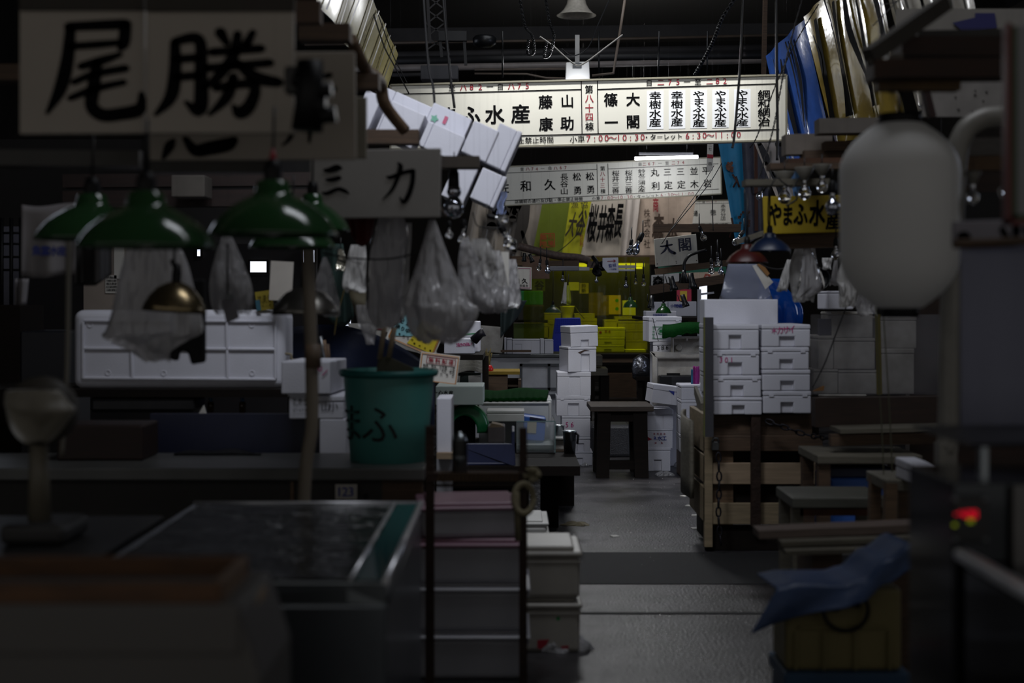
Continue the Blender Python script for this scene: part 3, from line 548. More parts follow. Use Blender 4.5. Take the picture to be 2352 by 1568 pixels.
b = MB(); b.box(W(1566, d), d, 0, W(1640, d), d+.4, Zz(1040, d)); tag(b.build('wooden_crate', wood_m, bevel=.01), 'brown crate on the floor under the narrow box column', 'crate')
# crumpled clear bag scraps on the floor
scrap = mat('crumpled_film', '#c8c8cc', .1, trans=.5, var=0, bump=1., bscale=25)
def heap(px, py, wpx, hpx, m, name, label, cat, seed=1, squash=.7):
    r = random.Random(seed); d = EYE*FPX/(py-HY); b = MB(); R, H = S(wpx, d)/2, S(hpx, d)
    ph = [r.uniform(0, 6) for _ in range(6)]
    def fn(u, v):
        a = u*2*math.pi; t = v*math.pi/2; rr = R*math.sin(t)*(1+.22*math.sin(3*a+ph[0])+.12*math.sin(7*a+ph[1]*v)); h = H*math.cos(t)*(1+.3*math.sin(2*a+ph[2])*math.sin(t)+.25*math.sin(5*a+ph[3])*math.sin(2*t))
        return Vector((W(px, d)+rr*math.cos(a), d+rr*math.sin(a)*squash, max(h, .001)))
    b.grid(fn, 36, 10, smooth=False); return tag(b.build(name, m), label, cat)
heap(1524, 1092, 40, 9, scrap, 'crumpled_film', 'crumpled clear film on the floor at the foot of the dim box stack', 'plastic scrap', 3)
heap(1560, 1072, 26, 10, scrap, 'crumpled_film', 'crumpled clear film on the floor beside the brown crate', 'plastic scrap', 4)
heap(1344, 1070, 16, 7, scrap, 'crumpled_film', 'bright crumpled film on the floor by the bottom of the aisle stack', 'plastic scrap', 5)
heap(1325, 1206, 60, 8, mat('straw_rope', '#a49a80', .9, var=.2), 'rope_scrap', 'frayed twist of rope lying on the bare aisle floor', 'scrap', 6, .4)
t = heap(1292, 1492, 118, 34, scrap, 'plastic_bag', 'crumpled clear bag with red print on the floor by the grey containers', 'bag', 8, .5)
dd = EYE*FPX/(1492-HY)-.16
q = MB(); q.plate([(1234, 1470), (1262, 1468), (1256, 1480), (1244, 1490), (1234, 1489)], dd, .003); q.plate([(1288, 1484), (1306, 1482), (1306, 1489), (1290, 1490)], dd, .003); q.build('red_print', red, t)
for i, (x, y, wv, l) in enumerate([(1584, 1162, 16, 'pale slip of paper on the floor near the cart'), (1596, 1184, 14, 'white slip of paper on the floor beside the cart corner'), (1600, 1214, 22, 'greenish flattened wrapper on the floor by the cart'), (1412, 1232, 16, 'white sliver of foam on the aisle floor'), (1572, 1140, 14, 'small buff slip on the floor near the crate')]):
    d = EYE*FPX/(y-HY); b = MB(); b.box(W(x, d)-S(wv, d)/2, d-.02, .001, W(x, d)+S(wv, d)/2, d+.03, .006, Matrix.Rotation(.3*i-.5, 3, 'Z')); tag(b.build('paper_scrap', paper), l, 'scrap')
b = MB(); r = random.Random(5)
for _ in range(110):
    y = r.uniform(8, 13); x = r.uniform(.2, 1.25)*(y/8.5 if r.random() < .6 else 1); z = r.uniform(.002, .006)
    b.box(x, y, .001, x+r.uniform(.003, .008), y+.006, z)
tag(b.build('litter', mat('dirty_crumb', '#8a8884', .8, var=0)), 'tiny white foam crumbs scattered on the aisle floor', 'litter', kind='stuff')
# --- yellow film stall at the back: white boxes seen through tinted vinyl
yf = film('yellow_vinyl_film', '#a0a410', clear=.93, rough=.15, tint='#d0d414', bump=.1)
d = 19.9; b = MB(); b.grid(lambda u, v: P(1203+u*289, 590+v*(222), d+.02*math.sin(u*9)+.006*math.sin(u*31)), 60, 8)
tag(b.build('vinyl_curtain', yf), 'clear yellow vinyl curtain at the far stall tinting everything behind it', 'vinyl curtain')
G = 'boxes behind the yellow vinyl curtain'
d = 20.3
LB = [(1370, 752, 1436, 774, 'upper box with a red flower print behind the yellow vinyl'), (1368, 774, 1435, 792, 'second box under the red flower box behind the yellow vinyl'), (1368, 792, 1434, 808, 'lowest thick box under the red flower box behind the yellow vinyl'),
      (1436, 803, 1484, 812, 'thin flat lid on the table beside the box pile behind the yellow vinyl')]
for x0, y0, x1, y1, l in LB:
    t = foambox(x0, y0, x1, y1, d, .35, l, G, .3, (.3, .55, .5) if y0 > 760 and y0 < 800 else None)
    if y0 == 752: marking(t, red, lambda q: (q.plate([(1376+4.5*math.cos(k*.628)*(1 if k % 2 else .5)+3, 763+4.5*math.sin(k*.628)*(1 if k % 2 else .5)) for k in range(10)], d-.005, .002), line(q, '鮮魚', 1392, 761, 1400, 761, 6, d-.005)), 'red_print')
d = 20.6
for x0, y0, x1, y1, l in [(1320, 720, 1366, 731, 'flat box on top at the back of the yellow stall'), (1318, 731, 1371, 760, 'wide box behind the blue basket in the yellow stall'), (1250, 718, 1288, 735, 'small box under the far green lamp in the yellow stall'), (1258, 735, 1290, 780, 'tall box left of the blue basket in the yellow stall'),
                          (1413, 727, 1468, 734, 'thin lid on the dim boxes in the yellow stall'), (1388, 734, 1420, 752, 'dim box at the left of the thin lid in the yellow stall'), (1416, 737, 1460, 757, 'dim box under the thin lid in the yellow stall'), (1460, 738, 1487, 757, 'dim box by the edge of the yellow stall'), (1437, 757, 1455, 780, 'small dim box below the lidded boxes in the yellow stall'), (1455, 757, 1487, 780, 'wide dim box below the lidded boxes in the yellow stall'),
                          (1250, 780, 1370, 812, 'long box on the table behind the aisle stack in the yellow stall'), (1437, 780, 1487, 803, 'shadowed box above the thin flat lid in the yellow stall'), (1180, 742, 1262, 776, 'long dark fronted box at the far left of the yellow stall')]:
    foambox(x0, y0, x1, y1, d, .35, l, G, .25, m=mat('dim_styrofoam', '#8a857c', .8, var=.08, scale=4))  # foam colour darkened so these boxes look less lit than the front pile
b = MB(); b.pbox(1180, 742, 1250, 815, 20.45, .12); tag(b.build('green_shelf_board', mat('green_board', '#3a4a20', .7, var=.1)), 'dark green board under the long box at the far left of the yellow stall', 'board')
t = thing('television', P(1218, 740, 20.4), 'black box shaped monitor on the shelf of the yellow stall', 'monitor')
MB().pbox(1186, 700, 1250, 740, 20.4, .25).build('casing', black, t, bevel=.02); MB().pbox(1190, 704, 1240, 734, 20.39, .01).build('screen', mat('dark_screen', '#060608', .1, var=0), t)
b = MB(); b.pbox(1192, 668, 1247, 700, 20.5, .2); tag(b.build('green_crate', green_pl, bevel=.01), 'green crate on top of the black monitor in the yellow stall', 'crate')
foambox(1289, 732, 1317, 780, 20.6, .35, 'tall box under the pale bucket in the yellow stall', G, .25)
t = thing('bucket', P(1303, 731, 20.78), 'pale bucket with a thin handle on the boxes of the yellow stall', 'bucket')
b = MB(); b.lathe([(0, 0), (S(13, 20), 0), (S(16.5, 20), S(29, 20)), (S(17.5, 20), S(29.5, 20)), (S(17.5, 20), S(27.5, 20))], P(1303, 731, 20.78), 24); b.build('body', paper, t)
MB().tube([P(1288, 703, 20.7), P(1300, 700, 20.5), P(1320, 702, 20.2), P(1330, 718, 20.0), P(1342, 732, 20.0)], .006, 6).build('handle', wire, t)
t = thing('basket', P(1303, 813, 19.52), 'deep blue plastic basket lying mouth down behind the aisle stack', 'basket')
b = MB(); d = 19.52; b.plate([(1276, 731), (1333, 730), (1341, 812.9), (1265, 812.9)], d, .28); b.build('body', blue_grate, t, bevel=.01)
b = MB()
for k in range(8): b.bar(P(1277-k*.8, 733+k*4.2, d-.006), P(1332+k*.5, 732+k*4.2, d-.006), .008, .01, up=(0, 1, 0))
for k in range(13): b.bar(P(1280+k*4.2, 732, d-.006), P(1276+k*4.9, 764, d-.006), .008, .01, up=(0, 1, 0))
b.build('rib', mat('blue_rib', '#2a40c8', .4, var=0), t)
# fittings inside the yellow stall
b = MB(); b.pbox(1206, 820, 1260, 900, 20.8, .1)
for x0, y0, x1, y1, mm, nm, l, c in [(1306, 648, 1330, 667, paper, 'notice_card', 'pale notice card pinned up in the yellow stall', 'notice'), (1331, 650, 1352, 674, mat('old_card', '#a89a78', .8, var=.1), 'notice_card', 'brown card with two characters pinned up in the yellow stall', 'notice'),
                                  (1398, 678, 1426, 722, mat('carton', '#b49a5a', .8, var=.06), 'cardboard_carton', 'tall carton with green spots on the back shelf of the yellow stall', 'carton'), (1385, 678, 1399, 724, wood_m, 'wooden_post', 'wooden post left of the tall carton in the yellow stall', 'post'),
                                  (1352, 672, 1385, 725, wood_d, 'wooden_cabinet', 'dark wooden cabinet standing inside the yellow stall', 'cabinet'), (1430, 690, 1460, 724, foam, 'foam_board', 'pale panel below the green lamp in the yellow stall', 'panel')]:
    o = MB().pbox(x0, y0, x1, y1, 21.0, .15).build(nm, mm, bevel=.005); tag(o, l, c)
    if y0 == 650: q = MB(); column(q, '鈴新', 1341, (656, 667), 11, 10, 20.99); q.build('lettering', ink, o)
    if x0 == 1398: q = MB(); [q.lathe([(0, 0), (S(4, 21), 0)], P(1417, yy, 20.995), 12, Matrix.Rotation(math.pi/2, 3, 'X')) for yy in (690, 709)]; q.build('green_spot', green_ink, o)
b = MB(); b.pbox(1360, 724, 1490, 733, 20.9, .5); tag(b.build('shelf', wood_b), 'dark shelf across the back of the yellow stall', 'shelf')
b = MB(); b.pbox(1190, 590, 1495, 830, 22.2, .1); tag(b.build('wall_far_stall', mat('stall_back', '#14130c', .8, var=.3, scale=2)), kind='structure')
b = MB(); b.pbox(1222, 640, 1252, 668, 20.9, .02); o = tag(b.build('shop_sign', mat('olive_board', '#3f4a16', .7, var=.05)), 'olive board with a dark brush character at the upper corner of the yellow stall', 'sign'); q = MB(); put(q, '谷', 1239, 655, 22, 22, 20.89, 0, .03); q.build('lettering', ink, o)
# lamp inside the yellow stall
t = thing('fluorescent_lamp', P(1400, 625, 20.2), 'fluorescent tube hanging inside the yellow stall', 'lamp')
MB().pbox(1330, 604, 1480, 612, 20.2, .08).build('housing', pwhite, t); MB().tube([P(1335, 615, 20.24), P(1475, 615, 20.24)], .016, 8).build('tube', mat('dim_tube', '#ffffff', .4, var=0, emit='#fff8e8', estr=.25), t)
area('stall_tube_light', (W(1400, 20), 19.99, Zz(600, 20)), (W(1400, 20), 20.3, .9), 1.6, .1, 6.5, (1.0, .96, .88))
# ------------------------------------------------------------------ left middle: cold cabinet and its clutter
d = 15.5; t = thing('cold_cabinet', (W(1200, d), d+.4, 0), 'long stainless cold cabinet with a grey framed window behind the aisle stack', 'cabinet')
MB().box(W(1090, d), d, 0, W(1300, d), d+.8, Zz(820, d)).build('body', mat('cabinet_steel', '#c0c2c8', .42, .55, var=.12, scale=3, bump=.1, bscale=4), t, bevel=.008)
MB().box(W(1086, d), d-.03, Zz(820, d), W(1302, d), d+.82, Zz(813, d)).build('top', steel_d, t, bevel=.004)
b = MB()
for q in ((1194, 835, 1284, 841), (1194, 890, 1284, 896), (1194, 835, 1200, 896), (1258, 835, 1264, 896)): b.pbox(*q, d-.03, .03)
f = b.build('window_frame', mat('grey_frame', '#4a4d52', .5, var=.05), t)
MB().pbox(1200, 841, 1258, 890, d-.012, .01).build('pane', mat('frosted_pane', '#cfd1d8', .3, .25, var=.15, scale=4, bump=.15, bscale=6), f)
MB().pbox(1262, 905, 1276, 914, d-.05, .05).build('tap', chrome, t)
G = 'flat boxes on top of the cold cabinet'; d = 15.7
for x0, x1, y0, l in ((1158, 1163, 776, 'narrow white box at the left on the cold cabinet'), (1164, 1176, 777, 'second narrow white box on the cold cabinet'), (1177, 1240, 779, 'long flat box on top of the cold cabinet'), (1241, 1250, 778, 'thin white slab on edge on the cold cabinet'), (1251, 1271, 780, 'short white box at the right on the cold cabinet')):
    foambox(x0, y0, x1, 812, d, .3, l, G, .0 if x1-x0 < 12 else .1, (.1, .34, .75) if x0 == 1177 else None, nd=.004)
foambox(1098, 750, 1153, 809, 15.6, .35, 'big tilted foam box with rounded corners on the cold cabinet', G, 0, m=foam_dirty, roll=5)
beam('wooden_batten', 1150, 806, 1220, 806, 15.45, 5, .08, wood_d, 'brown slat in front of the boxes on the cold cabinet', 'slat')
# wooden box with red ladle, towel
d = 12.2; tt = thing('display_table', (W(1105, 11.6), 11.9, 0), 'dark table under the plywood box and green board', 'table'); MB().box(W(1012, 11.6), 11.6, .60, W(1202, 11.6), 12.8, .645).build('top', wood_b, tt)
for x in (1020, 1194): MB().box(W(x, 11.7)-.03, 11.7, 0, W(x, 11.7)+.03, 11.76, .60).build('leg', wood_b, tt)
t = thing('wooden_box', (W(1155, d), d+.25, Zz(912, d)), 'open plywood box with a yellow edged top beside the folded towels', 'box')
b = MB(); b.pbox(1112, 858, 1166, 918.5, d, .45); b.build('body', wood_m, t, bevel=.004)
MB().pbox(1108, 853, 1194, 860, d-.03, .5).build('top', mat('yellow_edge', '#8f7416', .6, var=.1), t)
b = MB(); b.pbox(1166, 868, 1196, 916, d+.2, .02); b.pbox(1190, 872, 1197, 916, d, .2); b.pbox(1166, 884, 1190, 888, d+.05, .1); b.build('shelf', wood_d, t)
t = thing('scoop', P(1122, 854, 12.2), 'red plastic scoop with a frayed brush handle on the plywood box', 'scoop')
b = MB(); b.lathe([(0, 0), (S(11, 12), 0), (S(12, 12), S(6, 12)), (S(7, 12), S(15, 12)), (0, S(17, 12))], P(1122, 853, 12.25), 16); b.build('bowl', mat('red_plastic', '#c01c18', .3, var=.05), t)
b = MB()
for k in range(7): b.tube([P(1118+k, 838, 12.25), P(1112+k*3, 810-(k % 3)*5, 12.25)], .004, 5)
b.tube([P(1121, 842, 12.25), P(1119, 818, 12.25)], .022, 8); b.build('brush', mat('straw', '#7a6a38', .9, var=.1), t)
b = MB(); d = 11.8
for k in range(5):
    b.grid(lambda u, v, k=k: P(1054+u*64-k*.5, 810+k*9+8*u*(1-k*.1)-math.sin(u*3.1)*(4+k)+(v*11), d-.02-.01*k+.01*math.sin(u*7)), 20, 4)
tag(b.build('folded_towel', mat('towel', '#b8b4a8', .95, var=.08, scale=30, bump=.4, bscale=150), solid=.016), 'pile of folded white towels over the dark green board', 'towel')
t = thing('green_board', P(1075, 890, 11.8), 'dark green board with white price cards clipped to it', 'board')
MB().pbox(1020, 856, 1104, 926, 11.8, .02).build('panel', mat('dark_green', '#10241c', .6, var=.1), t)
for x, ang in ((1042, 4), (1090, -2)): MB().pbox(x-14, 862, x+14, 890, 11.78, .006, ang).build('price_card', paper, t)
b = MB(); b.pbox(1036, 850, 1042, 868, 11.76, .02); b.build('clip', mat('dark_red', '#5c0f14', .5, var=0), t)
G = 'white boxes on the low black table'
t = foambox(1000, 887, 1110, 930, 9.4, .45, 'flat white box with black printed characters on the green hood', G, 0, m=mat('mint_foam', '#b9c6c0', .6, var=.03))
marking(t, ink, lambda q: line(q, '一心水産', 1000, 901, 1036, 902, 11, 9.395, .02), 'lettering')
# green hood (rounded plastic cover with a dark opening)
d = 9.5; t = thing('green_hood', P(1075, 1022, d), 'round green plastic tub lying on its side with a dark mouth', 'tub')
b = MB()
def hood(u, v):
    a = math.pi*(1.05-1.1*u); r = 48-4*v; return P(1072+r*math.cos(a)*1.0+6*v, 985-55*max(-.6, math.sin(a)) if True else 0, d+.02+.5*v)
b.grid(hood, 28, 8); b.build('shell', green_pl, t, solid=.02)
b = MB(); b.grid(lambda u, v: P(1072+(48-18*v)*math.cos(math.pi*(1.05-1.1*u))-6*v, 985-(55-20*v)*max(-.6, math.sin(math.pi*(1.05-1.1*u)))+4*v, d-.02*v), 28, 4); b.build('rim', green_pl, t, solid=.01)
MB().pbox(1038, 950, 1092, 1018, d+.3, .02).build('back', black, t)
foambox(1003, 914, 1037, 1040, 7.6, .3, 'upright white box beside the teal bucket', G, 0, m=foam)
b = MB(); b.pbox(1003, 1040, 1040, 1054, 7.55, .4); tag(b.build('wooden_block', wood_l), 'pale wooden block under the upright white box', 'block')
b = MB(); b.box(W(1003, 7.7), 7.7, .35, W(1036, 7.7), 7.95, Zz(1054, 7.7)); b.box(W(1008, 7.7), 7.72, 0, W(1030, 7.7), 7.9, .35); tag(b.build('carton_column', pclear), 'pale slim carton standing under the wooden block', 'carton')
# big foam box on its side with turf, blue tub in a clear tank
t = foambox(1100, 918, 1268, 1019, 10.2, .5, 'big white cooler box standing on its side under the turf', G, 0, m=mat('cooler_white', '#b4b6b6', .5, var=.05))
b = MB(); d = 10.2
for q in ((1106, 922, 1266, 928), (1260, 922, 1267, 1018)): b.pbox(*q, d-.02, .03)
b.build('rim', pwhite, t, bevel=.01)
b = MB(); b.grid(lambda u, v: P(1112+u*148-v*5, 897+v*22-u*2+3*math.sin(u*8)*(1-v)+1.2*math.sin(u*60)*v, 10.6-.42*v), 50, 8)
tag(b.build('turf_sheet', turf, solid=.02), 'bright green turf sheet lying over the big white cooler box', 'turf sheet')
t = foambox(1118, 942, 1204, 968, 9.9, .25, 'low white lid box in front of the big cooler box', G, .3, m=pwhite); 
t = thing('blue_bin', P(1228, 1018, 9.95), 'blue plastic bin with a paper label inside the clear tank', 'bin')
MB().plate([(1200, 953), (1254, 960), (1250, 1016), (1204, 1010)], 9.95, .2).build('body', blue_pl, t, bevel=.01)
MB().pbox(1211, 967, 1232, 994, 9.94, .004, 3).build('label', mat('label_paper', '#a49c86', .8, var=.1), t)
b = MB(); b.bar(P(1217, 959, 9.94), P(1254, 966, 9.94), .015, .01, up=(0, 1, 0)); b.build('slot', navy, t)
t = thing('clear_tank', P(1230, 1039, 9.6), 'clear acrylic tank standing on the low black table', 'tank')
b = MB(); d = 9.6
for q in ((1186, 968, 1275, 1039, d, .006), (1186, 968, 1275, 1021, d+.55, .006)): b.pbox(*q)
b.box(W(1275, d)-.006, d, Zz(1039, d), W(1275, d), d+.55, Zz(968, d)); b.build('wall', clearf, t)
b = MB(); b.bar(P(1186, 968, d), P(1275, 967, d), .006, .008, up=(0, 1, 0)); b.bar(P(1275, 967, d), P(1275, 1039, d), .006, .008, up=(0, 1, 0)); b.build('edge', mat('acrylic_edge', '#6f8a8a', .3, var=0), t)
b = MB(); b.pbox(1188, 1022, 1272, 1034, d+.03, .4); b.build('base', mat('wet_green', '#3c5a52', .4, var=.2), t)
b = MB(); b.pbox(1120, 978, 1160, 1018, 9.3, .2); o = tag(b.build('paper_bag', mat('grey_paper_bag', '#5c5654', .85, var=.12), bevel=.01), 'grey paper parcel tied at the top beside the green tub', 'parcel')
q = MB(); q.plate([(1122, 982), (1130, 972), (1150, 976), (1158, 980)], 9.3, .15); q.build('fold', mat('brown_paper', '#7a6a54', .85, var=.1), o)
t = thing('blue_tray', P(1125, 1060, 8.9), 'low dark blue tray in front of the green tub', 'tray')
d = 8.9; b = MB(); b.pbox(1040, 1018, 1182, 1068, d, .02); b.pbox(1040, 1062, 1182, 1068, d, .4); b.box(W(1182, d)-.02, d, Zz(1068, d), W(1182, d), d+.4, Zz(990, d)); b.build('body', mat('blue_grey_plastic', '#2c3250', .4, var=.08), t, bevel=.006)
# low black table that carries them
d = 9.2; ZL = .47; t = thing('low_table', (W(1130, d), d+.7, 0), 'low black table crowded with boxes beside the aisle', 'table')
LT = t
MB().box(W(985, d), d-.35, ZL-.06, W(1316, 9.9), d+1.5, ZL).build('top', wood_b, t)
for x, y in ((W(1262, 9.4), 9.4), (W(1300, 10.4), 10.4), (W(1020, 9.4), 9.4)): MB().box(x-.06, y, 0, x+.06, y+.1, ZL-.06).build('leg', wood_b, t)
MB().box(W(1000, 9.5), 9.6, .05, W(1250, 9.5), 9.65, ZL-.06).build('apron', black, t)
b = MB(); b.box(W(1214, 9), 8.9, 0, W(1240, 9), 9.1, Zz(1096, 9)); tag(b.build('foil_column', mat('scuffed_foil', '#8a8a8e', .35, .8, var=.2, bump=.5, bscale=40)), 'scuffed metal post under the low black table', 'post')
def pail(px0, px1, py0, py1, d, label, handle=False):
    r1 = S((px1-px0)/2, d); h = S(py1-py0, d); t = thing('steel_pail', P((px0+px1)/2, py1, d), label, 'pail', 'steel pails by the clear tank')
    MB().lathe([(0, .004), (r1*.78, 0), (r1*.97, h*.95), (r1*1.04, h), (r1*.95, h*.97), (r1*.9, h*.9)], P((px0+px1)/2, py1, d), 28).build('body', steel, t)
    if handle: MB().tube([P(px1-2, py0+6, d-.02), P(px1+3, py0+10, d-.03), P(px1+1, py0+30, d-.03)], .008, 6).build('handle', black, t)
    return t
pail(1272, 1297, 976, 1005, 9.9, 'smaller steel pail beside the clear tank')
pail(1292, 1325, 989, 1040, 9.6, 'larger steel pail with a handle in front of the tall aisle stack', True)
b = MB(); b.pbox(1274, 1004, 1312, 1009, 9.75, .3); tag(b.build('white_tray', pwhite, bevel=.004), 'small white tray under the smaller steel pail', 'tray')
b = MB(); b.pbox(1274, 1009.5, 1306, 1033, 9.8, .25); tag(b.build('foam_block', foam_dirty, bevel=.01), 'stained white block under the white tray', 'block')
MB().box(W(1262, 9.7), 9.7, ZL-.055, W(1312, 9.7)+.004, 10.0, ZL+.003).build('end_block', wood_m, LT)
# ------------------------------------------------------------------ counter with bucket and boxes
d = 6.1; zt = Zz(1075, d)
t = thing('counter', (-1.5, 6.4, 0), 'long grey stall counter with a number plate on its front', 'counter')
MB().box(-2.9, d, zt-.055, W(975, d), d+.62, zt).build('worktop', mat('grey_worktop', '#5c5c5a', .4, .2, var=.15, scale=3), t, bevel=.008)
MB().box(-2.9, d+.05, .1, W(875, d), d+.09, zt-.055).build('front_panel', mat('dark_panel', '#2c2a28', .7, var=.12, scale=3), t)
MB().box(W(875, d), d+.05, .1, W(970, d), d+.09, zt-.055).build('end_panel', wood_d, t)
MB().box(W(664, d), d+.035, .3, W(672, d), d+.05, zt-.06).build('batten', wood_m, t)
for x in (-2.8, W(960, d)-.03): MB().box(x, d+.5, 0, x+.06, d+.56, zt-.05).build('leg', wood_b, t)
b = MB(); b.pbox(770, 1112, 820, 1146, d+.03, .006); pl = b.build('number_plate', mat('plate_paint', '#b0aca4', .6, var=.05), t)
b = MB(); line(b, '123', 779, 1129, 806, 1129, 30, d+.026, .01); b.build('numeral', inkb, pl)
b = MB(); b.lathe([(0, 0), (.012, 0)], P(840, 1139, d+.045), 10, Matrix.Rotation(math.pi/2, 3, 'X')); b.build('hole', black, t)
# teal bucket
d = 6.4; z0 = zt+.001; t = thing('bucket', (W(893, d), d, z0), 'large teal plastic bucket with two worn black characters on the counter', 'bucket')
H = Zz(848, d)-z0; R1 = S(106, d); R0 = S(88, d); C = (W(893, d), d, z0)
MB().lathe([(0, .004), (R0, 0), (R0*.6+R1*.4, H*.45), (R1*.98, H*.93), (R1*.97, H), (R1*.93, H), (R1*.9, H*.8), (R0*.93, .02), (0, .02)], C, 48).build('body', teal, t)
MB().lathe([(R1*.97, H*.92), (R1*1.05, H*.93), (R1*1.08, H*.97), (R1*1.05, H*1.0), (R1*.95, H)], C, 48).build('rim', mat('dark_teal_rim', '#1c6a66', .45, var=.08), t)
b = MB()
def onbucket(px, py):
    x = W(px, d)-C[0]; z = Zz(py, d); f = (z-z0)/H; r = R0+(R1-R0)*f+.004; x = max(-r*.98, min(r*.98, x)); return Vector((C[0]+x, d-math.sqrt(r*r-x*x), z))
for ch, x, y, wv, h in (('ま', 812, 966, 66, 96), ('ふ', 880, 966, 88, 96)):
    vs, fs = glyph(ch, .03); b.add([onbucket(x+u*wv, y-v*h) for u, v in vs], fs)
b.build('lettering', mat('worn_black', '#0d1210', .7, var=0), t)
# long slats and a board sticking out of it
t = thing('wooden_paddle', P(900, 850, 6.5), 'olive grey scoop board resting in the teal bucket', 'paddle')
MB().plate([(868, 822), (890, 818), (950, 846), (950, 870), (862, 870)], 6.5, .02).build('blade', mat('olive_board_2', '#4c4a3a', .7, var=.1), t)
for (a, b_), l in ((((885, 735), (872, 825)), 'pale stick standing in the teal bucket beside the scoop board'), (((906, 752), (893, 822)), 'thin pale stick standing in the teal bucket')):
    tag(MB().tube([P(*a, 6.5), P(*b_, 6.5)], .012, 8).build('wooden_stick', wood_l), l, 'stick')
G = 'foam boxes beside the teal bucket'; d = 6.75
foambox(734, 962, 796, 1052, d, .4, 'bottom box beside the teal bucket, with dim handwriting at its top', G, 0, marks=())
t = foambox(722, 908, 790, 962, d, .4, 'long lidded box with faint marker under the pole', G, .28, marks=[('山小', 748, 933, 24, mat('faint_ink', '#45454c', .7, var=0), 0)])
t = foambox(664, 905, 722, 962, d, .4, 'printed box with rows of stamped letters left of the pole', G, .12)
marking(t, mat('stamp_ink', '#3a3a40', .7, var=0), lambda q: [line(q, s, 676, y, 702, y, 8, d-.006) for s, y in (('特産品', 918), ('201118', 930), ('C1678', 942))], 'stamp')
t = foambox(652, 830, 766, 905, d-.02, .42, 'upper box with a pink curl of marker beside the pole', G, .0, yaw=-4)
marking(t, magenta, lambda q: (put(q, '0', 743, 846, 22, 18, d-.026, 20, .0), q.bar(P(748, 862, d-.026), P(760, 849, d-.026), S(2, d), .002, up=(0, 1, 0))), 'marker')
# big foam container bottom, facing us on a rack
d = 7.4; t = thing('foam_container', (W(411, d), d+.15, Zz(893, d)), 'very large white foam container standing on edge with moulded ribs', 'foam container')
b = MB(); b.pbox(167, 712, 655, 893, d, .3); b.build('body', foam, t, bevel=.045, seg=5)
b = MB()
for q in ((192, 736, 634, 738), (190, 868, 634, 871)): b.bar(P(q[0], q[1], d-.004), P(q[2], q[3], d-.004), .014, .014, up=(0, 1, 0))
for q in ((191, 736, 191, 870), (633, 736, 633, 870), (302, 802, 304, 869), (521, 700, 523, 869), (191, 800, 633, 802)): b.bar(P(q[0], max(q[1], 738), d-.004), P(q[2], q[3], d-.004), .014, .014, up=(0, 1, 0))
b.build('rib', foam, t, bevel=.004)
b = MB()
for x, y in ((207, 746), (578, 746), (376, 857), (579, 857), (248, 856)): b.lathe([(S(4, d), 0), (S(6, d), .004), (S(7, d), 0)], P(x, y, d), 16, Matrix.Rotation(math.pi/2, 3, 'X'))
b.build('boss', foam, t)
t = thing('stall_rack', (W(360, 7.3), 7.6, 0), 'dark rack holding up the very large foam container', 'rack')
MB().box(W(-100, 7.3), 7.3, Zz(912, 7.3), W(660, 7.3), 7.9, Zz(893, 7.3)-.002).build('shelf', wood_b, t)
for x in (-90, 640): MB().box(W(x, 7.3), 7.6, 0, W(x, 7.3)+.06, 7.66, Zz(912, 7.3)).build('post', wood_b, t)
b = MB(); b.pbox(205, 912.5, 448, 948, 7.31, .25); tag(b.build('metal_bin', mat('dim_steel', '#2c2c2e', .4, .6, var=.1), bevel=.02), 'dull dark metal bin under the large foam container', 'bin')
b = MB(); b.pbox(345, 950, 735, 1046, 6.95, .03); tag(b.build('navy_panel', mat('navy_board', '#1e2238', .5, var=.06)), 'navy blue board standing at the back of the counter', 'board')
b = MB(); b.box(W(130, 6.38), 6.38, zt+.001, W(328, 6.38), 6.66, Zz(976, 6.38)); tag(b.build('wooden_chest', mat('red_brown_wood', '#24120b', .6, var=.2, stretch=(1, 1, 8)), bevel=.01), 'red brown wooden chest at the back of the counter', 'chest')
b = MB(); b.plate([(468, 930), (478, 964), (452, 964), (456, 950)], 7.0, .01); tag(b.build('paper_tag', paper), 'white paper tag below the large foam container', 'tag')
for x, l in ((484, 'small blue capped bottle under the large foam container'), (557, 'second small bottle in the row under the large foam container')):
    tt = thing('bottle', P(x, 948, 7.5), l, 'bottle', 'bottles under the large foam container'); MB().lathe([(0, 0), (.018, 0), (.018, .05), (.009, .062)], P(x, 948, 7.5), 12).build('body', mat('brown_bottle', '#40301a', .2, var=0), tt); MB().lathe([(.01, .06), (.01, .078), (0, .078)], P(x, 948, 7.5), 12).build('cap', mat('blue_cap', '#4a7aa0', .4, var=0), tt)
b = MB(); b.grid(lambda u, v: P(400+u*200, 1042-10*math.sin(u*3.1)*v-3*math.sin(u*11)*v, 6.6+.1*v), 24, 4); tag(b.build('black_cloth', black, solid=.004), 'crumpled black cloth lying on the counter before the navy board', 'cloth')
# left stall back: notice wall, mesh, dark shapes
d = 9.5; t = thing('notice_board', P(262, 715, d), 'pale wall board with written sheets behind the hanging bags', 'board')
MB().pbox(192, 560, 330, 716, d, .03).build('panel', mat('pale_board', '#968a80', .7, var=.05), t)
MB().pbox(242, 632, 268, 673, d-.01, .004).build('sheet', paper, t); MB().pbox(262, 560, 285, 640, d-.01, .004).build('sheet', paper, t)
b = MB()
for k in range(6): column(b, '魚市場組合通知書類見本'[k:k+5], 246+k*4, [637+j*7.2 for j in range(5)], 4, 6, d-.014)
b.build('writing', ink, t)
t = thing('mesh_rack', P(30, 720, 8.6), 'black wire mesh rack at the far left stall', 'rack')
b = MB(); d = 8.6
for x in (4, 26, 48): b.tube([P(x, 500, d), P(x, 760, d)], .012, 6)
for y in (535, 560, 590, 620): b.tube([P(0, y, d), P(60, y, d)], .008, 6)
b.build('wire', black, t)
b = MB()
for x0, y0, x1, y1 in ((4, 520, 46, 700),): b.pbox(x0, y0, x1, y1, 8.9, .02)
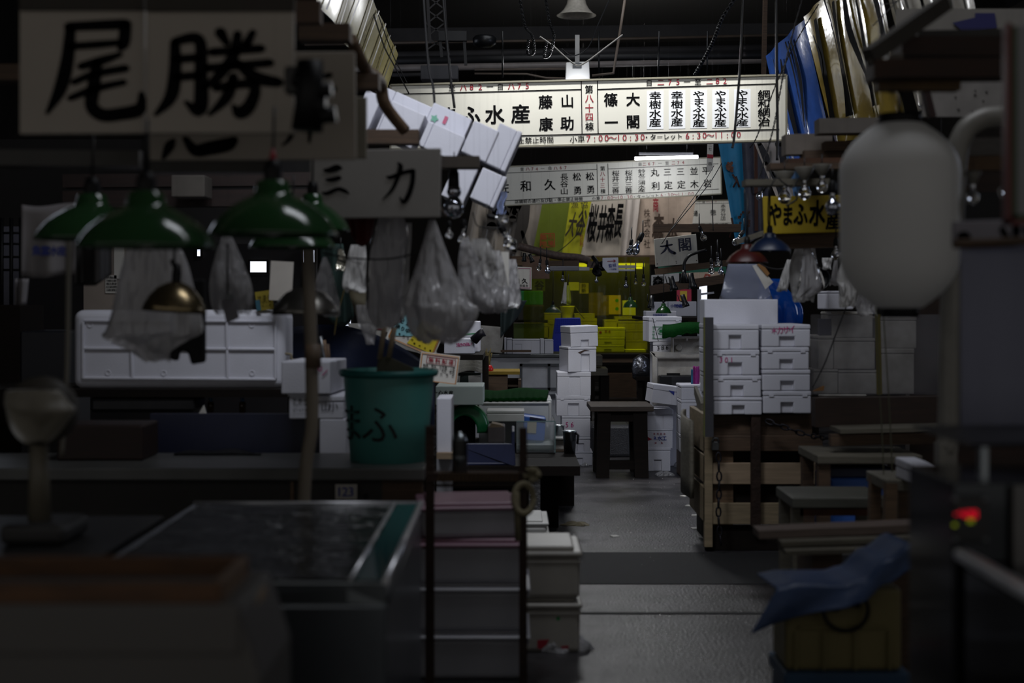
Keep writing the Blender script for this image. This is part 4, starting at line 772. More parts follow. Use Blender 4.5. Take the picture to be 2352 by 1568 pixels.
tag(b.build('pale_board', mat('pale_panel_grey', '#5a5a66', .7, var=.1)), 'pale grey panel behind the black wire mesh', 'panel')
b = MB(); b.box(W(46, 8), 8, 0, W(160, 8), 8.4, Zz(760, 8)); tag(b.build('dark_cabinet', mat('blue_black', '#080a14', .5, var=.1), bevel=.01), 'blue black cabinet beside the large foam container', 'cabinet')
b = MB(); b.box(W(-20, 8), 8, 0, W(46, 8), 8.4, Zz(700, 8)); tag(b.build('wooden_cabinet', wood_b), 'dark brown wooden cabinet at the edge of the far left stall', 'cabinet')
for y0, y1, l in ((402, 432, 'upper red brown beam behind the green lamps'), (440, 478, 'lower red brown beam behind the green lamps')):
    beam('wooden_beam', 150, (y0+y1)/2, 820, (y0+y1)/2-6, 8.2, y1-y0, .1, mat('red_beam', '#22100a', .7, var=.2, stretch=(1, 1, 8)), l)
b = MB(); b.pbox(-50, 320, 720, 560, 9.8, .05); tag(b.build('wall_stall_screen', mat('stall_screen', '#120f0e', .8, var=.1)), kind='structure')
t = foambox(393, 402, 470, 452, 7.9, .2, 'dim buff box tucked on the beam above the green lamps', None, 0, m=mat('dim_card', '#55504a', .8, var=.1))  # white box given a dark colour in place of the shade on it
# posters
def poster(name, px, py, wpx, hpx, ang, d, m, label, cat='poster'):
    b = MB(); R = Matrix.Rotation(math.radians(ang), 3, 'Y'); x, z = W(px, d), Zz(py, d); w, h = S(wpx, d)/2, S(hpx, d)/2
    b.box(x-w, d, z-h, x+w, d+.006, z+h, R); return tag(b.build(name, m), label, cat)
def rp(px, py, ang, u, v): a = math.radians(ang); return px+u*math.cos(a)-v*math.sin(a), py+u*math.sin(a)+v*math.cos(a)
d = 8.4; A = 24; o = poster('poster', 955, 766, 118, 74, A, d, paper, 'tilted laminated poster in pale blue and yellow hanging behind the bags')
def pp(us): return [rp(955, 766, A, u, v) for u, v in us]
MB().plate(pp([(-52, -32), (-2, -32), (-4, 8), (-52, 28)]), d-.006, .003).build('blue_field', mat('pale_cyan', '#7fb4bc', .6, var=.05), o)
MB().plate(pp([(0, -32), (52, -32), (52, 28), (-10, 28), (-4, 8)]), d-.006, .003).build('yellow_field', mat('poster_yellow', '#c8b422', .6, var=.05), o)
b = MB(); q = pp([(-54, -34), (54, -34), (54, 32), (-54, 32)])
for i in range(4): b.bar(P(*q[i], d-.008), P(*q[(i+1) % 4], d-.008), S(2, d), .002, up=(0, 1, 0))
b.build('border', mat('orange_line', '#b8761c', .6, var=0), o)
b = MB()
for s, u0, u1, v, z in (('配達', -42, -24, -14, 12), ('承り中', -44, -20, 2, 11), ('市場', 28, 42, -10, 10), ('店頭', 12, 26, 8, 9), ('電話受付', -34, -2, 16, 5), ('場内全域', 6, 46, 22, 5)):
    a = rp(955, 766, A, u0, v); c = rp(955, 766, A, u1, v); line(b, s, *a, *c, z, d-.009, .02)
b.build('lettering', ink, o)
d = 8.2; A = 7; o = poster('poster', 1008, 845, 90, 66, A, d, paper, 'white laminated sheet with a red boxed heading beside the folded towels')
b = MB(); q = [rp(1008, 845, A, u, v) for u, v in ((-42, -30), (42, -30), (42, 32), (-42, 32))]
for i in range(4): b.bar(P(*q[i], d-.006), P(*q[(i+1) % 4], d-.006), S(1.6, d), .002, up=(0, 1, 0))
b.build('border', MATS['orange_line'], o)
b = MB(); q = [rp(1008, 845, A, u, v) for u, v in ((-30, -25), (36, -25), (36, -9), (-30, -9))]
for i in range(4): b.bar(P(*q[i], d-.006), P(*q[(i+1) % 4], d-.006), S(1, d), .002, up=(0, 1, 0))
a = rp(1008, 845, A, -20, -17); c = rp(1008, 845, A, 26, -17); line(b, '無料配達', *a, *c, 12, d-.008, .02); b.build('heading', red, o)
b = MB()
for v, s in ((-3, '銀座・築地・日本橋・上野'), (5, '品川・五反田・渋谷・新宿'), (13, '赤坂・六本木')):
    a = rp(1008, 845, A, -34, v); c = rp(1008, 845, A, 34, v); line(b, s, *a, *c, 6, d-.008, .02)
b.build('lettering', ink, o)
d = 9.2; o = tag(MB().plate([(800, 742), (960, 745), (1000, 800), (1010, 830), (960, 810), (800, 770)], d, .01).build('poster', paper), 'white hand written sheet half behind the grey blue tarp edge', 'poster')
b = MB(); line(b, '24', 906, 783, 918, 783, 13, d-.006); put(b, '鮭', 884, 768, 16, 14, d-.006); put(b, '加', 896, 780, 12, 10, d-.006); b.build('handwriting', ink, o)
b = MB(); b.plate([(862, 756), (876, 754), (877, 758)], d-.006, .002); b.plate([(858+4*math.cos(k), 768+4*math.sin(k)) for k in (0, 1, 2, 3, 4, 5)], d-.006, .002); b.build('red_mark', red, o)
b = MB(); b.grid(lambda u, v: P(668+u*330, 752+(30+40*u)*v*0+u*u*95-18*math.sin(u*3.2)+v*(260-u*120), 9.0+.06*math.sin(u*9+v*3)), 40, 14)
tag(b.build('hanging_tarpaulin', mat('navy_tarp', '#1a2440', .5, var=.15, scale=4, bump=.3, bscale=8), solid=.004), 'navy blue tarpaulin draped behind the teal bucket', 'tarpaulin')
tt = thing('stall_shelf', P(1060, 812, 10.5), 'dark shelf behind the hanging bags carrying two printed boxes', 'shelf'); MB().box(W(1012, 10.5), 10.5, 1.06, W(1110, 10.5), 11.4, 1.10).build('board', wood_b, tt); [MB().box(W(x, 10.7), 11.3, 0, W(x, 10.7)+.05, 11.35, 1.06).build('post', wood_b, tt) for x in (1014, 1104)]
t = foambox(1020, 778, 1090, 812, 10.6, .3, 'white box with pink printing behind the hanging bags', None, 0)
marking(t, magenta, lambda q: line(q, '活きの良い', 1052, 792, 1080, 790, 9, 10.594, .02), 'printing')
t = foambox(1062, 738, 1102, 808, 11.0, .3, 'upper white box with a green stripe behind the hanging bags', None, 0)
marking(t, green_ink, lambda q: q.bar(P(1066, 768, 10.994), P(1100, 765, 10.994), S(2.4, 11), .002, up=(0, 1, 0)), 'stripe')
b = MB(); b.tube([P(1088, 782, 10.58), P(1104, 766, 10.56), P(1112, 762, 10.56)], [.035, .03, .035], 10); tag(b.build('rolled_bundle', mat('dark_purple', '#150f1c', .5, var=.1)), 'dark rolled bundle leaning on the white box with pink printing', 'bundle')
t = thing('brush_holder', P(742, 826, 7.0), 'bundle of brushes and sticks standing behind the boxes by the pole', 'bundle')
for k, (x0, x1) in enumerate(((736, 748), (744, 752), (752, 756), (735, 742))): MB().tube([P(x0, 772+k*9, 7.15), P(x1, 832, 7.15)], .011, 6).build('stick', (steel_d, wood_m, wood_d, black)[k], t)
b = MB(); b.tube(smooth_pts([P(655, 812, 7.2), P(668, 814, 7.2), P(672, 826, 7.2), P(700, 828, 7.2), P(720, 826, 7.2)]), .007, 6); tag(b.build('rope', mat('jute', '#8a7f68', .9, var=.1)), 'loose rope end on the box by the large foam container', 'rope')
# ------------------------------------------------------------------ leaning boxes high on the rack, left
d = 7.6; A = 24.2; G = 'foam boxes leaning on the high rack'
def leanbox(x, y, w, h, dd, dep, label, lid_right=0., m=None):
    """tilted box: x, y = photo position of its upper left corner, w, h along its own sides"""
    a = math.radians(A); ux, uy = math.cos(a), math.sin(a); vx, vy = -math.sin(a)*.98, math.cos(a)
    def q(u, v): return P(x+ux*u+vx*v, y+uy*u+vy*v, d+dd)
    t = thing('foam_box', q(w/2, h), label, 'foam box', G)
    def slab(u0, u1, v0, v1, off, nm, ex=0.):
        f = [q(u0, v0), q(u1, v0), q(u1, v1), q(u0, v1)]; f = [p+Vector((0, -off, 0)) for p in f]; g = [p+Vector((0, dep+off, 0)) for p in f]
        MB().add(f+g, [[0, 1, 2, 3], [7, 6, 5, 4], [0, 4, 5, 1], [1, 5, 6, 2], [2, 6, 7, 3], [3, 7, 4, 0]]).build(nm, m or foam, t, bevel=.006)
    if lid_right:
        slab(0, w-lid_right-.4, 1, h-1, 0, 'body'); slab(w-lid_right, w, 0, h, .004, 'lid')
    else: slab(0, w, 0, h, 0, 'body')
    t['_q'] = 1; del t['_q']
    return t, q
leanbox(880, 196, 124, 60, .32, .3, 'back box at the top left of the leaning pile, partly behind a curved wooden bracket', 90)
leanbox(842, 206, 40, 100, .02, .3, 'box at the far left of the leaning pile beside the white boards', 0)
leanbox(894, 227, 92, 84, .0, .3, 'big plain box with a small red dot in the leaning pile', 86)
t, q = leanbox(997, 235, 96, 62, .32, .3, 'box with a green star print in the leaning pile', 0)
k = MB(); o = q(16, 34)
k.add([o+Vector((S(11, d)*math.cos(i*math.pi/5+.4)*(1 if i % 2 else .55), -.006, S(11, d)*math.sin(i*math.pi/5+.4)*(1 if i % 2 else .55))) for i in range(10)], [list(range(10))]); k.build('green_star', mat('pale_green_print', '#6fa890', .7, var=.1), t)
k = MB(); k.add([q(u, v)+Vector((0, -.006, 0)) for u, v in ((36, 18), (44, 18), (44, 36), (36, 36))], [[0, 1, 2, 3]]); k.build('red_print', mat('pale_red_print', '#c0607a', .7, var=.1), t)
leanbox(985, 277, 92, 62, .0, .3, 'box with a moulded edge under the green star box in the leaning pile', 78)
leanbox(1090, 276, 62, 78, .0, .3, 'box beside the green star box in the leaning pile', 0)
leanbox(1149, 281, 56, 100, .01, .32, 'lidded box at the upper right end of the leaning pile', 12)
leanbox(1110, 383, 60, 78, .02, .3, 'lowest box at the right end of the leaning pile', 10)
leanbox(1050, 364, 54, 92, .02, .3, 'box behind the dark bracket low in the leaning pile', 0)
b = MB(); b.grid(lambda u, v: P(1142+u*22+2*math.sin(v*9)-v*4, 440+v*52, d+.05+.02*math.sin(u*11+v*4)), 12, 10); tag(b.build('hanging_plastic_bag', bagb if False else film('pale_blue_film', '#9fb0e0', clear=.15, rough=.2))  , 'pale blue plastic bag end hanging below the leaning boxes', 'bag')
beam('wooden_beam', 843, 316, 963, 316, 6.6, 32, .1, wood_d, 'short dark beam end under the leaning boxes, above the three bar board')
beam('wooden_beam', 1010, 374, 1102, 374, 6.4, 26, .12, mat('grey_brown_wood', '#3c342c', .7, var=.2), 'grey brown beam end above the small reflector lamps')
beam('wooden_beam', 790, 190, 872, 190, 5.6, 34, .1, wood_d, 'small brown beam end in front of the yellow ceiling curtain')
beam('wooden_beam', 690, 78, 806, 78, 5.2, 38, .1, wood_d, 'dark brown beam end beside the dense character board')
beam('wooden_beam', 676, 30, 738, 30, 4.6, 50, .06, mat('buff_wood', '#5a4638', .7, var=.1), 'buff wooden beam at the top edge beside the dense character board')
beam('wooden_beam', -40, 170, 60, 170, 5.2, 36, .1, wood_d, 'brown beam behind the single character board at the top corner')
beam('wooden_beam', 0, 365, 330, 368, 4.6, 36, .12, mat('wrapped_beam', '#3a3732', .5, var=.15, scale=6), 'grey wrapped rail running under the single character board')
beam('wooden_beam', 330, 385, 640, 385, 5.0, 26, .08, mat('wrapped_beam', '#3a3732'), 'grey rail above the green lamps')
b = MB(); b.tube(smooth_pts([P(806, 90, 5.4), P(840, 160, 5.6), P(872, 186, 6.2), P(884, 240, 6.3), P(930, 300, 6.4)]), .028, 6); tag(b.build('curved_bracket', wood_m), 'curved brown wooden bracket crossing the leaning boxes', 'bracket')
# ------------------------------------------------------------------ handcart with eight boxes
dc = 8.5; t = thing('wooden_cart', (W(1760, dc), dc+.5, 0), 'tall wooden slatted cart carrying eight foam boxes', 'cart')
for x0, y0, x1, y1, m, dd in ((1632, 951, 1866, 1000, wood_d, .02), (1628, 1000, 1890, 1036, wood_d, .0), (1628, 1063, 1889, 1112, wood_l, 0.), (1628, 1155, 1860, 1204, mat('greyed_wood', '#8a7a60', .7, var=.14, stretch=(1, 5, 16), scale=4), 0.), (1620, 1206, 1880, 1264, wood_b, .03)):
    MB().pbox(x0, y0, x1, y1, dc+dd, .03).build('front_board', m, t, bevel=.004)
for x0, x1 in ((1628, 1684), (1838, 1889)): MB().pbox(x0, 1034, x1, 1230, dc+.032, .03).build('upright_board', wood_m, t)
for z0, z1 in ((952, 1040), (1046, 1110), (1120, 1200)):
    MB().box(W(1618, dc), dc, Zz(z1, dc), W(1618, dc)+.03, dc+.72, Zz(z0, dc)).build('side_board', mat('greyed_wood', '#8a7a60'), t, bevel=.004)
MB().box(W(1618, dc), dc-.01, .03, W(1636, dc), dc+.04, Zz(950, dc)).build('corner_post', mat('greyed_wood', '#8a7a60'), t)
MB().box(W(1620, dc), dc+.05, Zz(1000, dc)-.04, W(1885, dc), dc+.75, Zz(952, dc)-.001).build('deck', wood_b, t)
MB().pbox(1726, 948, 1747, 1208, dc-.045, .04).build('steel_post', rust, t)
MB().box(W(1640, dc), dc+.2, 0, W(1700, dc), dc+.8, .12).build('skid', wood_b, t); MB().box(W(1820, dc), dc+.2, 0, W(1870, dc), dc+.8, .12).build('skid', wood_b, t)
MB().box(W(1640, dc), dc+.06, Zz(1200, dc), W(1880, dc), dc+.08, Zz(1030, dc)).build('inner_board', wood_b, t)
# loose boards standing at the cart's near corner
o = thing('bent_board', P(1620, 950, 9.0), 'thin bent board with a sun lit edge leaning on the cart side', 'board')
b = MB(); b.grid(lambda u, v: Vector((W(1604, 9.0)-.085-.05*math.sin(u*2.6)+.045*u, 8.62+u*.55, Zz(1130, 8.9)+v*(Zz(946+(1-u)*12, 8.9)-Zz(1130, 8.9)))), 10, 4); b.build('panel', wood_g, o, solid=.02)
o = thing('upright_plank', P(1623, 1000, 8.45), 'dark upright plank between the box stack and the turf sheet', 'plank')
MB().box(W(1615, 8.45), 8.36, Zz(1000, 8.45), W(1634, 8.45), 8.42, Zz(728, 8.45)).build('panel', mat('dark_grey_plank', '#34343a', .6, var=.12), o)
MB().box(W(1613.5, 8.45), 8.37, Zz(1000, 8.45), W(1615, 8.45), 8.42, Zz(728, 8.45)).build('edge_strip', mat('yellowed_edge', '#6a6a34', .6, var=.1), o)
for x0, x1, y0, y1, dd, l in ((1600, 1618, 914, 1000, 9.3, 'pale board edge standing behind the cart side'), (1594, 1610, 886, 905, 8.8, 'short grey board tucked in the cart corner')):
    b = MB(); b.add([P(x0, y0, dd+.4), P(x1, y0+40, dd), P(x1, y1+60, dd), P(x0, y1, dd+.4)]+[p+Vector((.02, 0, 0)) for p in (P(x0, y0, dd+.4), P(x1, y0+40, dd), P(x1, y1+60, dd), P(x0, y1, dd+.4))], [[0, 1, 2, 3], [7, 6, 5, 4], [0, 4, 5, 1], [1, 5, 6, 2], [2, 6, 7, 3], [3, 7, 4, 0]]); tag(b.build('wooden_board', wood_g), l, 'board')
chain = mat('dark_chain', '#26242a', .5, .6, var=.1)
def chainrun(pts, name, label):
    q = smooth_pts(pts, 14); b = MB(); acc = 0; last = Vector(q[0])
    for i in range(1, len(q)):
        p = Vector(q[i])
        if (p-last).length > .045:
            mid = (p+last)/2; t_ = (p-last).normalized(); u = t_.cross(Vector((0, 1, 0))); u = u.normalized() if u.length > 1e-4 else Vector((1, 0, 0)); v = t_.cross(u) if acc % 2 else u
            b.tube([mid+t_*.03*math.cos(k*math.pi/4)+v*.014*math.sin(k*math.pi/4) for k in range(9)], .0055, 5, cap=False); last = p; acc += 1
    return tag(b.build(name, chain), label, 'chain')
chainrun([P(1650, 1040, 8.4), P(1652, 1110, 8.4), P(1650, 1180, 8.4), P(1656, 1250, 8.4)], 'chain', 'dark chain hanging down the front corner of the cart')
chainrun([P(1760, 966, 8.4), P(1800, 980, 8.35), P(1860, 1000, 8.3), P(1930, 1008, 7.9), P(2010, 1007, 7.45)], 'chain', 'thin chain running from the cart post to the stall on its right')
b = MB(); b.box(W(1634, 8.45), 8.42, Zz(1034, 8.42), W(1652, 8.42), 8.47, Zz(1014, 8.42)); b.tube([P(1636, 1015, 8.42), P(1640, 1006, 8.42), P(1648, 1006, 8.42), P(1651, 1015, 8.42)], .008, 6); tag(b.build('padlock', steel_d, bevel=.004), 'dull padlock at the corner of the cart', 'padlock')
# eight boxes
G = 'foam boxes on the wooden cart'; d = 8.44; nd = .022
for x0, y0, x1, y1, n, l, mk, tb in ((1634, 745, 1743, 802, (.37, .63, .72), 'top left box of the eight on the cart', (), 0),
        (1634, 803, 1744, 861, (.35, .64, .62), 'box with pink number 301 on the cart', [('301', 1656, 826, 17, magenta, 0)], 1),
        (1636, 862, 1748, 911, (.38, .64, .66), 'plain box third from the top at the left of the cart', (), 1),
        (1640, 912, 1750, 952, (.38, .64, .66), 'bottom left box of the eight on the cart', (), 0),
        (1750, 745, 1861, 796, (.36, .68, .58), 'box with pink handwriting at the top right on the cart', [('＊カサイ', 1778, 759, 19, magenta, -4)], 0),
        (1750, 797, 1858, 848, (.38, .66, .56), 'second box from the top at the right of the cart', (), 1),
        (1751, 849, 1861, 897, (.38, .66, .58), 'third box from the top at the right, with a chipped lid, on the cart', (), 0),
        (1753, 898, 1863, 949, (.37, .63, .62), 'bottom right box of the eight on the cart', (), 1)):
    foambox(x0, y0, x1, y1, d, .55, l, G, .22, n, marks=mk, tabs=bool(tb), nd=nd)
foambox(1618, 687, 1787, 747, 8.75, .22, 'wide flat foam slab standing behind the eight boxes', G, .0)
# ------------------------------------------------------------------ right stall: film with boxes behind
G = 'boxes behind the cloudy sheet'; d = 8.6
for x0, y0, x1, y1, l in ((1880, 905, 1990, 950, 'lowest box behind the cloudy sheet next to the cart'), (1868, 848, 1925, 905, 'small box behind the lower corner of the cloudy sheet'), (1926, 850, 2020, 905, 'wide box low behind the cloudy sheet'), (1880, 770, 1915, 848, 'narrow box behind the cloudy sheet by the cart'), (1916, 776, 2010, 848, 'big box in the middle behind the cloudy sheet'), (1910, 716, 2005, 776, 'upper box behind the cloudy sheet below the pale folded bags'), (2022, 800, 2100, 905, 'box at the dim end behind the cloudy sheet'), (2012, 728, 2105, 800, 'box with a dark ring print behind the cloudy sheet')):
    foambox(x0, y0, x1, y1, d, .3, l, G, .12, m=foam_dirty)
foambox(1902, 668, 1960, 710, 8.5, .3, 'white box with a loose lid above the cloudy sheet', G, .14)
b = MB(); b.pbox(1882, 732, 1909, 769.5, 8.6, .05); tag(b.build('dark_case', navy), 'dark blue case among the boxes behind the cloudy sheet', 'case')
d = 7.9; t = thing('cloudy_sheet', P(2010, 912, d), 'cloudy clear vinyl sheet hanging in front of stacked boxes', 'vinyl sheet')
b = MB(); b.grid(lambda u, v: P(1862+u*300, 722+v*184, d+.012*math.sin(u*9)+.004*math.sin(u*23+v*3)), 50, 12); b.build('film', haze_sheet, t)
MB().bar(P(2016, 722, d-.02), P(2020, 906, d-.02), .03, .004, up=(0, 1, 0)).build('yellow_strip', mat('aged_tape', '#5c5426', .6, var=.1), t)
b = MB(); b.plate([(1866, 898), (1890, 886), (1894, 886), (1892, 897)], 7.85, .01); tag(b.build('paper_scrap', mat('kraft', '#8a6236', .8, var=.05)), 'brown paper corner at the lower edge of the cloudy sheet', 'scrap')
d = 7.7; beam('stall_board', 1868, 946, 2165, 942, d, 66, .1, mat('stall_board_wood', '#2c1c12', .7, var=.2, stretch=(1, 1, 9)), 'broad dark brown board below the cloudy sheet', 'board')
beam('wooden_plank', 1918, 986, 2165, 980, 7.5, 9, .25, wood_g, 'pale worn plank under the broad dark board', 'plank')
beam('wooden_plank', 1906, 1010, 2165, 1004, 7.45, 26, .06, wood_d, 'brown plank edge below the pale worn plank', 'plank')
t = thing('work_table', (W(2000, 7.3), 7.5, 0), 'grey topped work table over the blue crate', 'table')
d = 7.3; MB().pbox(1878, 1046, 2120, 1066, d, .5).build('top', wood_g, t, bevel=.006)
for x in (1896, 2108):
    for dd in (.02, .42): MB().box(W(x, d)-.03, d+dd, 0, W(x, d)+.03, d+dd+.06, Zz(1066, d)).build('leg', wood_d, t)
t = thing('blue_crate', (W(1972, 7.4), 7.6, 0), 'shiny blue lidded crate under the grey topped table', 'crate')
d = 7.38; z = Zz(1142, d); MB().pbox(1908, 1098, 2048, 1142, d, .4).build('body', blue_pl, t, bevel=.012); MB().pbox(1904, 1074, 2050, 1098, d+.05, .34).build('upper_tray', navy, t, bevel=.01); MB().pbox(1908, 1142, 2048, 1250, d+.02, .4).build('lower_crate', blue_pl, t)
t.location.z = 0
d = 6.7; t = thing('bench', (W(1930, d), d+.2, 0), 'pale green worn bench with a brown apron before the blue crate', 'bench')
MB().box(W(1820, d), d, Zz(1143, d)-.05, W(2040, d), d+.42, Zz(1143, d)).build('top', mat('worn_green_wood', '#52524a', .6, var=.15, scale=4, stretch=(1, 5, 12)), t, bevel=.006)
MB().pbox(1838, 1158, 2030, 1184, d+.03, .03).build('apron', mat('rusty_wood', '#5a3014', .6, var=.25), t)
for x in (1836, 2022):
    for dd in (.03, .34): MB().box(W(x, d)-.025, d+dd, 0, W(x, d)+.025, d+dd+.05, Zz(1152, d)).build('leg', wood_g, t)
d = 6.2; t = thing('stool', (W(2070, d), d+.2, 0), 'small worn stool beside the steel machine', 'stool')
MB().box(W(2035, d), d, Zz(1102, d)-.05, W(2125, d), d+.35, Zz(1102, d)).build('top', wood_g, t, bevel=.006)
for x in (2048, 2112):
    for dd in (.02, .28): MB().bar((W(x, d), d+dd, Zz(1110, d)), (W(x+(x-2080)*.3, d), d+dd, 0), .05, .05).build('leg', wood_m, t)
foambox(2101, 1030, 2148, 1078, 6.0, .3, 'small white box on the stool behind the steel machine', None, .45).location.z = Zz(1102, 6.2)+.002
d = 5.64; t = thing('trestle', (W(1950, d), d+.2, 0), 'low wooden trestle carrying loose planks', 'trestle')
for x in (1900, 2080): MB().box(W(x, d)-.06, d, 0, W(x, d)+.06, d+.3, Zz(1268, d)).build('leg', wood_d, t)
MB().box(W(1880, d), d+.02, Zz(1268, d), W(2110, d), d+.28, Zz(1262, d)).build('top', wood_d, t)
G = 'loose planks on the trestle'
for k, (x0, y0, x1, y1, h, dd, dep, m, l) in enumerate(((1736, 1222, 2140, 1205, 18, 5.72, .14, mat('pinkish_plank', '#665850', .65, var=.15, stretch=(1, 5, 16), scale=4), 'upper pinkish plank of the loose planks, reaching furthest over the aisle'), (1786, 1242, 2140, 1230, 11, 5.66, .16, wood_g, 'second plank of the loose pile, grey and thin'), (1796, 1262, 2140, 1252, 10, 5.6, .16, wood_g, 'lowest plank of the loose pile just above the blue tarp'))):
    beam('wooden_plank', x0, y0, x1, y1, dd, h, dep, m, l, 'plank', group=G)
# yellow crate, tarp
d = 4.7; t = thing('blue_crate', (W(1945, d), d+.25, 0), 'dull blue crate on the floor under the yellowed crate', 'crate')
z = Zz(1542, d); MB().box(W(1806, d), d, 0, W(2085, d), d+.27, z).build('body', mat('dim_blue_plastic', '#33506e', .5, var=.1), t, bevel=.012)
b = MB(); b.box(W(1800, d), d-.012, z-.05, W(2090, d), d+.282, z-.002); b.build('rim', mat('dim_blue_plastic', '#33506e'), t, bevel=.008)
t = thing('yellow_crate', (W(1945, d), d+.25, z), 'yellowed fish crate with a black rope handle under the blue tarp', 'crate')
MB().box(W(1806, d), d+.01, z, W(2074, d), d+.25, Zz(1352, d)).build('body', mat('yellowed_plastic', '#7a7048', .5, var=.1, scale=3), t, bevel=.015)
b = MB()
for x in (1825, 1890, 1962, 2040): b.pbox(x, 1452, x+8, 1540, d-.002, .014)
b.pbox(1836, 1438, 2040, 1446, d-.004, .016); b.build('rib', mat('yellowed_plastic', '#7a7048'), t, bevel=.004)
MB().tube([P(1942+52*math.cos(a), 1400+48*math.sin(a), d-.012) for a in [k*math.pi/14*1.3-.5 for k in range(15)]], .007, 6).build('rope_handle', black, t)
b = MB(); b.pbox(1902, 1382, 1928, 1404, d-.008, .02); b.pbox(1964, 1376, 1976, 1396, d-.008, .02); b.build('handle_hole', black, t)
b = MB()
prof = [(0, 1334), (.16, 1326), (.5, 1326), (.62, 1316), (.8, 1272), (1, 1236)]
def top(u):
    for (a, ya), (c, yc) in zip(prof, prof[1:]):
        if u <= c: k = (u-a)/(c-a); k = k*k*(3-2*k); return ya+(yc-ya)*k
    return prof[-1][1]
def tarp(u, v):
    # v < .35: top surface running back; beyond: the front flap
    px = 1784+u*316; ty = top(u)
    if v < .35:
        k = 1-v/.35; return P(px, ty+18, d-.03)+Vector((-.02*k, .26*k, .006*math.sin(u*9)*(1-k)))
    k = (v-.35)/.65; drop = 104-150*u+100*u*u; x = px-k*62*(1-u)**3
    return P(x, ty+18+k*drop+2*math.sin(u*7+k*3), d-.035-.03*k-.012*math.sin(u*11+k*2)*k)
b.grid(tarp, 44, 26); tag(b.build('blue_tarp', mat('blue_tarp', '#253c62', .5, var=.12, scale=5, bump=.5, bscale=7), solid=.005), 'blue tarpaulin thrown over the yellowed fish crate', 'tarpaulin')
# ------------------------------------------------------------------ near right: steel machine, chest, pole, sheet, lantern
d = 3.0; t = thing('steel_machine', (1.25, 3.2, 0), 'stainless steel machine with a red digital display', 'machine')
zt_ = Zz(1108, d); MB().box(W(2190, d), d, .0, 1.75, d+.34, zt_).build('body', mat('polished_steel', '#3e4042', .12, 1., var=.1, scale=3), t, bevel=.006)
dp = MB().pbox(2172+18, 1140, 2272, 1246, d-.012, .014).build('display_panel', mat('display_black', '#0a0a0c', .3, var=0), t, bevel=.004)
b = MB(); seg = {'4': 'bcfg', '2': 'abged', '8': 'abcdefg', '-': 'g'}
def digit(c, x, y, wv, h):
    L = {'a': ((0, 0), (1, 0)), 'b': ((1, 0), (1, .5)), 'c': ((1, .5), (1, 1)), 'd': ((0, 1), (1, 1)), 'e': ((0, .5), (0, 1)), 'f': ((0, 0), (0, .5)), 'g': ((0, .5), (1, .5))}
    for s in seg[c]:
        (a0, b0), (a1, b1) = L[s]; b.bar(P(x+a0*wv, y+b0*h, d-.016), P(x+a1*wv, y+b1*h, d-.016), S(3.2, d), .002, up=(0, 1, 0))
for c, x in (('-', 2193), ('4', 2206), ('2', 2220), ('8', 2234)): digit(c, x, 1173, 9, 15)
b.build('digit', mat('red_led', '#300000', .5, var=0, emit='#ff1030', estr=.5), dp)
b = MB(); b.pbox(2224, 1192, 2236, 1201, d-.016, .003); b.pbox(2190, 1202, 2197, 1209, d-.016, .003); b.build('indicator', mat('yellow_led', '#202000', .5, var=0, emit='#a0b000', estr=.35), dp)
b = MB()
for x, y in ((2180+14, 1148), (2264, 1148), (2194, 1240), (2264, 1240)): b.lathe([(0, .004), (.006, .003), (.007, 0)], P(x, y, d-.012), 10, Matrix.Rotation(math.pi/2, 3, 'X'))
b.build('screw', steel_d, dp)
t = thing('black_hopper', P(2300, 1100, 3.1), 'dark box shaped hopper standing on the steel machine', 'hopper')
MB().box(W(2232, 3.04), 3.04, zt_+.07, 1.75, 3.5, Zz(1040, 3.04)+.02).build('body', mat('dark_steel', '#26262a', .35, .7, var=.1), t, bevel=.008)
MB().box(W(2262, 3.04), 3.06, zt_, W(2276, 3.04), 3.09, zt_+.07).build('foot', steel, t); MB().box(1.6, 3.06, zt_, 1.64, 3.09, zt_+.07).build('foot', steel, t)
t = thing('steel_chest', (1.3, 2.6, 0), 'stainless chest with a chrome rail along its top edge', 'chest')
xl = W(2200, d)+.004; zr = Zz(1270, d)
MB().box(xl, 2.15, 0, 1.75, 2.985, zr-.02).build('body', mat('brushed_steel', '#4a4d50', .12, 1., var=.06, scale=2, bump=.04, bscale=4), t, bevel=.006)
MB().tube([(xl-.002, 2.14, zr), (xl-.002, 2.985, zr)], .016, 12).build('rail', mat('satin_rail', '#e4e4e8', .3, .8, var=0), t)
MB().box(W(2320, d), 2.985-.01, zr-.02, 1.72, 2.99, Zz(1112, d)).build('panel', mat('pale_steel_panel', '#6a6866', .5, var=.06), t)
d = 4.8; t = thing('steel_pole', (W(2176, d), d, 0), 'grey steel pole that bends over at the top behind the lantern', 'pole')
MB().tube(smooth_pts([(W(2172, d), d, 1.0), P(2178, 1000, d), P(2184, 720, d), P(2194, 400, d), P(2212, 310, d), P(2250, 276, d), P(2300, 268, d), P(2400, 266, d)], 8), .036, 14).build('tube', mat('grey_paint_pole', '#8c8982', .45, .1, var=.1), t)
MB().box(W(2172, d)-.03, d-.03, 0, W(2172, d)+.03, d+.03, 1.02).build('post', mat('grey_paint_pole', '#5c5a56'), t)
d = 3.55; t = thing('vinyl_sheet', P(2280, 1010, d), 'bluish grey vinyl sheet hung in the near stall beside the lantern', 'vinyl sheet')
b = MB(); b.grid(lambda u, v: P(2206+u*190, 562+v*448, d+.012*math.sin(u*5+v)+.003*math.sin(u*13)), 30, 20); b.build('film', mat('bluish_vinyl', '#6c6e82', .4, var=.08, scale=2), t, solid=.004)
MB().tube([P(2190, 560, d), P(2400, 552, d)], .012, 8).build('rail', wood_d, t)
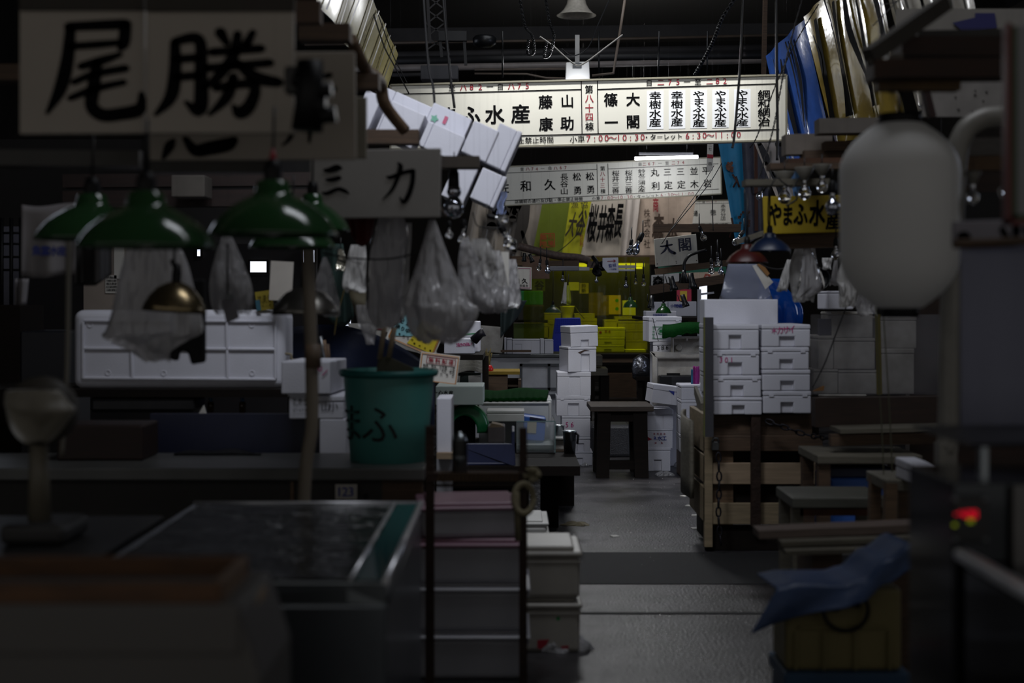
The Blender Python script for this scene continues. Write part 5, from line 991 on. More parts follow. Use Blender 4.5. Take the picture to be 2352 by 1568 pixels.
d = 3.75; t = board('shop_sign', [(2190, 508), (2420, 500), (2420, 556), (2190, 562)], d, .02, mat('dim_white_board', '#8c8890', .6, var=.05), 'white board with big black dots of writing above the bluish vinyl sheet')
b = MB()
for q in ([(0, .7, .9), (.1, .75, .7)],): stroke(b, q, 2214, 520, 36, d-.004)
for q in ([(.0, .1, .35), (.35, .8, .5)], [(.9, 0, .5), (.9, .95, .45)], [(1.5, .1, .4), (1.9, .9, .4)]): stroke(b, q, 2302, 522, 36, d-.004)
ink_part(b, t)
d = 3.3; t = thing('framed_sign', P(2345, 515, d), 'sign with a red and green striped frame at the edge of the near stall', 'sign')
b = MB(); b.pbox(2312, 52, 2324, 514, d, .03); b.pbox(2312, 504, 2450, 516, d, .03); b.build('red_frame', mat('dull_red', '#5c1410', .5, var=.06), t)
b = MB(); b.pbox(2324, 60, 2336, 504, d+.004, .03); b.pbox(2324, 492, 2450, 504, d+.004, .03); b.build('green_frame', mat('dull_green', '#263a10', .5, var=.06), t)
MB().pbox(2336, 60, 2450, 494, d+.02, .01).build('panel', mat('dim_panel', '#8a8a8c', .6, var=.04), t)
# lantern
d = 4.5; t = thing('hanging_paper_lantern', P(2066, 705, d), 'large white paper lantern with black caps hanging beside the grey pole', 'lantern')
R = S(135, d); H = S(424, d); pr = []
for k in range(45):
    v = k/44; e = abs(2*v-1); base = (1-max(0, (e-.42)/.58)**2.3*.62); taper = 1-.03*(1-v)
    r = R*min(1, base)*taper*(1+.006*math.sin(k*math.pi)); pr.append((r, v*H)); 
pr2 = []
for (r0, h0), (r1, h1) in zip(pr, pr[1:]): pr2 += [(r0, h0), ((r0+r1)/2*1.02, (h0+h1)/2)]
MB().lathe([(S(44, d), 0)]+pr2+[(S(48, d), H)], P(2066, 707, d), 56).build('paper_shade', film('washi', '#f6f5f2', clear=.0, rough=.6, bump=0), t)
for y0, y1, rr in ((262, 284, 49), (706, 728, 43)): MB().lathe([(0, 0), (S(rr, d), 0), (S(rr, d), S(y1-y0, d)), (0, S(y1-y0, d))], P(2066, y1, d), 36).build('cap', black, t)
MB().tube([P(2066, 262, d), P(2066, 200, d)], .006, 6).build('cord', black, t)
# near right timber and boards overhead
beam('wooden_beam', 2060, 112, 2330, 112, 4.6, 44, .12, mat('deep_brown', '#2c160a', .7, var=.2, stretch=(1, 1, 9)), 'upper dark brown beam over the paper lantern')
beam('wooden_beam', 1996, 164, 2330, 160, 4.45, 42, .12, mat('deep_brown2', '#341c0c', .7, var=.2, stretch=(1, 1, 9)), 'lower dark brown beam over the paper lantern')
beam('wooden_beam', 2012, 198, 2200, 198, 4.5, 22, .06, mat('ochre_wood', '#57401c', .7, var=.2), 'short ochre batten just above the lantern cap')
beam('wooden_beam', 2100, 85, 2330, 80, 4.9, 18, .1, mat('grey_batten', '#34322f', .7, var=.1), 'grey batten along the top of the dark brown beams')
b = MB(); b.bar(P(1995, 130, 4.4), P(2170, 6, 4.6), .04, .05); tag(b.build('grey_strut', mat('strut_grey', '#45413c', .6, .2, var=.1)), 'slanting grey strut crossing above the lantern', 'strut')
b = MB(); b.pbox(1997, 120, 2012, 144, 4.4, .06); b.pbox(2040, 124, 2075, 142, 4.5, .06); tag(b.build('bracket', mat('bracket_grey', '#5c564e', .5, .4, var=.1)), 'small grey bracket at the foot of the slanting strut', 'bracket')
d = 6.3; o = tag(MB().pbox(2120, 180, 2420, 268, d, .02).build('wall_board', mat('speckled_board', '#7c7874', .7, var=.1, scale=12)), 'pale speckled board behind the dark brown beams', 'board')
q = MB(); r = random.Random(2)
for _ in range(9): q.pbox(*(lambda x, y, s: (x, y, x+s, y+s*.6))(r.uniform(2190, 2300), r.uniform(186, 262), r.uniform(3, 6)), d-.004, .004)
q.build('stain', mat('stain_dark', '#2c2a28', .8, var=0), o)
o = tag(MB().pbox(2060, 20, 2420, 74, 6.6, .02).build('wall_board', mat('dim_poster_board', '#6a6660', .7, var=.05)), 'board with a dark blue painted shape at the top of the near stall', 'board')
MB().plate([(2188, 52), (2240, 40), (2240, 30), (2285, 30), (2290, 64), (2212, 72)], 6.59, .004).build('blue_shape', mat('deep_blue_paint', '#14144c', .6, var=.05), o)
tag(MB().pbox(700, 468, 1008, 474, 5.62, .72).build('trim_4', wood_d), kind='structure')
beam('wooden_beam', 2125, 210, 2140, 270, 5.6, 14, .05, mat('dark_red_wood', '#2a0f0a', .7, var=.1), 'dark red slanting strip under the ochre batten', 'strip')
for x0, y0, x1, h, dd, m, l in ((1876, 292, 2020, 34, 7.2, mat('buff_grey', '#5c5650', .7, var=.1), 'grey board end just left of the lantern top'), (1800, 334, 1906, 46, 7.4, mat('buff_grey2', '#6c645c', .7, var=.1), 'paler grey board end below the grey one, under the glossy banners'),
        (1890, 338, 1990, 22, 7.3, wood_d, 'brown beam end right of the paler grey board'), (1842, 358, 1950, 20, 7.35, wood_d, 'brown beam end stepping below the grey boards'), (1805, 376, 1960, 20, 7.25, mat('mid_brown', '#4a2c16', .7, var=.2), 'middle brown beam end stepping further down'), (1764, 384, 1940, 14, 7.15, wood_d, 'lowest stepped brown beam end above the cone lamps'), (1708, 421, 1900, 14, 7.0, wood_g, 'pale wooden rail carrying the cone lamps')):
    beam('wooden_beam', x0, y0, x1, y0-2, dd, h, .12, m, l)
beam('wooden_beam', 1755, 556, 1960, 550, 7.7, 34, .08, wood_d, 'brown beam under the yellow board')
beam('wooden_rail', 1690, 556, 1800, 520, 8.6, 12, .06, wood_g, 'grey rail rising behind the blue pendant lamp', 'rail')
beam('wooden_rail', 1500, 524, 1700, 524, 13.5, 18, .1, wood_d, 'brown rail above the tilted white board', 'rail')
beam('wooden_rail', 1505, 624, 1700, 600, 13.6, 14, .08, wood_m, 'brown rail below the tilted white board', 'rail')
beam('slat_bundle', 2110, 340, 2310, 336, 5.2, 40, .03, mat('paper_slats', '#55504c', .8, var=.2, scale=30, stretch=(1, 1, 20)), 'stack of grey slats behind the bent pole', 'slats')
beam('wooden_beam', 2110, 360, 2320, 358, 5.4, 66, .05, mat('ochre_board', '#4a3214', .7, var=.2), 'ochre board behind the bent pole')
b = MB(); b.pbox(2200, 440, 2330, 520, 6.0, .02); tag(b.build('black_board', black), 'black panel behind the clear bulb by the pole', 'panel')
# ------------------------------------------------------------------ near left: glass topped tank, tray, scale
t = thing('steel_tank', (-.69, 4.2, 0), 'stainless tank with a wet clear lid in front of the counter', 'tank')
X0, X1, Y0, Y1, ZT = -1.10, -.315, 3.55, 4.92, .80
MB().box(X0, Y0, .05, X1, Y1, ZT-.06).build('body', mat('tank_steel', '#7d8288', .3, 1., var=.1, scale=2.5, bump=.05, bscale=4), t, bevel=.006)
b = MB()
for q in ((X0, Y0, X1, Y0+.03), (X0, Y1-.03, X1, Y1), (X0, Y0, X0+.05, Y1), (X1-.1, Y0, X1, Y1)): b.box(q[0], q[1], ZT-.06, q[2], q[3], ZT-.002)
b.build('rim', steel, t, bevel=.004)
b = MB(); b.grid(lambda u, v: Vector((X0+.03+(X1-X0-.11)*u, Y0+.02+(Y1-Y0-.04)*v, ZT+.002+.003*math.sin(u*9+v*21)*math.sin(v*13))), 30, 40)
lidm = mat('wet_clear_lid', '#2a2c2c', .14, 0, var=.2, scale=6, bump=1., bscale=7, bdist=.06, spec=.9, stretch=(1, 4, 1)); b.build('lid', lidm, t)
b = MB(); b.tube([(X1, Y0, ZT), (X1, Y1, ZT)], .011, 8); b.tube([(X1-.09, Y0+.02, ZT), (X1-.09, Y1, ZT)], .007, 8); b.tube([(X0, Y1, ZT), (X1, Y1, ZT)], .006, 8); b.build('edge_bead', mat('satin_bead', '#d8d8dc', .3, .7, var=0), t)
MB().quad((X1-.085, Y0+.01, ZT+.001), (X1-.008, Y0+.01, ZT+.001), (X1-.008, Y1-.01, ZT+.001), (X1-.085, Y1-.01, ZT+.001)).build('glass_strip', mat('teal_glass', '#23484c', .1, 0, var=.05), t)
for x in (X0+.03, X1-.06): MB().box(x, Y0+.04, 0, x+.04, Y0+.08, .05).build('foot', black, t)
d = 2.5; t = thing('grey_bin', (-.95, 2.65, 0), 'large grey insulated bin filling the near corner under the wooden tray', 'bin')
z = Zz(1386, d); b = MB()
for xs, y0, y1, z0, z1 in ((((-1.6, W(545, d), W(600, d)), 2.5, 2.84, .0, z-.004)),):
    b.add([(xs[0], y0, z1), (xs[1], y0, z1), (xs[2], y0, z1-.13), (xs[2], y0, 0), (xs[0], y0, 0)]+[(xs[0], y1, z1), (xs[1], y1, z1), (xs[2], y1, z1-.13), (xs[2], y1, 0), (xs[0], y1, 0)], [[0, 1, 2, 3, 4], [9, 8, 7, 6, 5], [0, 5, 6, 1], [1, 6, 7, 2], [2, 7, 8, 3], [3, 8, 9, 4], [4, 9, 5, 0]])
b.build('body', mat('grey_bin_plastic', '#55524f', .5, var=.06, scale=2), t, bevel=.012)
MB().box(-1.6, 2.49, .88, W(552, d), 2.508, z).build('front_wall', mat('grey_bin_plastic', '#4c4a49'), t, bevel=.004)
t = thing('wooden_tray', (-.95, 2.65, .9), 'shallow brown wooden tray on the grey bin in the near corner', 'tray')
xr, y0, y1, zt_ = -.515, 2.5, 2.79, 1.0; tw = mat('tray_wood', '#5c3c20', .6, var=.2, scale=3, stretch=(3, 8, 14), bump=.1, bscale=20)
z = .90; y0 = 2.515
MB().box(-1.6, y0, z, xr, y0+.018, zt_).build('front_side', tw, t, bevel=.003); MB().box(-1.6, y1-.018, z, xr, y1, zt_).build('back_side', tw, t, bevel=.003)
MB().box(xr-.018, y0+.018, z, xr, y1-.018, zt_).build('end_side', mat('tray_end_wood', '#7a6450', .6, var=.15, stretch=(3, 8, 14), scale=3), t, bevel=.003); MB().box(-1.6, y0+.018, z, xr-.018, y1-.018, z+.01).build('bottom', tw, t)
b = MB(); b.add([P(552, 1386, 2.62), P(584, 1348, 2.72), P(586, 1412, 2.72), P(560, 1392, 2.62)]+[p+Vector((.02, .015, 0)) for p in (P(552, 1386, 2.62), P(584, 1348, 2.72), P(586, 1412, 2.72), P(560, 1392, 2.62))], [[0, 1, 2, 3], [7, 6, 5, 4], [0, 4, 5, 1], [1, 5, 6, 2], [2, 6, 7, 3], [3, 7, 4, 0]])
tag(b.build('wooden_wedge', wood_l), 'pale wooden wedge at the corner of the shallow tray', 'wedge')
t = thing('dark_table', (-1.75, 4.2, 0), 'low dark table under the bagged scale', 'table')
MB().box(-2.6, 3.95, .74, -1.15, 4.7, .79).build('top', mat('dark_table_top', '#1c1b1a', .5, var=.15), t, bevel=.006)
for x in (-2.5, -1.22):
    for y in (4.0, 4.6): MB().box(x, y, 0, x+.05, y+.05, .74).build('leg', wood_b, t)
d = 4.15; t = thing('weighing_scale', P(80, 1225, d), 'old weighing scale with a plastic bag over its head', 'scale'); zb = .792
MB().box(W(10, d), d-.05, zb, W(160, d), d+.2, zb+.06).build('base', mat('scale_base', '#2c2b2a', .5, var=.1), t, bevel=.02)
MB().tube([(W(78, d), d+.05, zb+.06), (W(76, d), d+.05, Zz(1010, d))], [.034, .026], 14).build('column', mat('scale_column', '#6a6456', .5, var=.1), t)
MB().lathe([(0, -.03), (.1, -.03), (.1, .03), (0, .03)], P(85, 945, d)+Vector((0, .05, 0)), 24, Matrix.Rotation(math.pi/2, 3, 'X')).build('dial', mat('scale_dial', '#3a3630', .5, var=.05), t)
d2 = d-.02; t2 = thing('plastic_bag', P(88, 1000, d2), 'crumpled translucent bag pulled over the head of the scale', 'bag')
def bagshape(rows, d, depth=.35, folds=5, amp=.12, seed=1, nu=64, nv=28, sharp=1.):
    """closed draped shape whose photo outline follows rows (py, x left, x right)"""
    r = random.Random(seed); ph = [r.uniform(0, 6.28) for _ in range(6)]; R_ = smooth_pts(rows, 5); b = MB(); n = len(R_)-1
    def fn(u, v):
        k = v*n; i = min(int(k), n-1); f = k-i; y, xl, xr = [a+(c-a)*f for a, c in zip(R_[i], R_[i+1])]
        a = u*2*math.pi; c, s = math.cos(a), math.sin(a); hw = (xr-xl)/2; cx = (xl+xr)/2
        pl = abs(math.sin(folds*a*.5+ph[0]+v*1.3))-.6+.55*abs(math.sin((folds*.5+1.5)*a+ph[1]-v*2.4)); vv = min(1, v*1.6)
        cr = .5*math.sin(v*11+ph[4]+2.3*math.sin(a+ph[5]))*max(0, math.sin(a*2+ph[2]))
        fo = 1+amp*1.7*vv*(pl+.45*cr)
        x = cx+hw*c*(1+(fo-1)*(1-abs(c))); yy = d-S(hw, d)*depth*s*fo-.012*math.sin(v*9+ph[2]+a)*v
        return Vector((W(x, d), yy, Zz(y+(hw*.14*(math.sin(3*a+ph[3])+.6*abs(math.sin(folds*a+ph[0])))*v**3 if v > .6 else 0), d)))
    b.grid(fn, nu, nv); return b
bagshape([(895, 25, 130), (900, 14, 140), (925, 12, 158), (940, 14, 172), (965, 18, 156), (990, 30, 134), (1012, 58, 108)], d2, .55, 5, .10, 4).build('film', film('dusty_film', '#8a8374', clear=.1, rough=.5), t2)
# containers with pink lids
G = 'white storage boxes beside the steel tank'
def lidded(x0, y0, x1, y1, d, dep, label, lidm, group=G, yaw=0., lh=.16, bodym=None, taper=.03):
    w = S(x1-x0, d); h = S(y1-y0, d); z0 = Zz(y1, d); cx = W((x0+x1)/2, d); t = thing('storage_box', (cx, d+dep/2, z0), label, 'storage box', group)
    zl = z0+h*(1-lh); b = MB(); xa, xb, ya, yb = cx-w/2, cx+w/2, d, d+dep; k = w*taper
    lo = [(xa+k, ya+k, z0), (xb-k, ya+k, z0), (xb-k, yb-k, z0), (xa+k, yb-k, z0)]; hi = [(xa+.006, ya+.006, zl), (xb-.006, ya+.006, zl), (xb-.006, yb-.006, zl), (xa+.006, yb-.006, zl)]
    b.add(lo+hi, [[3, 2, 1, 0], [4, 5, 6, 7], [0, 1, 5, 4], [1, 2, 6, 5], [2, 3, 7, 6], [3, 0, 4, 7]]); b.build('body', bodym or pclear, t, bevel=.02, seg=3)
    MB().box(xa+.001, ya+.001, zl-h*.10, xb-.001, yb-.001, zl-h*.07).build('ridge', bodym or pclear, t, bevel=.003)
    L = MB(); L.box(xa-.004, ya-.004, zl, xb+.004, yb+.004, zl+h*lh*.55); L.box(xa+.03, ya+.03, zl+h*lh*.5, xb-.03, yb-.03, z0+h); L.build('lid', lidm, t, bevel=.014, seg=3)
    t.rotation_euler.z = math.radians(yaw); return t
d = 5.62
o = lidded(900, 1453, 1216, 1562, d, .42, 'bottom storage box of the pink lidded stack, standing on the floor', pclear); o.location.z = 0
lidded(900, 1343, 1216, 1452, d, .42, 'second storage box from the floor in the pink lidded stack', pclear)
lidded(908, 1240, 1208, 1342, d, .42, 'upper middle storage box with a pink lid', pink, lh=.18)
lidded(952, 1172, 1196, 1252, d+.02, .40, 'top storage box with a pink lid, beside the tank edge', pink, yaw=6, lh=.2).location.z = Zz(1239, d)+.001
G2 = 'grey containers on the floor by the aisle'; d = 6.05
o = lidded(1190, 1376, 1336, 1500, d, .42, 'lower grey container with a small green and white label', pgrey, G2, bodym=pgrey, lh=.18); o.location.z = 0
ov = Zz(1500, d)
q = MB(); q.plate([(1275, 1412), (1312, 1418), (1314, 1448), (1280, 1446)], d+.008, .003); q.build('label', paper, o)
q = MB(); q.plate([(1282+5*math.cos(k*.8), 1420+5*math.sin(k*.8)) for k in range(8)], d+.006, .003); q.build('green_dot', green_ink, o)
lidded(1190, 1256, 1336, 1375, d, .42, 'upper grey container with a round white spot on its lid', pgrey, G2, bodym=pgrey, lh=.2).location.z = Zz(1376, d)-ov+.001
d = 8.0
z0 = Zz(1286, d)
o = lidded(1190, 1200, 1262, 1278, d, .45, 'lower white container seen over the grey containers', pwhite, G2, bodym=pwhite, lh=.2); o.location.z = 0
o2 = lidded(1190, 1172, 1259, 1200, d, .45, 'top white container seen over the grey containers', pwhite, G2, bodym=pwhite, lh=.35); o2.location.z = Zz(1200, d)-Zz(1278, d)+.001
# rusty hand truck in front of the storage boxes
d = 5.4; t = thing('hand_truck', (W(1098, d), d, 0), 'rusty steel hand truck frame standing before the storage boxes', 'hand truck')
for x0, x1, y0 in ((975, 1000, 978), (1190, 1213, 982)):
    MB().bar((W((x0+x1)/2, d), d, Zz(y0, d)), (W((x0+x1)/2, d), d, 0), S(x1-x0, d)*.8, .03, up=(0, 1, 0)).build('post', rust, t)
MB().pbox(978, 1086, 1206, 1106, d-.04, .08).build('cross_bar', rust, t); MB().pbox(978, 1112, 1206, 1118, d, .02).build('cross_bar', rust, t)
b = MB()
for k in range(20): b.bar(P(1010+k*9.4, 1086, d-.044), P(1006+k*9.4, 1106, d-.044), .008, .006, up=(0, 1, 0))
b.build('grip_wire', mat('rust_light', '#57442c', .7, .3, var=.2), t)
t = thing('rope_loop', P(1205, 1175, 5.33), 'pale frayed rope loop tied on the hand truck post', 'rope')
b = MB(); b.tube([P(1203+22*math.cos(a), 1145+34*math.sin(a), 5.33-.02*math.sin(a)) for a in [k*2*math.pi/24 for k in range(25)]], .013, 8); b.tube([P(1186, 1130, 5.33), P(1188, 1180, 5.34), P(1190, 1240, 5.36)], .012, 8); b.build('rope', mat('pale_rope', '#7c745c', .9, var=.15), t)
heap_ = MB(); r = random.Random(1)
for k in range(26):
    a = r.uniform(0, 6.28); heap_.tube([P(1222, 1092, 5.33), P(1222+20*math.cos(a), 1090+18*math.sin(a), 5.33-.02*r.random())], .006, 5)
heap_.build('frayed_end', MATS['pale_rope'], t)
d = 5.4; t = thing('metal_flask', P(1058, 1086, d), 'metal flask with a dark band standing on the hand truck bar', 'flask')
b = MB(); r0 = S(18, d); h = S(95, d); b.lathe([(0, 0), (r0, 0), (r0, h*.42)], P(1056, 1086, d), 24); b.build('base', steel, t)
MB().lathe([(r0*.98, h*.42), (r0*.98, h*.62), (r0*.96, h*.8)], P(1056, 1086, d), 24).build('band', mat('band_dark', '#1a1a1c', .3, var=.2), t)
MB().lathe([(r0*.96, h*.8), (r0*.7, h*.93), (r0*.3, h*.97), (r0*.3, h), (0, h)], P(1056, 1086, d), 24).build('shoulder', steel, t)
# pale pole before the counter
d = 5.25; t = thing('pale_pole', P(690, 1150, d), 'pale taped pole rising between the tank and the counter', 'pole')
MB().tube(smooth_pts([(W(692, d), d, 0), (W(694, d), d, .55), P(702, 1080, d), P(716, 980, d), P(716, 850, d), P(712, 720, d), P(708, 570, d), P(706, 500, d)], 6), [.024]*43, 14).build('tube', mat('taped_pole', '#7c7264', .6, var=.15, scale=3), t)
b = MB(); b.tube([P(719, 845, d), P(719, 790, d)], .03, 14); b.build('tape', mat('brown_tape', '#6c5a48', .6, var=.2), t)
b = MB(); b.tube(smooth_pts([P(158, 540, 4.7), P(156, 760, 4.7), P(152, 900, 4.7), P(142, 1046, 4.7)]), .008, 6); tag(b.build('hanging_string', mat('grey_cord', '#6c685f', .7, var=0)), 'thin grey cord hanging beside the bagged scale', 'cord')
# ------------------------------------------------------------------ pendant lamps
enam = mat('green_enamel', '#28482a', .14, var=.05, coat=.2); inner = mat('lamp_inside', '#8c9a8c', .4, var=0)
def shade_prof(R, H): return [(R*.2, H), (R*.24, H*.98), (R*.27, H*.82), (R*.30, H*.73), (R*.45, H*.65), (R*.64, H*.51), (R*.81, H*.34), (R*.92, H*.17), (R*.975, H*.05), (R, 0)]
def pendant(px, py, rpx, hpx, d, label, m, group=None, neck=34, topred=False, name='pendant_lamp', prof=None, tilt=0., up=120):
    """px, py = middle of the rim in the photo"""
    c = P(px, py, d); R = S(rpx, d); H = S(hpx, d); t = thing(name, c, label, 'lamp', group)
    RM = Matrix.Rotation(math.radians(tilt), 3, 'Y') if tilt else None
    MB().lathe((prof or shade_prof)(R, H), c, 48, RM).build('shade', m, t, solid=.003)
    k = S(neck, d); n = MB(); n.lathe([(R*.14, H*.97), (R*.15, H+k*.5), (R*.11, H+k*.95), (0, H+k)], c, 20, RM); n.build('socket', black, t)
    if topred: MB().lathe([(R*.06, H+k), (R*.02, H+k*1.5), (0, H+k*1.5)], c, 12).build('wire_cap', mat('red_cap', '#8c1022', .4, var=0), t)
    p = c+Vector((0, 0, H+k)); MB().tube([p, p+Vector((.004, 0, S(up, d)))], .004, 6).build('cord', wire, t)
    MB().lathe([(0, -R*.02), (R*.16, R*.04), (R*.17, R*.16), (R*.08, R*.4), (R*.08, H*.9)], c, 18).build('bulb', mat('bulb_white', '#b8b8b4', .15, var=0), t)
    return t
G = 'green enamel lamps over the near left stall'
pendant(336, 568, 158, 128, 3.6, 'widest green enamel lamp, lowest of the near left lamps', enam, G, 46)
pendant(627, 541, 148, 126, 3.95, 'green enamel lamp with a red wire cap in front of the pale pole', enam, G, 50, True)
pendant(212, 550, 130, 104, 4.4, 'dim green enamel lamp half behind the widest one', enam, G, 40)
pendant(718, 530, 86, 84, 5.3, 'green enamel lamp just under the three bar board', enam, G, 30)
pendant(672, 569, 100, 80, 5.0, 'lowest green lamp rim tucked behind the lamp with the red cap', enam, G, 26, up=60)
def dome(R, H): return [(R*.10, H), (R*.16, H*1.0), (R*.34, H*.93), (R*.58, H*.78), (R*.8, H*.5), (R*.94, H*.2), (R, 0)]
alum = mat('aged_aluminium', '#8a7a5c', .25, .9, var=.15, scale=5); alum2 = mat('dull_aluminium', '#8f8c86', .3, .85, var=.1, scale=5)
pendant(400, 716, 73, 68, 4.8, 'brassy metal dome lamp in front of the big left bag', alum, None, 44, prof=dome, name='dome_lamp', tilt=4)
pendant(702, 722, 78, 62, 5.7, 'dull silver dome lamp crossed by the pale pole', alum2, None, 48, prof=dome, name='dome_lamp')
pendant(1716, 603, 48, 42, 7.5, 'dark red enamel lamp below the blue one over the cart', mat('red_enamel', '#42100e', .4, var=.15), None, 18, up=100)
pendant(1768, 577, 48, 42, 7.1, 'dark blue enamel lamp beside the yellow board', mat('blue_enamel', '#0f1f3c', .4, var=.15), None, 18, up=170)
pendant(1270, 718, 20, 18, 18.8, 'small grey green lamp hanging before the yellow stall', mat('grey_green_enamel', '#31453a', .3, var=.05), None, 10, up=90)
pendant(1448, 706, 17, 24, 19.2, 'small green lamp inside the yellow stall near the carton', enam, None, 8, up=80)
pendant(1524, 719, 18, 22, 13.6, 'small dark green lamp above the box with the green emblem', mat('deep_green_enamel', '#123a12', .25, var=.05), None, 8, up=70)
# bell shaped shade at the top of the picture
t = thing('bell_lamp', P(1324, 38, 9.5), 'mottled white bell shaped lamp hanging at the very top over the aisle', 'lamp')
r = S(45, 9.5); MB().lathe([(r*.28, r*2.0), (r*.38, r*1.7), (r*.42, r*.9), (r*.5, r*.55), (r*.64, r*.3), (r*.84, r*.1), (r, .0)], P(1324, 36, 9.5), 48).build('shade', mat('mottled_white', '#d0cabd', .4, var=.10, scale=45), t, solid=.003)
MB().tube([P(1324, -20, 9.5), P(1324, -90, 9.5)], .01, 8).build('cord', wire, t)
# fluorescent fixtures
d = 13.6; t = thing('fluorescent_lamp', P(1326, 182, d), 'fluorescent fixture with a bright white reflector above the large sign', 'lamp')
MB().pbox(1321, 80, 1331, 145, d, .04).build('stem', pwhite, t)
b = MB(); b.plate([(1300, 143), (1353, 141), (1356, 196), (1298, 198)], d, .02); b.build('reflector', mat('white_reflector', '#f2f2ee', .4, var=.0), t, bevel=.008)
MB().pbox(1316, 144, 1336, 156, d-.05, .05).build('bracket', steel_d, t)
MB().tube([P(1302, 188, d-.12), P(1352, 187, d-.12)], .018, 10).build('tube', mat('lit_tube', '#ffffff', .4, var=0, emit='#f6f8ff', estr=14.), t)
area('fixture_light', (W(1327, d), d-.3, Zz(183, d)), (W(1327, d), d-1.4, 2.0), .6, .12, 42, (.97, .98, 1.0))
d = 17.6; t = thing('fluorescent_lamp', P(1530, 370, d), 'lit fluorescent tube hanging just above the second white sign', 'lamp')
MB().pbox(1468, 350, 1592, 355, d+.02, .06).build('housing', mat('lamp_housing', '#4a4a4e', .5, var=0), t)
MB().tube([P(1458, 364, d), P(1603, 360, d)], S(3.6, d), 12).build('tube', MATS['lit_tube'], t)
area('aisle_tube_light', (W(1530, d), d-.05, Zz(368, d)), (W(1530, d), d+1.2, Zz(560, d)), .8, .12, 9, (.95, .97, 1.0))
for x in (1485, 1578): pipe('hanging_rod', [(x, 270), (x, 352)], d+.05, 1.2, blackg, 'thin wire holding one end of the lit tube' + (' at its left' if x < 1500 else ' at its right'), 'rod')
d = 16.8; t = thing('fluorescent_lamp', P(1290, 620, d), 'unlit grey fluorescent fixture under the wooden beam of the banner stall', 'lamp')
MB().pbox(1262, 611, 1330, 622, d, .1).build('housing', mat('grey_housing', '#7c7c84', .4, var=.05), t, bevel=.01); MB().pbox(1330, 613, 1354, 621, d+.01, .08).build('end_piece', mat('silver_end', '#a4a4ac', .3, .5, var=.05), t)
d = 17; t = thing('fluorescent_lamp', P(1440, 618, d), 'white twin tube fixture right of the arrow notice', 'lamp')
MB().pbox(1421, 609, 1460, 616, d, .1).build('housing', pwhite, t); MB().tube([P(1421, 620.5, d), P(1458, 620.5, d)], .012, 8).build('tube', mat('white_tube', '#dcdce4', .3, var=0), t)
# ------------------------------------------------------------------ banners and vinyl curtains
def strip(name, q, d, m, label, cat='banner', wav=.03, n=9., group='cloth banners over the far stall', par=None, tilt=0.):
    """q: upper left, upper right, lower right, lower left in the photo"""
    b = MB(); r = random.Random(int(q[0][0])); ph = r.uniform(0, 6)
    def fn(u, v):
        x = (q[0][0]*(1-u)+q[1][0]*u)*(1-v)+(q[3][0]*(1-u)+q[2][0]*u)*v; y = (q[0][1]*(1-u)+q[1][1]*u)*(1-v)+(q[3][1]*(1-u)+q[2][1]*u)*v
        return P(x, y, d+wav*math.sin(u*n+ph)*(.4+.6*v)+tilt*v)
    b.grid(fn, 24, 10); o = b.build(name, m, par)
    if par is None: tag(o, label, cat, group)
    return o
grey_v = mat('grey_vinyl', '#8c8680', .25, var=.1, scale=4, bump=.25, bscale=5)
olive = mat('olive_cloth', '#5c6a06', .5, var=.05); yel = mat('yellow_cloth', '#a8a812', .6, var=.05); cloth = mat('white_cloth', '#b4aca2', .7, var=.05); cloth2 = mat('pinkish_cloth', '#bba99b', .45, var=.08)
d = 21.5
B = 'cloth banners over the far stall'
o = strip('hanging_banner', ((1090, 440), (1250, 440), (1228, 590), (1060, 590)), d+.4, grey_v, 'grey glossy vinyl banner with broad black strokes, at the end by the bags', wav=.06, n=20)
k = MB()
for q in ([(.1, .1, .16), (.08, .5, .2)], [(.3, .05, .1), (.28, .45, .14)], [(.5, .02, .1), (.48, .35, .14)], [(.72, .0, .2), (.66, .5, .22), (.5, .98, .1)], [(.66, .6, .06), (.76, .95, .08)]): stroke(k, q, 1120, 460, 120, d+.3)
for q in ([(0, 0, .5), (-.3, .5, .5)], [(.6, 0, .5), (.3, .6, .5)], [(1.1, .05, .5), (.9, .5, .4)]): stroke(k, q, 1150, 470, 36, d+.3)
k.build('lettering', mat('grey_black_ink', '#26221f', .5, var=0), o)
o = strip('hanging_banner', ((1250, 445), (1312, 445), (1290, 588), (1222, 585)), d, olive, 'olive green banner with a red seal', wav=.01)
k = MB(); q = ((1242, 537), (1273, 536), (1274, 566), (1241, 568))
for i in range(4): k.bar(P(*q[i], d-.04), P(*q[(i+1) % 4], d-.04), S(2, d), .002, up=(0, 1, 0))
for ch, x, y in (('築', 1249, 545), ('地', 1249, 559), ('市', 1265, 544), ('場', 1265, 558)): put(k, ch, x, y, 14, 13, d-.05, 0, .02)
k.build('seal', mat('seal_red', '#8a3010', .6, var=0), o)
o = strip('hanging_banner', ((1312, 445), (1362, 445), (1333, 592), (1290, 588)), d, yel, 'bright yellow banner with slanting black brush characters', wav=.015)
k = MB(); put(k, '大', 1314, 516, 20, 62, d-.05, 6, .02, .5); put(k, '谷', 1335, 512, 22, 66, d-.05, 4, .02, .5); line(k, '漁協', 1320, 470, 1342, 470, 18, d-.05, .01); k.build('lettering', mat('brown_black', '#241c08', .6, var=0), o); k = MB(); column(k, '目利', 1336, (546, 560), 9, 14, d-.05); k.build('red_mark', mat('seal_red', '#8a3010'), o)
o = strip('hanging_banner', ((1362, 445), (1440, 440), (1424, 592), (1333, 592)), d, cloth, 'white cloth banner with four tall slanting black characters', wav=.015)
k = MB()
for ch, x, y, wv, h in (('桜', 1361, 512, 22, 92), ('井', 1383, 514, 21, 90), ('森', 1402, 510, 20, 88), ('長', 1421, 506, 20, 86)): put(k, ch, x, y, wv, h, d-.05, 0, .024, .5)
k.build('lettering', ink, o)
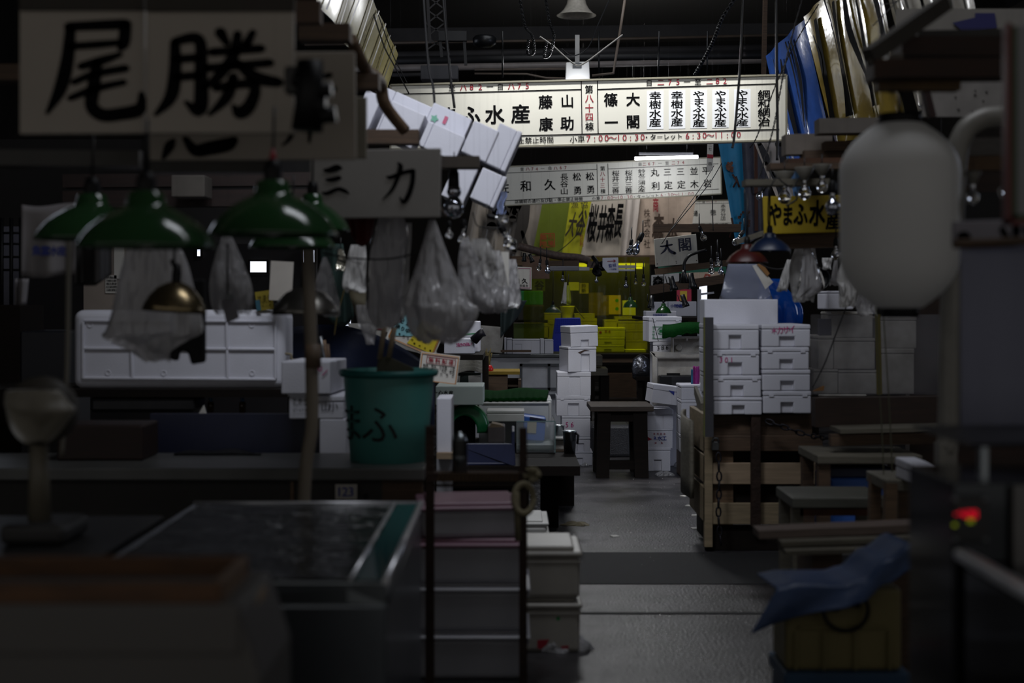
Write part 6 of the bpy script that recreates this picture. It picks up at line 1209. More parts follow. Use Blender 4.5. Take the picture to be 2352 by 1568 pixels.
strip('hanging_banner', ((1440, 440), (1472, 440), (1455, 594), (1424, 594)), d+.03, mat('pale_vinyl', '#c9c1bc', .3, var=.04), 'plain pale shiny strip between the lettered white banners', wav=.03)
o = strip('hanging_banner', ((1472, 440), (1600, 440), (1580, 592), (1455, 592)), d+.06, cloth2, 'pinkish white banner with small black and red writing behind the tilted board', wav=.03)
k = MB(); column(k, '株式会社', 1486, (490, 512, 535, 560), 15, 22, d); put(k, '森', 1512, 520, 26, 60, d, 0, .03, .2); put(k, '本', 1545, 530, 26, 60, d, 0, .03, .2); k.build('lettering', mat('brown_ink', '#3a2a20', .6, var=0), o)
k = MB(); put(k, '商', 1506, 470, 14, 34, d, 0, .02); k.build('red_mark', red, o)
tag(MB().bar(P(1060, 600, 21.2), P(1600, 596, 21.2), .14, .08, up=(0, 1, 0)).build('wooden_beam', wood_d), 'brown beam along the foot of the cloth banners', 'beam')
q = smooth_pts([P(1190, 565, 17.2), P(1240, 578, 17.2), P(1285, 588, 17.2), P(1330, 592, 17.2), P(1355, 600, 17.2)]); tag(MB().tube(q, S(9, 17.2), 8).build('wrapped_beam', mat('wrapped_wood', '#5e4c44', .6, var=.25, scale=30)), 'bent taped beam sagging under the grey vinyl banner', 'beam')
b = MB(); b.pbox(1350, 600, 1392, 616, 17.1, .2); tag(b.build('wrapped_block', mat('wrapped_wood', '#5e4c44')), 'taped block at the end of the bent beam', 'block')
b = MB(); b.pbox(1200, 590, 1262, 640, 18.4, .05); tag(b.build('wooden_board', mat('pinkish_wood', '#6a5040', .7, var=.15)), 'pinkish plywood board with a black mark behind the clamp lamps', 'board')
tag(MB().pbox(1262, 598, 1330, 611, 17, .08).build('wooden_board', wood_d), 'brown board above the unlit grey fixture', 'board')
# side curtains of glossy vinyl along the aisle, inclined outward towards the foot
def side(x_top, x_bot, z_top, z_bot, y0, y1, m, label, fold=12., amp=.03, name='vinyl_curtain', zt2=None, marks=()):
    b = MB()
    def fn(u, v, off=0.):
        y = y0+(y1-y0)*u; x = x_top+(x_bot-x_top)*v+amp*math.sin(u*fold+v)*(.3+v); z = z_top+(z_bot-z_top)*v
        return Vector((x-off*(1 if x_top > 0 else -1), y, z))
    b.grid(fn, 40, 12); o = tag(b.build(name, m), label, 'vinyl curtain', 'glossy vinyl curtains along the aisle')
    for nm, mm, segs in marks:
        k = MB()
        for pts in segs:
            sp = smooth_pts(pts, 5); L = [fn(u, v-wd/2, .02) for u, v, wd in sp]; Rr = [fn(u, v+wd/2, .02) for u, v, wd in sp]
            L2 = [fn(u-wd*.15, v, .02) for u, v, wd in sp]; R2 = [fn(u+wd*.15, v, .02) for u, v, wd in sp]
            n = len(sp); k.add(L2+R2, [[i, i+1, n+i+1, n+i] for i in range(n-1)])
        k.build(nm, mm, o)
    return o
bv = mat('blue_vinyl', '#4470cc', .16, var=.15, scale=6, bump=.3, bscale=6, coat=.5); yv = mat('ochre_vinyl', '#c0a44a', .18, var=.15, scale=6, bump=.3, bscale=6, coat=.5); wv_ = mat('milk_vinyl', '#bcb6aa', .2, var=.1, scale=5, bump=.3, bscale=6, coat=.4); dimink = mat('vinyl_black', '#1c1d22', .9, spec=.05, var=.1)
r = random.Random(9)
def brushes(n, u0=.05, u1=.95): return [[(u0+(u1-u0)*(i+.5)/n+r.uniform(-.03, .03), .02+r.uniform(0, .2), r.uniform(.06, .16)), (u0+(u1-u0)*(i+.5)/n+r.uniform(-.06, .06), .4, r.uniform(.1, .3)), (u0+(u1-u0)*(i+.5)/n+r.uniform(-.08, .08), r.uniform(.7, .98), r.uniform(.08, .2))] for i in range(n)]
side(2.22, 2.42, 3.64, 2.66, 12.45, 10.85, bv, 'glossy blue vinyl curtain beside the right end of the large sign', 14, .025, marks=(('brush_mark', dimink, brushes(4, .15, .85)),))
side(2.22, 2.44, 3.66, 2.66, 10.83, 8.75, yv, 'glossy ochre vinyl curtain with black brush strokes beside the blue one', 22, .03, marks=(('brush_mark', dimink, brushes(7)),))
side(2.23, 2.46, 3.68, 2.66, 8.73, 8.2, wv_, 'grey white vinyl curtain between the ochre curtain and the lantern', 7, .03, marks=(('brush_mark', mat('grey_mark', '#6a6862', .9, spec=.05, var=0), brushes(3)),))
side(2.25, 2.48, 3.70, 2.66, 8.18, 7.3, wv_, 'milky vinyl curtain nearest the lantern', 10, .03, marks=(('brush_mark', mat('grey_mark', '#55544f'), brushes(3, .3, .9)),))
side(-1.0, -1.14, 3.66, 3.26, 12.5, 7.2, mat('yellow_vinyl', '#d4c888', .2, var=.05, scale=5, bump=.1, bscale=3, coat=.5), 'pale yellow glossy vinyl curtain above the near boards', 30, .012, marks=(('seam', mat('seam_brown', '#4a4018', .5, var=0), [[(k/11, .02, .03), (k/11, .98, .03)] for k in range(1, 11)]),))
# further curtains beyond the large sign on the right
d = 16.5; o = strip('hanging_banner', ((1645, 300), (1702, 300), (1716, 560), (1690, 560)), d, mat('sky_blue_cloth', '#1483b4', .5, var=.05), 'sky blue banner with a painted brown ornament below the large sign', group=None, wav=.01)
k = MB(); rr = random.Random(4)
for _ in range(16):
    x, y, s = rr.uniform(1670, 1682), rr.uniform(372, 396), rr.uniform(2, 4.5); k.plate([(x+s*math.cos(a*.7), y+s*math.sin(a*.7)) for a in range(9)], d-.04-rr.random()*.01, .002)
k.build('ornament', mat('ornament_brown', '#7a4a34', .6, var=.3, scale=30), o)
k = MB()
for q in ([(1682, 400), (1692, 415), (1684, 430)], [(1690, 405), (1698, 430)], [(1680, 500), (1684, 520), (1676, 545)]):
    k.tube([P(x, y, d-.04) for x, y in q], .012, 5)
for _ in range(10):
    x, y, s = rr.uniform(1694, 1722), rr.uniform(486, 520), rr.uniform(2, 4); k.plate([(x+s*math.cos(a*.7), y+s*math.sin(a*.7)) for a in range(9)], d-.05, .002)
k.build('ornament_line', mat('ornament_dark', '#4a2a20', .6, var=.2), o)
strip('hanging_banner', ((1700, 318), (1765, 318), (1770, 530), (1716, 560)), d+.1, mat('slate_cloth', '#4a4a58', .5, var=.15), 'dark slate banner right of the sky blue one', group=None, wav=.04)
b = MB(); b.bar(P(1735, 300, 16.3), P(1737, 530, 16.3), S(7, 16), .06, up=(0, 1, 0)); tag(b.build('wooden_post', mat('red_brown_post', '#4a2412', .7, var=.1)), 'red brown post in front of the dark slate banner', 'post')
o = strip('hanging_banner', ((1731, 325), (1805, 325), (1856, 460), (1790, 470)), 14.0, mat('white_banner_vinyl', '#b9b1ab', .3, var=.04), 'white slanting banner with bold dark blue strokes under the end of the large sign', group=None, wav=.03)
k = MB()
for q in ([(.0, .0, .10), (.16, .3, .16), (.14, .4, .05)], [(.15, .36, .05), (.4, .8, .09), (.5, 1.1, .08)], [(.42, .0, .16), (.52, .2, .2), (.5, .4, .08)], [(.35, .7, .05), (.5, .5, .18), (.56, .72, .10)], [(.62, .1, .05), (.8, .6, .06)], [(.70, .05, .05), (.9, .5, .05)], [(.3, .55, .05), (.62, 1.0, .12)]): stroke(k, q, 1744, 330, 105, 13.9, 120)
k.build('lettering', mat('blue_black', '#1e2032', .5, var=0), o)
strip('hanging_banner', ((1805, 355), (1850, 352), (1862, 450), (1824, 456)), 13.6, mat('dull_blue_cloth', '#5a82a8', .5, var=.2, scale=8), 'pale blue striped banner scrap beside the white slanting banner', group=None)
# ------------------------------------------------------------------ bulbs
def bulb(px, py, r, d, label, cone=0, axis=0., group='clear bulbs on the stall rails', silver=False, name='hanging_bulb'):
    """px, py: middle of the glass; r: glass radius in px; axis: tilt in degrees"""
    R = S(r, d); c = P(px, py, d); RM = Matrix.Rotation(math.radians(axis), 3, 'Y'); t = thing(name, c, label, 'bulb', group)
    gm = mat('silvered_glass', '#c8ccd8', .06, .95, var=0) if silver else glass
    MB().lathe([(0, -R), (R*.5, -R*.87), (R*.87, -R*.5), (R, 0), (R*.9, R*.45), (R*.6, R*.9), (R*.36, R*1.25), (R*.34, R*1.5)], c, 20, RM).build('glass', gm, t)
    MB().lathe([(R*.38, R*1.4), (R*.42, R*1.5), (R*.42, R*2.2), (R*.3, R*2.4), (0, R*2.4)], c, 14, RM).build('screw_base', chrome, t)
    if not silver: MB().tube([c+RM @ Vector((-R*.2, 0, R*.9)), c+RM @ Vector((-R*.3, 0, R*.1)), c+RM @ Vector((R*.3, 0, R*.1)), c+RM @ Vector((R*.2, 0, R*.9))], R*.035, 5).build('filament', steel_d, t)
    if cone: MB().lathe([(R*.5, R*2.0), (R*.6, R*2.2), (R*cone, R*3.9), (R*cone*.96, R*4.0), (0, R*4.0)], c, 24, RM).build('socket', mat('grey_socket', '#6a675f', .5, var=.1), t)
    else: MB().lathe([(R*.5, R*1.9), (R*.55, R*2.0), (R*.5, R*3.4), (R*.2, R*3.7), (0, R*3.7)], c, 16, RM).build('socket', black, t)
    top = c+RM @ Vector((0, 0, R*3.7)); MB().tube([top, top+Vector((0, 0, S(28, d)))], S(1.4, d), 5).build('cord', wire, t)
    return t
bulb(1802, 454, 15, 7.0, 'clear bulb in a grey cone socket above the writing of the yellow board', 1.6)
bulb(1848, 444, 15, 6.9, 'second clear bulb in a cone socket, right of the one over the yellow board', 1.6)
bulb(1888, 430, 13, 6.8, 'clear bulb in a dark cone socket close to the lantern', 1.7)
bulb(1912, 476, 17, 6.2, 'large silvered bulb glinting beside the lantern', 0, silver=True)
bulb(2234, 454, 15, 4.6, 'clear bulb in a funnel socket right of the bent pole', 1.3)
bulb(2311, 440, 18, 4.4, 'dim clear bulb beside the red and green framed sign', 0)
bulb(1920, 586, 11, 7.5, 'clear bulb among the bags left of the lantern', 0)
bulb(1744, 452, 8, 9.5, 'small silvered bulb in front of the sky blue banner', 0, 30, silver=True)
bulb(1458, 574, 12, 13.0, 'silvered reflector bulb in front of the pinkish banner', 0, 25, silver=True)
bulb(1446, 578, 8, 13.1, 'smaller silvered bulb just left of the silvered reflector bulb', 0, 10, silver=True)
bulb(1690, 556, 9, 12, 'iridescent reflector bulb near the top of the red lamp', 0, 35, silver=True)
bulb(1648, 604, 7, 12.5, 'glinting bulb on the rail below the tilted board', 0)
bulb(1634, 622, 8, 12.6, 'clear bulb hanging lower beside the glinting bulb', 0)
bulb(1656, 624, 7, 12.8, 'shiny bulb hanging left of the red lamp', 0, silver=True)
bulb(1616, 546, 8, 13, 'clear bulb at the right end of the tilted board', 0, -20)
bulb(1238, 616, 6, 15.5, 'small bulb in a black clamp socket at the plywood board', 0, 10)
bulb(1258, 622, 7, 15.4, 'second small bulb in a black clamp socket by the plywood board', 0, -5, silver=True)
bulb(1293, 642, 5, 17, 'tiny silvered bulb at the edge of the yellow stall', 0, silver=True)
bulb(1370, 645, 5, 17, 'tiny silvered bulb left of the arrow notice', 0, silver=True)
bulb(1438, 656, 6, 17.4, 'bright tiny bulb in the middle of the yellow stall', 0, silver=True)
bulb(1460, 648, 5, 17.5, 'tiny clear bulb beside the bright one in the yellow stall', 0)
bulb(1478, 651, 6, 17.3, 'frosted oval bulb at the edge of the yellow stall', 0, name='hanging_bulb')
bulb(1043, 440, 17, 6.46, 'large silvered reflector bulb beside the three bar board', 0, 0, silver=True)
bulb(1042, 478, 24, 6.46, 'round silvered lamp head under the large reflector bulb', 0, 0, silver=True)
bulb(1065, 550, 13, 6.46, 'clear bulb hanging over the middle bags', 0)
bulb(1158, 504, 11, 6.6, 'clear bulb pointing sideways in front of the grey vinyl banner', 0, -78)
bulb(1172, 560, 16, 6.8, 'tilted clear bulb with a flat silver face near the grey vinyl banner', 0, -28)
bulb(1032, 540, 9, 6.3, 'small bulb between the big bags', 0)
def spot(px, py, d, s, ang, label):
    c = P(px, py, d); RM = Matrix.Rotation(math.radians(ang), 3, 'Y'); k = S(s, d); t = thing('hanging_spotlight', c, label, 'spotlight', 'black spotlights over the middle stall')
    MB().lathe([(0, k*1.5), (k*.42, k*1.5), (k*.45, k*.2), (k*.5, 0), (k*.62, -k*.3), (k*.64, -k*.75), (k*.58, -k*.72), (0, -k*.5)], c, 24, RM).build('body', blackg, t)
    MB().tube([c+RM @ Vector((-k*.45, 0, k*.3)), c+RM @ Vector((-k*.8, 0, k*.6)), c+RM @ Vector((-k*.8, 0, k*1.7))], k*.08, 6).build('bracket', black, t); return t
spot(1546, 656, 12.9, 15, -14, 'black spotlight at the left in front of the brown beam')
spot(1590, 651, 12.9, 16, -10, 'black spotlight at the right in front of the brown beam')
spot(1573, 695, 13.1, 13, -18, 'smaller black spotlight hanging lowest in the group')
spot(1496, 698, 13.2, 13, 6, 'black spotlight at the edge of the yellow stall')
t = thing('hanging_cone_lamp', P(1571, 650, 13), 'black cone lamp on a bent gooseneck below the tilted board', 'lamp')
MB().lathe([(S(4, 13), S(30, 13)), (S(5, 13), S(22, 13)), (S(13, 13), 0)], P(1571, 650, 13), 24).build('shade', blackg, t, solid=.003)
MB().tube(smooth_pts([P(1571, 622, 13), P(1572, 604, 13), P(1582, 588, 13), P(1600, 580, 13), P(1622, 574, 13)]), .014, 8).build('gooseneck', blackg, t)
for x, y, l in ((1204, 594, 'black clamp lamp at the left end of the plywood board'), (1221, 596, 'second black clamp lamp on the plywood board')): spot(x, y, 15.6, 9, 4 if x < 1210 else -22, l)
tag(MB().tube(smooth_pts([P(1362, 590, 16.5), P(1372, 606, 16.4), P(1364, 624, 16.5), P(1378, 630, 16.4), P(1370, 612, 16.5), P(1386, 618, 16.5), P(1380, 600, 16.5)]), .025, 6).build('hanging_cable_coil', black), 'tangle of black cable beside the arrow notice', 'cable')
# ------------------------------------------------------------------ bags
def bag(rows, d, m, label, depth=.35, folds=5, amp=.14, seed=1, tie=True, group='clear bags hanging over the stalls', name='hanging_plastic_bag', cord=None):
    t = thing(name, P((rows[0][1]+rows[0][2])/2, rows[0][0], d), label, 'bag', group)
    bagshape(rows, d, depth, folds, amp, seed).build('film', m, t)
    if tie:
        y, a, c = rows[0]; x = (a+c)/2
        k = MB(); k.tube([P(x, y+2, d), P(x+1, y-(cord or 26), d)], S(1.2, d), 6); k.build('tie_string', wire, t)
    return t
bag([(540, 300, 400), (600, 282, 430), (660, 268, 446), (720, 256, 462), (760, 243, 466), (772, 236, 440), (800, 290, 396), (826, 330, 392)], 5.1, bagm, 'big translucent bag behind the brassy dome lamp', .3, 6, .16, 2)
bag([(532, 514, 528), (570, 500, 545), (620, 486, 566), (660, 480, 580), (700, 486, 582), (716, 500, 574)], 5.6, bagf, 'clear stuffed bag between the green lamps and the large container', .45, 5, .10, 3)
bag([(590, 742, 750), (620, 732, 762), (660, 722, 772), (700, 720, 780), (722, 718, 782)], 6.3, bagf, 'small tied clear bag right of the pale pole', .35, 5, .16, 5)
bag([(500, 868, 930), (540, 856, 938), (580, 844, 934), (640, 842, 926), (700, 840, 924), (735, 850, 920), (752, 862, 896)], 6.0, bagm, 'long grey bag under the three bar board', .3, 5, .16, 6)
bag([(512, 905, 946), (560, 900, 944), (620, 905, 940), (690, 908, 938), (732, 905, 928)], 6.15, bagw, 'narrow pale blue lit bag between the long grey bag and the biggest bag', .3, 4, .16, 7)
bag([(505, 985, 1000), (560, 970, 1020), (625, 950, 1046), (690, 927, 1078), (712, 930, 1100), (760, 944, 1082), (784, 985, 1052)], 5.8, bagm, 'biggest grey white bag hanging in the middle of the bag row', .4, 6, .14, 8)
bag([(545, 1062, 1076), (580, 1054, 1092), (630, 1052, 1112), (680, 1058, 1132), (705, 1070, 1136), (716, 1090, 1130)], 6.3, bagf, 'shiny clear bag right of the biggest bag', .4, 6, .16, 9)
bag([(548, 1084, 1118), (580, 1080, 1136), (612, 1090, 1140), (640, 1098, 1128)], 6.5, bagw, 'white folded bag behind the shiny clear bag', .3, 4, .2, 10)
bag([(575, 1118, 1150), (620, 1116, 1160), (680, 1118, 1170), (716, 1128, 1164)], 6.8, bagf, 'creased clear bag lower right of the shiny bag', .3, 5, .18, 11)
bag([(595, 1160, 1186), (640, 1158, 1192), (690, 1156, 1198), (706, 1158, 1190)], 7.4, bagf, 'last clear bag of the row beside the yellow stall', .3, 4, .2, 12)
bag([(562, 806, 840), (600, 796, 842), (650, 786, 840), (668, 796, 842)], 6.6, bagw, 'white folded bag bundle behind the long grey bag', .35, 5, .2, 13)
bag([(572, 776, 788), (600, 774, 796), (620, 770, 792)], 7, mat('foil_bag', '#b8b4a8', .15, .9, var=.1, bump=.8, bscale=30), 'small silver foil bag by the small tied bag', .3, 4, .2, 14, group=None)
bag([(700, 818, 866), (740, 822, 868), (775, 838, 862), (790, 840, 860)], 6.7, bagf, 'bundle of narrow clear strips hanging below the white bundle', .3, 9, .25, 15)
bag([(665, 800, 846), (690, 806, 862), (720, 816, 872), (736, 830, 866)], 6.8, mat('kraft_bag', '#57503c', .7, var=.1), 'drab brown bag behind the clear strips', .35, 5, .12, 16, group=None)
b = MB(); b.pbox(1143, 578, 1169, 658, 7.1, .01); tag(b.build('hanging_card', paper), 'plain grey white card hanging between the last bags', 'card')
b = MB(); b.grid(lambda u, v: P(800+u*62*(1-.25*v)+v*8, 500+v*66*(.6+.4*math.sin(u*3.1)), 6.2+.03*math.sin(u*6)), 14, 8); tag(b.build('hanging_red_cloth', mat('dull_red_cloth', '#5c1210', .6, var=.1), solid=.004), 'dark red folded cloth under the three bar board', 'cloth')
b = MB(); b.grid(lambda u, v: P(736+u*52+v*18*math.sin(u*2)+v*8, 560+v*(160+30*math.sin(u*3)), 7.2+.05*math.sin(u*8+v*3)), 18, 16); tag(b.build('hanging_green_cloth', mat('deep_green_cloth', '#0f2c26', .8, var=.2), solid=.004), 'dark green cloth hanging behind the small tied bag', 'cloth')
b = MB(); b.grid(lambda u, v: P(1150+u*60-v*20*u, 690+v*(86-50*u), 9.8+.04*math.sin(u*8)), 14, 10); tag(b.build('hanging_grey_cloth', mat('dark_teal_cloth', '#1a2a2a', .8, var=.2), solid=.004), 'dark teal cloth under the last clear bag', 'cloth')
b = MB(); b.pbox(620, 600, 672, 690, 7.3, .01, 3); tag(b.build('hanging_paper', mat('off_white_paper', '#a8a29a', .8, var=.05)), 'folded off white paper hanging left of the dull silver lamp', 'paper')
o = tag(MB().pbox(588, 668, 626, 712, 7.4, .01, -8).build('poster', mat('dim_yellow_poster', '#8a7a1c', .7, var=.08)), 'small yellow printed poster above the large container', 'poster')
q = MB(); line(q, '特選品', 596, 684, 618, 680, 9, 7.39, .01); line(q, '本日入荷', 596, 696, 620, 693, 6, 7.39, .01); q.build('lettering', ink, o); q = MB(); q.plate([(586, 690), (596, 688), (600, 712), (590, 714)], 7.385, .003); q.build('blue_field', mat('dim_cyan', '#2c5a6a', .7, var=.05), o)
t = thing('hanging_work_gloves', P(424, 640, 5.4), 'pair of black rubber gloves hanging before the large container', 'gloves')
b = MB(); b.plate([(402, 640), (470, 640), (471, 832), (438, 838), (430, 808), (412, 806), (408, 830), (376, 822), (384, 790), (398, 740)], 5.4, .03); b.build('rubber', mat('matte_black', '#050506', .8, var=0), t, bevel=.01)
b = MB(); b.plate([(508, 690), (538, 682), (549, 730), (520, 743)], 5.3, .004); t = tag(b.build('hanging_tag', mat('grey_tag', '#7c7a80', .7, var=.05)), 'grey paper tag clipped on a string below the stuffed clear bag', 'tag')
k = MB(); k.tube([P(523, 560, 5.31), P(523, 676, 5.31)], .004, 5); k.build('string', wire, t); k = MB(); k.pbox(516, 674, 534, 688, 5.29, .02); k.build('clip', steel_d, t)
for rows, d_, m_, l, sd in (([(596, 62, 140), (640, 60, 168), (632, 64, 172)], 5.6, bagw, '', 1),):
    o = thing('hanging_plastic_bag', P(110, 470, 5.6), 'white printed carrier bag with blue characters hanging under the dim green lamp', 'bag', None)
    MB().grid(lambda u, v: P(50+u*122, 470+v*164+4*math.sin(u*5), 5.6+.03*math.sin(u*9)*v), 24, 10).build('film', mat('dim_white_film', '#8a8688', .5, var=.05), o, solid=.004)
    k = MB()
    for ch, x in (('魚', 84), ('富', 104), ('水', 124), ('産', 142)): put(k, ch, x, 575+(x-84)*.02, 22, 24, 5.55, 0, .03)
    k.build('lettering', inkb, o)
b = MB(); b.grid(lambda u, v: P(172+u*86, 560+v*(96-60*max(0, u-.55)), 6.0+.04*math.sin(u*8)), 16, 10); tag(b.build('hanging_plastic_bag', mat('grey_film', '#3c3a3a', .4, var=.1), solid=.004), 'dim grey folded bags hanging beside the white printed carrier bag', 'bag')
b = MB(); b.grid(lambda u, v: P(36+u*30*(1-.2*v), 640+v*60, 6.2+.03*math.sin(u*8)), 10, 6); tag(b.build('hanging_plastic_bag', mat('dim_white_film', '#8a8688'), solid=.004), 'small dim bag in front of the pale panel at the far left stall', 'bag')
# right hand bags
bag([(606, 1672, 1752), (640, 1664, 1760), (686, 1652, 1776)], 9.15, film('grey_blue_film', '#8d93a8', clear=.35, rough=.2), 'wide clear grey sheet bag hanging below the red lamp', .15, 4, .12, 21, tie=False)
bag([(640, 1742, 1792), (660, 1744, 1806), (700, 1738, 1842), (742, 1740, 1842)], 9.5, bagb, 'crinkled blue plastic sack behind the foam slab on the cart', .25, 8, .2, 22, tie=False)
bag([(548, 1830, 1870), (570, 1826, 1872), (620, 1812, 1878), (690, 1822, 1868)], 7.8, bagw, 'white pleated bag bundle hanging below the yellow board', .3, 7, .2, 23, tie=False)
bag([(566, 1846, 1858), (600, 1842, 1876), (640, 1836, 1892), (664, 1832, 1890), (684, 1828, 1850)], 7.7, bagm, 'clear grey bag in front of the white pleated bundle', .35, 5, .14, 24)
bag([(596, 1808, 1822), (640, 1792, 1816), (668, 1784, 1806)], 8.0, bagw, 'thin white bag strip hanging left of the pleated bundle', .3, 4, .2, 25)
bag([(598, 1916, 1924), (640, 1908, 1926), (654, 1904, 1930)], 7.9, bagf, 'tiny clear bag under the bulb left of the lantern', .3, 4, .2, 26)
bag([(588, 1936, 1950), (640, 1922, 1960), (660, 1926, 1976), (704, 1928, 1960)], 7.4, bagw, 'pale crumpled bag just left of the lantern foot', .3, 5, .22, 27, tie=False)
bag([(640, 1966, 1990), (690, 1962, 2012), (722, 1970, 2016)], 7.5, bagf, 'clear bag showing below the lantern edge', .3, 4, .2, 28, tie=False)
bag([(592, 1888, 1912), (618, 1890, 1908)], 8.2, bagw, 'short white folded bag hanging behind the bulb by the lantern', .3, 4, .2, 29, tie=False)
b = MB(); b.plate([(1728, 610), (1742, 606), (1776, 648), (1758, 664), (1745, 640)], 8.5, .006); t = tag(b.build('hanging_card', paper), 'white folded card with a brown corner below the blue lamp', 'card')
k = MB(); k.plate([(1738, 606), (1752, 606), (1768, 628), (1762, 634)], 8.49, .004); k.build('brown_corner', mat('kraft', '#8a6236'), t)
b = MB(); b.lathe([(0, 0), (S(22, 8), 0), (S(25, 8), .02), (S(26, 8), .05)], P(1878, 640, 8.4), 28, Matrix.Rotation(math.pi/2, 3, 'X')); tag(b.build('hanging_basin', mat('dark_basin', '#1c1d1e', .4, var=.1), solid=.004), 'round dark basin hung up behind the clear grey bag', 'basin')
bag([(648, 1366-70, 1372-70), (690, 1290, 1301), (696, 1289, 1302)], 18.6, bagw, 'white net roll hanging at the edge of the yellow stall', .4, 5, .1, 31)
bag([(655, 1302, 1308), (690, 1298, 1312), (700, 1302, 1310)], 19.6, mat('yellow_bag', '#a8b020', .4, var=.2), 'crumpled yellow bag beside the white net roll', .4, 5, .2, 32, group=None)
t = thing('printed_bag', P(1567, 690, 18), 'bright pink and yellow printed bag behind the small spotlight', 'printed bag')
MB().pbox(1555, 664, 1588, 700, 18, .06).build('film', mat('hot_pink', '#c0304e', .5, var=.05, emit='#c0304e', estr=0), t); MB().pbox(1562, 668, 1578, 690, 17.99, .006).build('label', mat('label_yellow', '#d8b83a', .5, var=.05), t)
d = 15.8
tt = thing('stall_shelf', P(1545, 728, 14.5), 'dark shelf carrying the box with blue writing and the flat printed box', 'shelf'); MB().box(W(1484, 14.5), 14.5, 1.295, W(1604, 15.8), 16.2, 1.325).build('board', wood_b, tt); [MB().box(x, 14.9, 0, x+.05, 14.95, 1.295).build('post', wood_b, tt) for x in (W(1500, 14.9), W(1570, 14.9))]
t = foambox(1535, 692, 1600, 726, d, .3, 'long box with blue writing behind the small spotlights', None, .0)
marking(t, inkb, lambda q: (line(q, '小野', 1544, 702, 1552, 702, 8, d-.006, .02), line(q, '水産', 1557, 702, 1564, 702, 9, d-.006, .03)), 'lettering')
t = foambox(1484, 714, 1554, 728, 14.6, .3, 'flat box with blue printing under the small dark green lamp', None, .0); marking(t, inkb, lambda q: line(q, '全国漁業協同', 1502, 723, 1530, 723, 6, 14.594, .02), 'lettering')
foambox(1502, 693, 1534, 726.5, 15.6, .3, 'white box behind the small dark green lamp', None, 0)
b = MB(); b.pbox(1546, 732.5, 1606, 746, 15.7, .3); tag(b.build('straw_bundle', mat('straw_mat', '#6a5c34', .9, var=.3, scale=40, bump=.3)), 'straw coloured bundle above the turf sheet by the bright gap', 'bundle')
b = MB(); b.bar(P(1606, 664, 14), (W(1606, 14), 14, 0), .035, .035, up=(0, 1, 0)); b.bar(P(1603, 676, 14), P(1640, 672, 14), .02, .02, up=(0, 1, 0)); tag(b.build('steel_frame_post', mat('bright_steel_post', '#b8bcc8', .3, .6, var=0)), 'bright thin steel post behind the dark upright plank', 'post')
tag(MB().pbox(1512, 612, 1668, 628, 18.2, .03).build('awning', mat('sea_green', '#155a46', .6, var=.1), None), 'sea green awning strip under the tilted board', 'awning')
# ------------------------------------------------------------------ wires and ropes
def cable(pts, d, r, label, m=wire, name='hanging_cable', cat='cable', twist=0):
    q = smooth_pts([P(x, y, d+(z[0] if z else 0)) for x, y, *z in pts], 6)
    if twist:
        b = MB(); n = len(q)*4
        for ph in (0, math.pi):
            pts2 = []
            for i in range(n):
                k = i/n*(len(q)-1); j = int(k); f = k-j; p = Vector(q[j]).lerp(Vector(q[min(j+1, len(q)-1)]), f); a = i*.9+ph; pts2.append(p+Vector((math.cos(a)*S(r*.9, d), math.sin(a)*S(r*.9, d), 0)))
            b.tube(pts2, S(r*.7, d), 5)
    else: b = MB().tube(q, S(r, d), 6)
    return tag(b.build(name, m), label, cat)
cable([(972, -20), (984, 150), (995, 200), (1000, 276)], 8.2, 3.2, 'thick black cable dropping in front of the leaning boxes at the large sign')
cable([(1016, -20), (1030, 130), (1035, 180), (1044, 248)], 9.0, 3.4, 'second thick black cable dropping behind the green star box')
cable([(845, -10), (880, 100), (905, 150), (940, 216)], 10.5, 1.8, 'thin wire running along the edge of the pale yellow curtain')
cable([(850, -20), (900, 120), (925, 170), (935, 190)], 10.6, 1.4, 'thinner wire next to the one by the pale yellow curtain')
cable([(1193, -10), (1206, 60), (1222, 82), (1226, 120), (1212, 124), (1214, 90)], 12.8, 2.6, 'looped dark cable left of the bell lamp', twist=1)
cable([(1252, -10), (1262, 50), (1272, 84), (1262, 126), (1250, 130), (1256, 96)], 12.8, 2.6, 'looped dark cable just left of the reflector', twist=1)
cable([(1240, 84), (1270, 105), (1300, 132), (1326, 150), (1350, 140), (1390, 110), (1430, 80)], 13.3, 2.0, 'bundle of bright thin wires meeting at the reflector', mat('bright_wire', '#b8b4ac', .3, .6, var=0))
cable([(1404, -10), (1372, 60), (1350, 110), (1316, 128), (1290, 112)], 13.1, 1.4, 'thin wire from the roof to the reflector stem')
cable([(1700, -20), (1660, 40), (1640, 90), (1620, 130), (1596, 172)], 12.2, 3.2, 'rough black rope slanting down to the top of the large sign', twist=1)
cable([(1708, -10), (1702, 120), (1694, 230), (1686, 318), (1682, 340)], 9.4, 3.2, 'thick black cable crossing the large sign by its right hand names')
cable([(1784, -20), (1784, 150), (1786, 300), (1785, 368)], 9.2, 3.4, 'thick black cable at the right end of the large sign')
cable([(1845, -10), (1812, 110), (1790, 220), (1775, 300), (1740, 420)], 8.8, 1.6, 'twisted cord slanting across the blue vinyl curtain', twist=1)
cable([(1880, 10), (1826, 100), (1780, 200), (1740, 310), (1722, 340)], 10.2, 1.2, 'thin cord slanting over the end of the large sign', twist=1)
cable([(1658, 374), (1630, 420), (1590, 470), (1540, 530)], 12.8, 1.2, 'thin slanting wire before the smallest white sign')
cable([(1640, 380), (1610, 430), (1560, 500), (1520, 560)], 12.9, 1.0, 'second thin slanting wire before the smallest white sign')
cable([(1636, 450), (1638, 530)], 12.7, 1.2, 'straight thin wire before the smallest white sign')
cable([(1766, 430), (1764, 500), (1766, 520)], 7.1, 1.8, 'black cord running down to the blue enamel lamp')
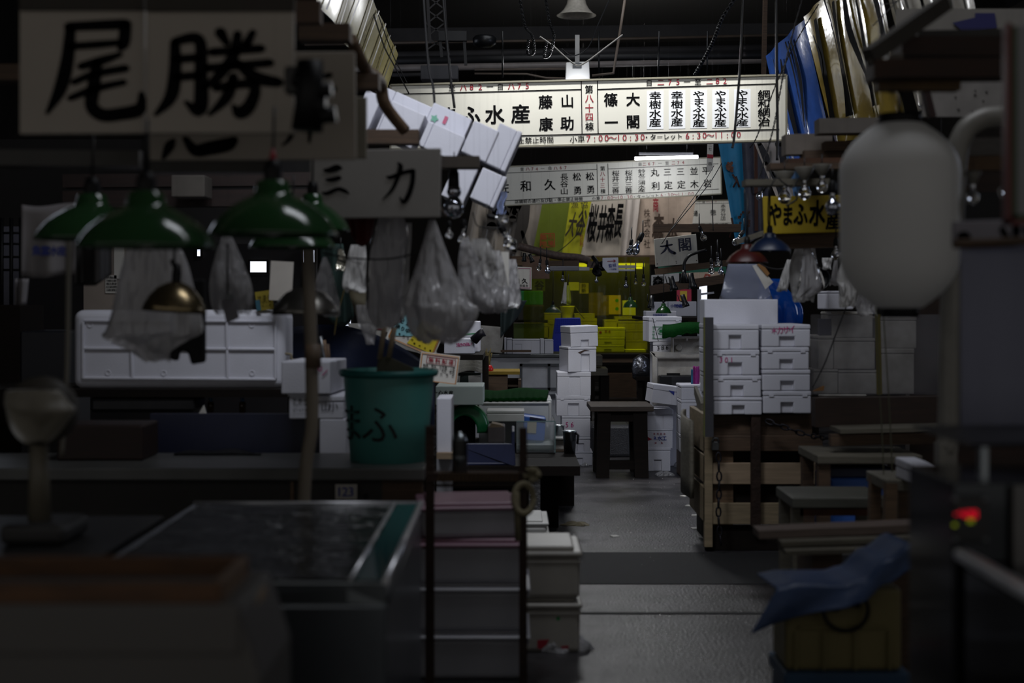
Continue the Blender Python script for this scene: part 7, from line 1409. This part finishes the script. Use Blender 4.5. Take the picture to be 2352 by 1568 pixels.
cable([(1710, 435), (1712, 520), (1716, 548)], 7.5, 1.8, 'black cord running down to the red enamel lamp')
cable([(1726, 428), (1730, 446), (1748, 440), (1762, 430)], 7.0, 1.8, 'drooping black cable under the pale rail')
cable([(1770, 428), (1784, 408), (1800, 420), (1822, 430), (1838, 406), (1870, 402)], 6.9, 1.8, 'wavy black cable between the cone lamps')
cable([(1826, 440), (1830, 456), (1818, 466), (1806, 472)], 6.95, 2.4, 'short thick black cable behind the cone bulb')
cable([(1745, 604), (1764, 614), (1790, 618), (1818, 612)], 8.4, 2.0, 'black flex with a switch below the blue lamp')
cable([(1960, 664), (1930, 740), (1896, 830), (1866, 890)], 7.5, 1.6, 'thin dark cord slanting down across the cloudy sheet')
cable([(2012, 700), (2018, 850), (2026, 1000), (2032, 1150)], 6.4, 1.5, 'pale greenish cord hanging before the broad dark board', mat('green_cord', '#4a4a38', .7, var=0))
cable([(2028, 705), (2038, 860), (2046, 1000), (2050, 1120)], 6.5, 1.5, 'second greenish cord beside the first, over the work table', mat('green_cord', '#4a4a38'))
cable([(740, 580), (800, 592), (880, 595), (930, 588), (955, 578)], 5.7, 2.2, 'dark flex strung across the bag row')
cable([(780, 588), (810, 600), (830, 606)], 5.75, 1.2, 'thin flex branching from the one across the bag row')
cable([(800, 612), (792, 660), (776, 720), (768, 770)], 6.9, 1.6, 'olive string hanging by the dark green cloth', mat('olive_string', '#55481c', .8, var=0), 'hanging_string', 'string')
cable([(1086, 488), (1094, 515), (1110, 522), (1140, 524), (1152, 520)], 6.5, 1.6, 'black flex joining the sideways bulb and the tilted bulb')
cable([(395, 596), (402, 612), (410, 620)], 4.9, 6, 'thick dark stem above the brassy dome lamp')
cable([(1368, 590), (1362, 604), (1358, 612)], 16.6, 1.5, 'short wire on the taped block')
cable([(1340, 470), (1330, 530), (1290, 572), (1262, 585)], 20.8, 1.2, 'thin wire sagging across the olive banner')
cable([(2216, 430), (2206, 470), (2216, 540), (2228, 560)], 3.9, 3, 'grey cord hanging by the black panel', mat('grey_cord', '#6c685f'))
cable([(2009, 0), (2030, 10), (2070, 0)], 7, 1.2, 'thin wire across the milky curtain')
cable([(2003, 60), (2024, 40), (2060, 4)], 7.05, 1.2, 'thin hooked wire on the milky curtain')
cable([(2022, 0), (2022, 90)], 5.0, 3, 'dark rod hanging in front of the milky curtain', name='hanging_rod', cat='rod')
# ------------------------------------------------------------------ strings that hold what hangs
import re
bpy.data.objects.remove(_fo)
HANG = re.compile(r'hanging_|pendant|dome_lamp|bell_lamp|fluorescent|sign$|vinyl_curtain|vinyl_sheet|cloudy_sheet|poster|pipe|junction|tag_strip|spotlight|price|awning|batten|rail|wooden_board|notice|black_board|pale_board|drum|lattice|wooden_post|printed_bag|wooden_beam|strut|lantern|wall_board|framed|strip|wrapped|slat_bundle')
dg = bpy.context.evaluated_depsgraph_get(); dg.update()
def family(o):
    r = [o]
    for c in o.children: r += family(c)
    return r
nylon = mat('nylon_line', '#1c1c1e', .3, var=0)
todo = []
for o in list(SC.objects):
    if o.parent or o.type not in ('MESH', 'EMPTY') or o.get('kind') == 'structure' or not HANG.search(o.name.split('.')[0]): continue
    fam = family(o); pts = [c.matrix_world @ v.co for c in fam if c.type == 'MESH' for v in c.data.vertices]
    zt_ = max(p.z for p in pts); xs = [p.x for p in pts]; x0, x1 = min(xs), max(xs); tops = [p for p in pts if p.z > zt_-.02]
    if x1-x0 > .55 and 'cable' not in o.name and 'curtain' not in o.name:
        L = [max((p for p in pts if p.x < x0+(x1-x0)*.12), key=lambda p: p.z), max((p for p in pts if p.x > x1-(x1-x0)*.12), key=lambda p: p.z)]
    else: L = [tops[len(tops)//2]]
    names = {c.name for c in fam}
    for p in L:
        q = p+Vector((0, 0, .004)); end = None
        for _ in range(12):
            hit, loc, nrm, idx, ob, mx = SC.ray_cast(dg, q, Vector((0, 0, 1)))
            if not hit: break
            if ob.name in names: q = loc+Vector((0, 0, .004)); continue
            end = loc; break
        if end is None: end = Vector((p.x, p.y, 6.21))
        if end.z-p.z > .02: todo.append((o, p, end))
for o, p, end in todo:
    b = MB(); b.tube([p-Vector((0, 0, .01)), end+Vector((0, 0, .004))], .0002, 4); b.build('hanger', nylon, o)
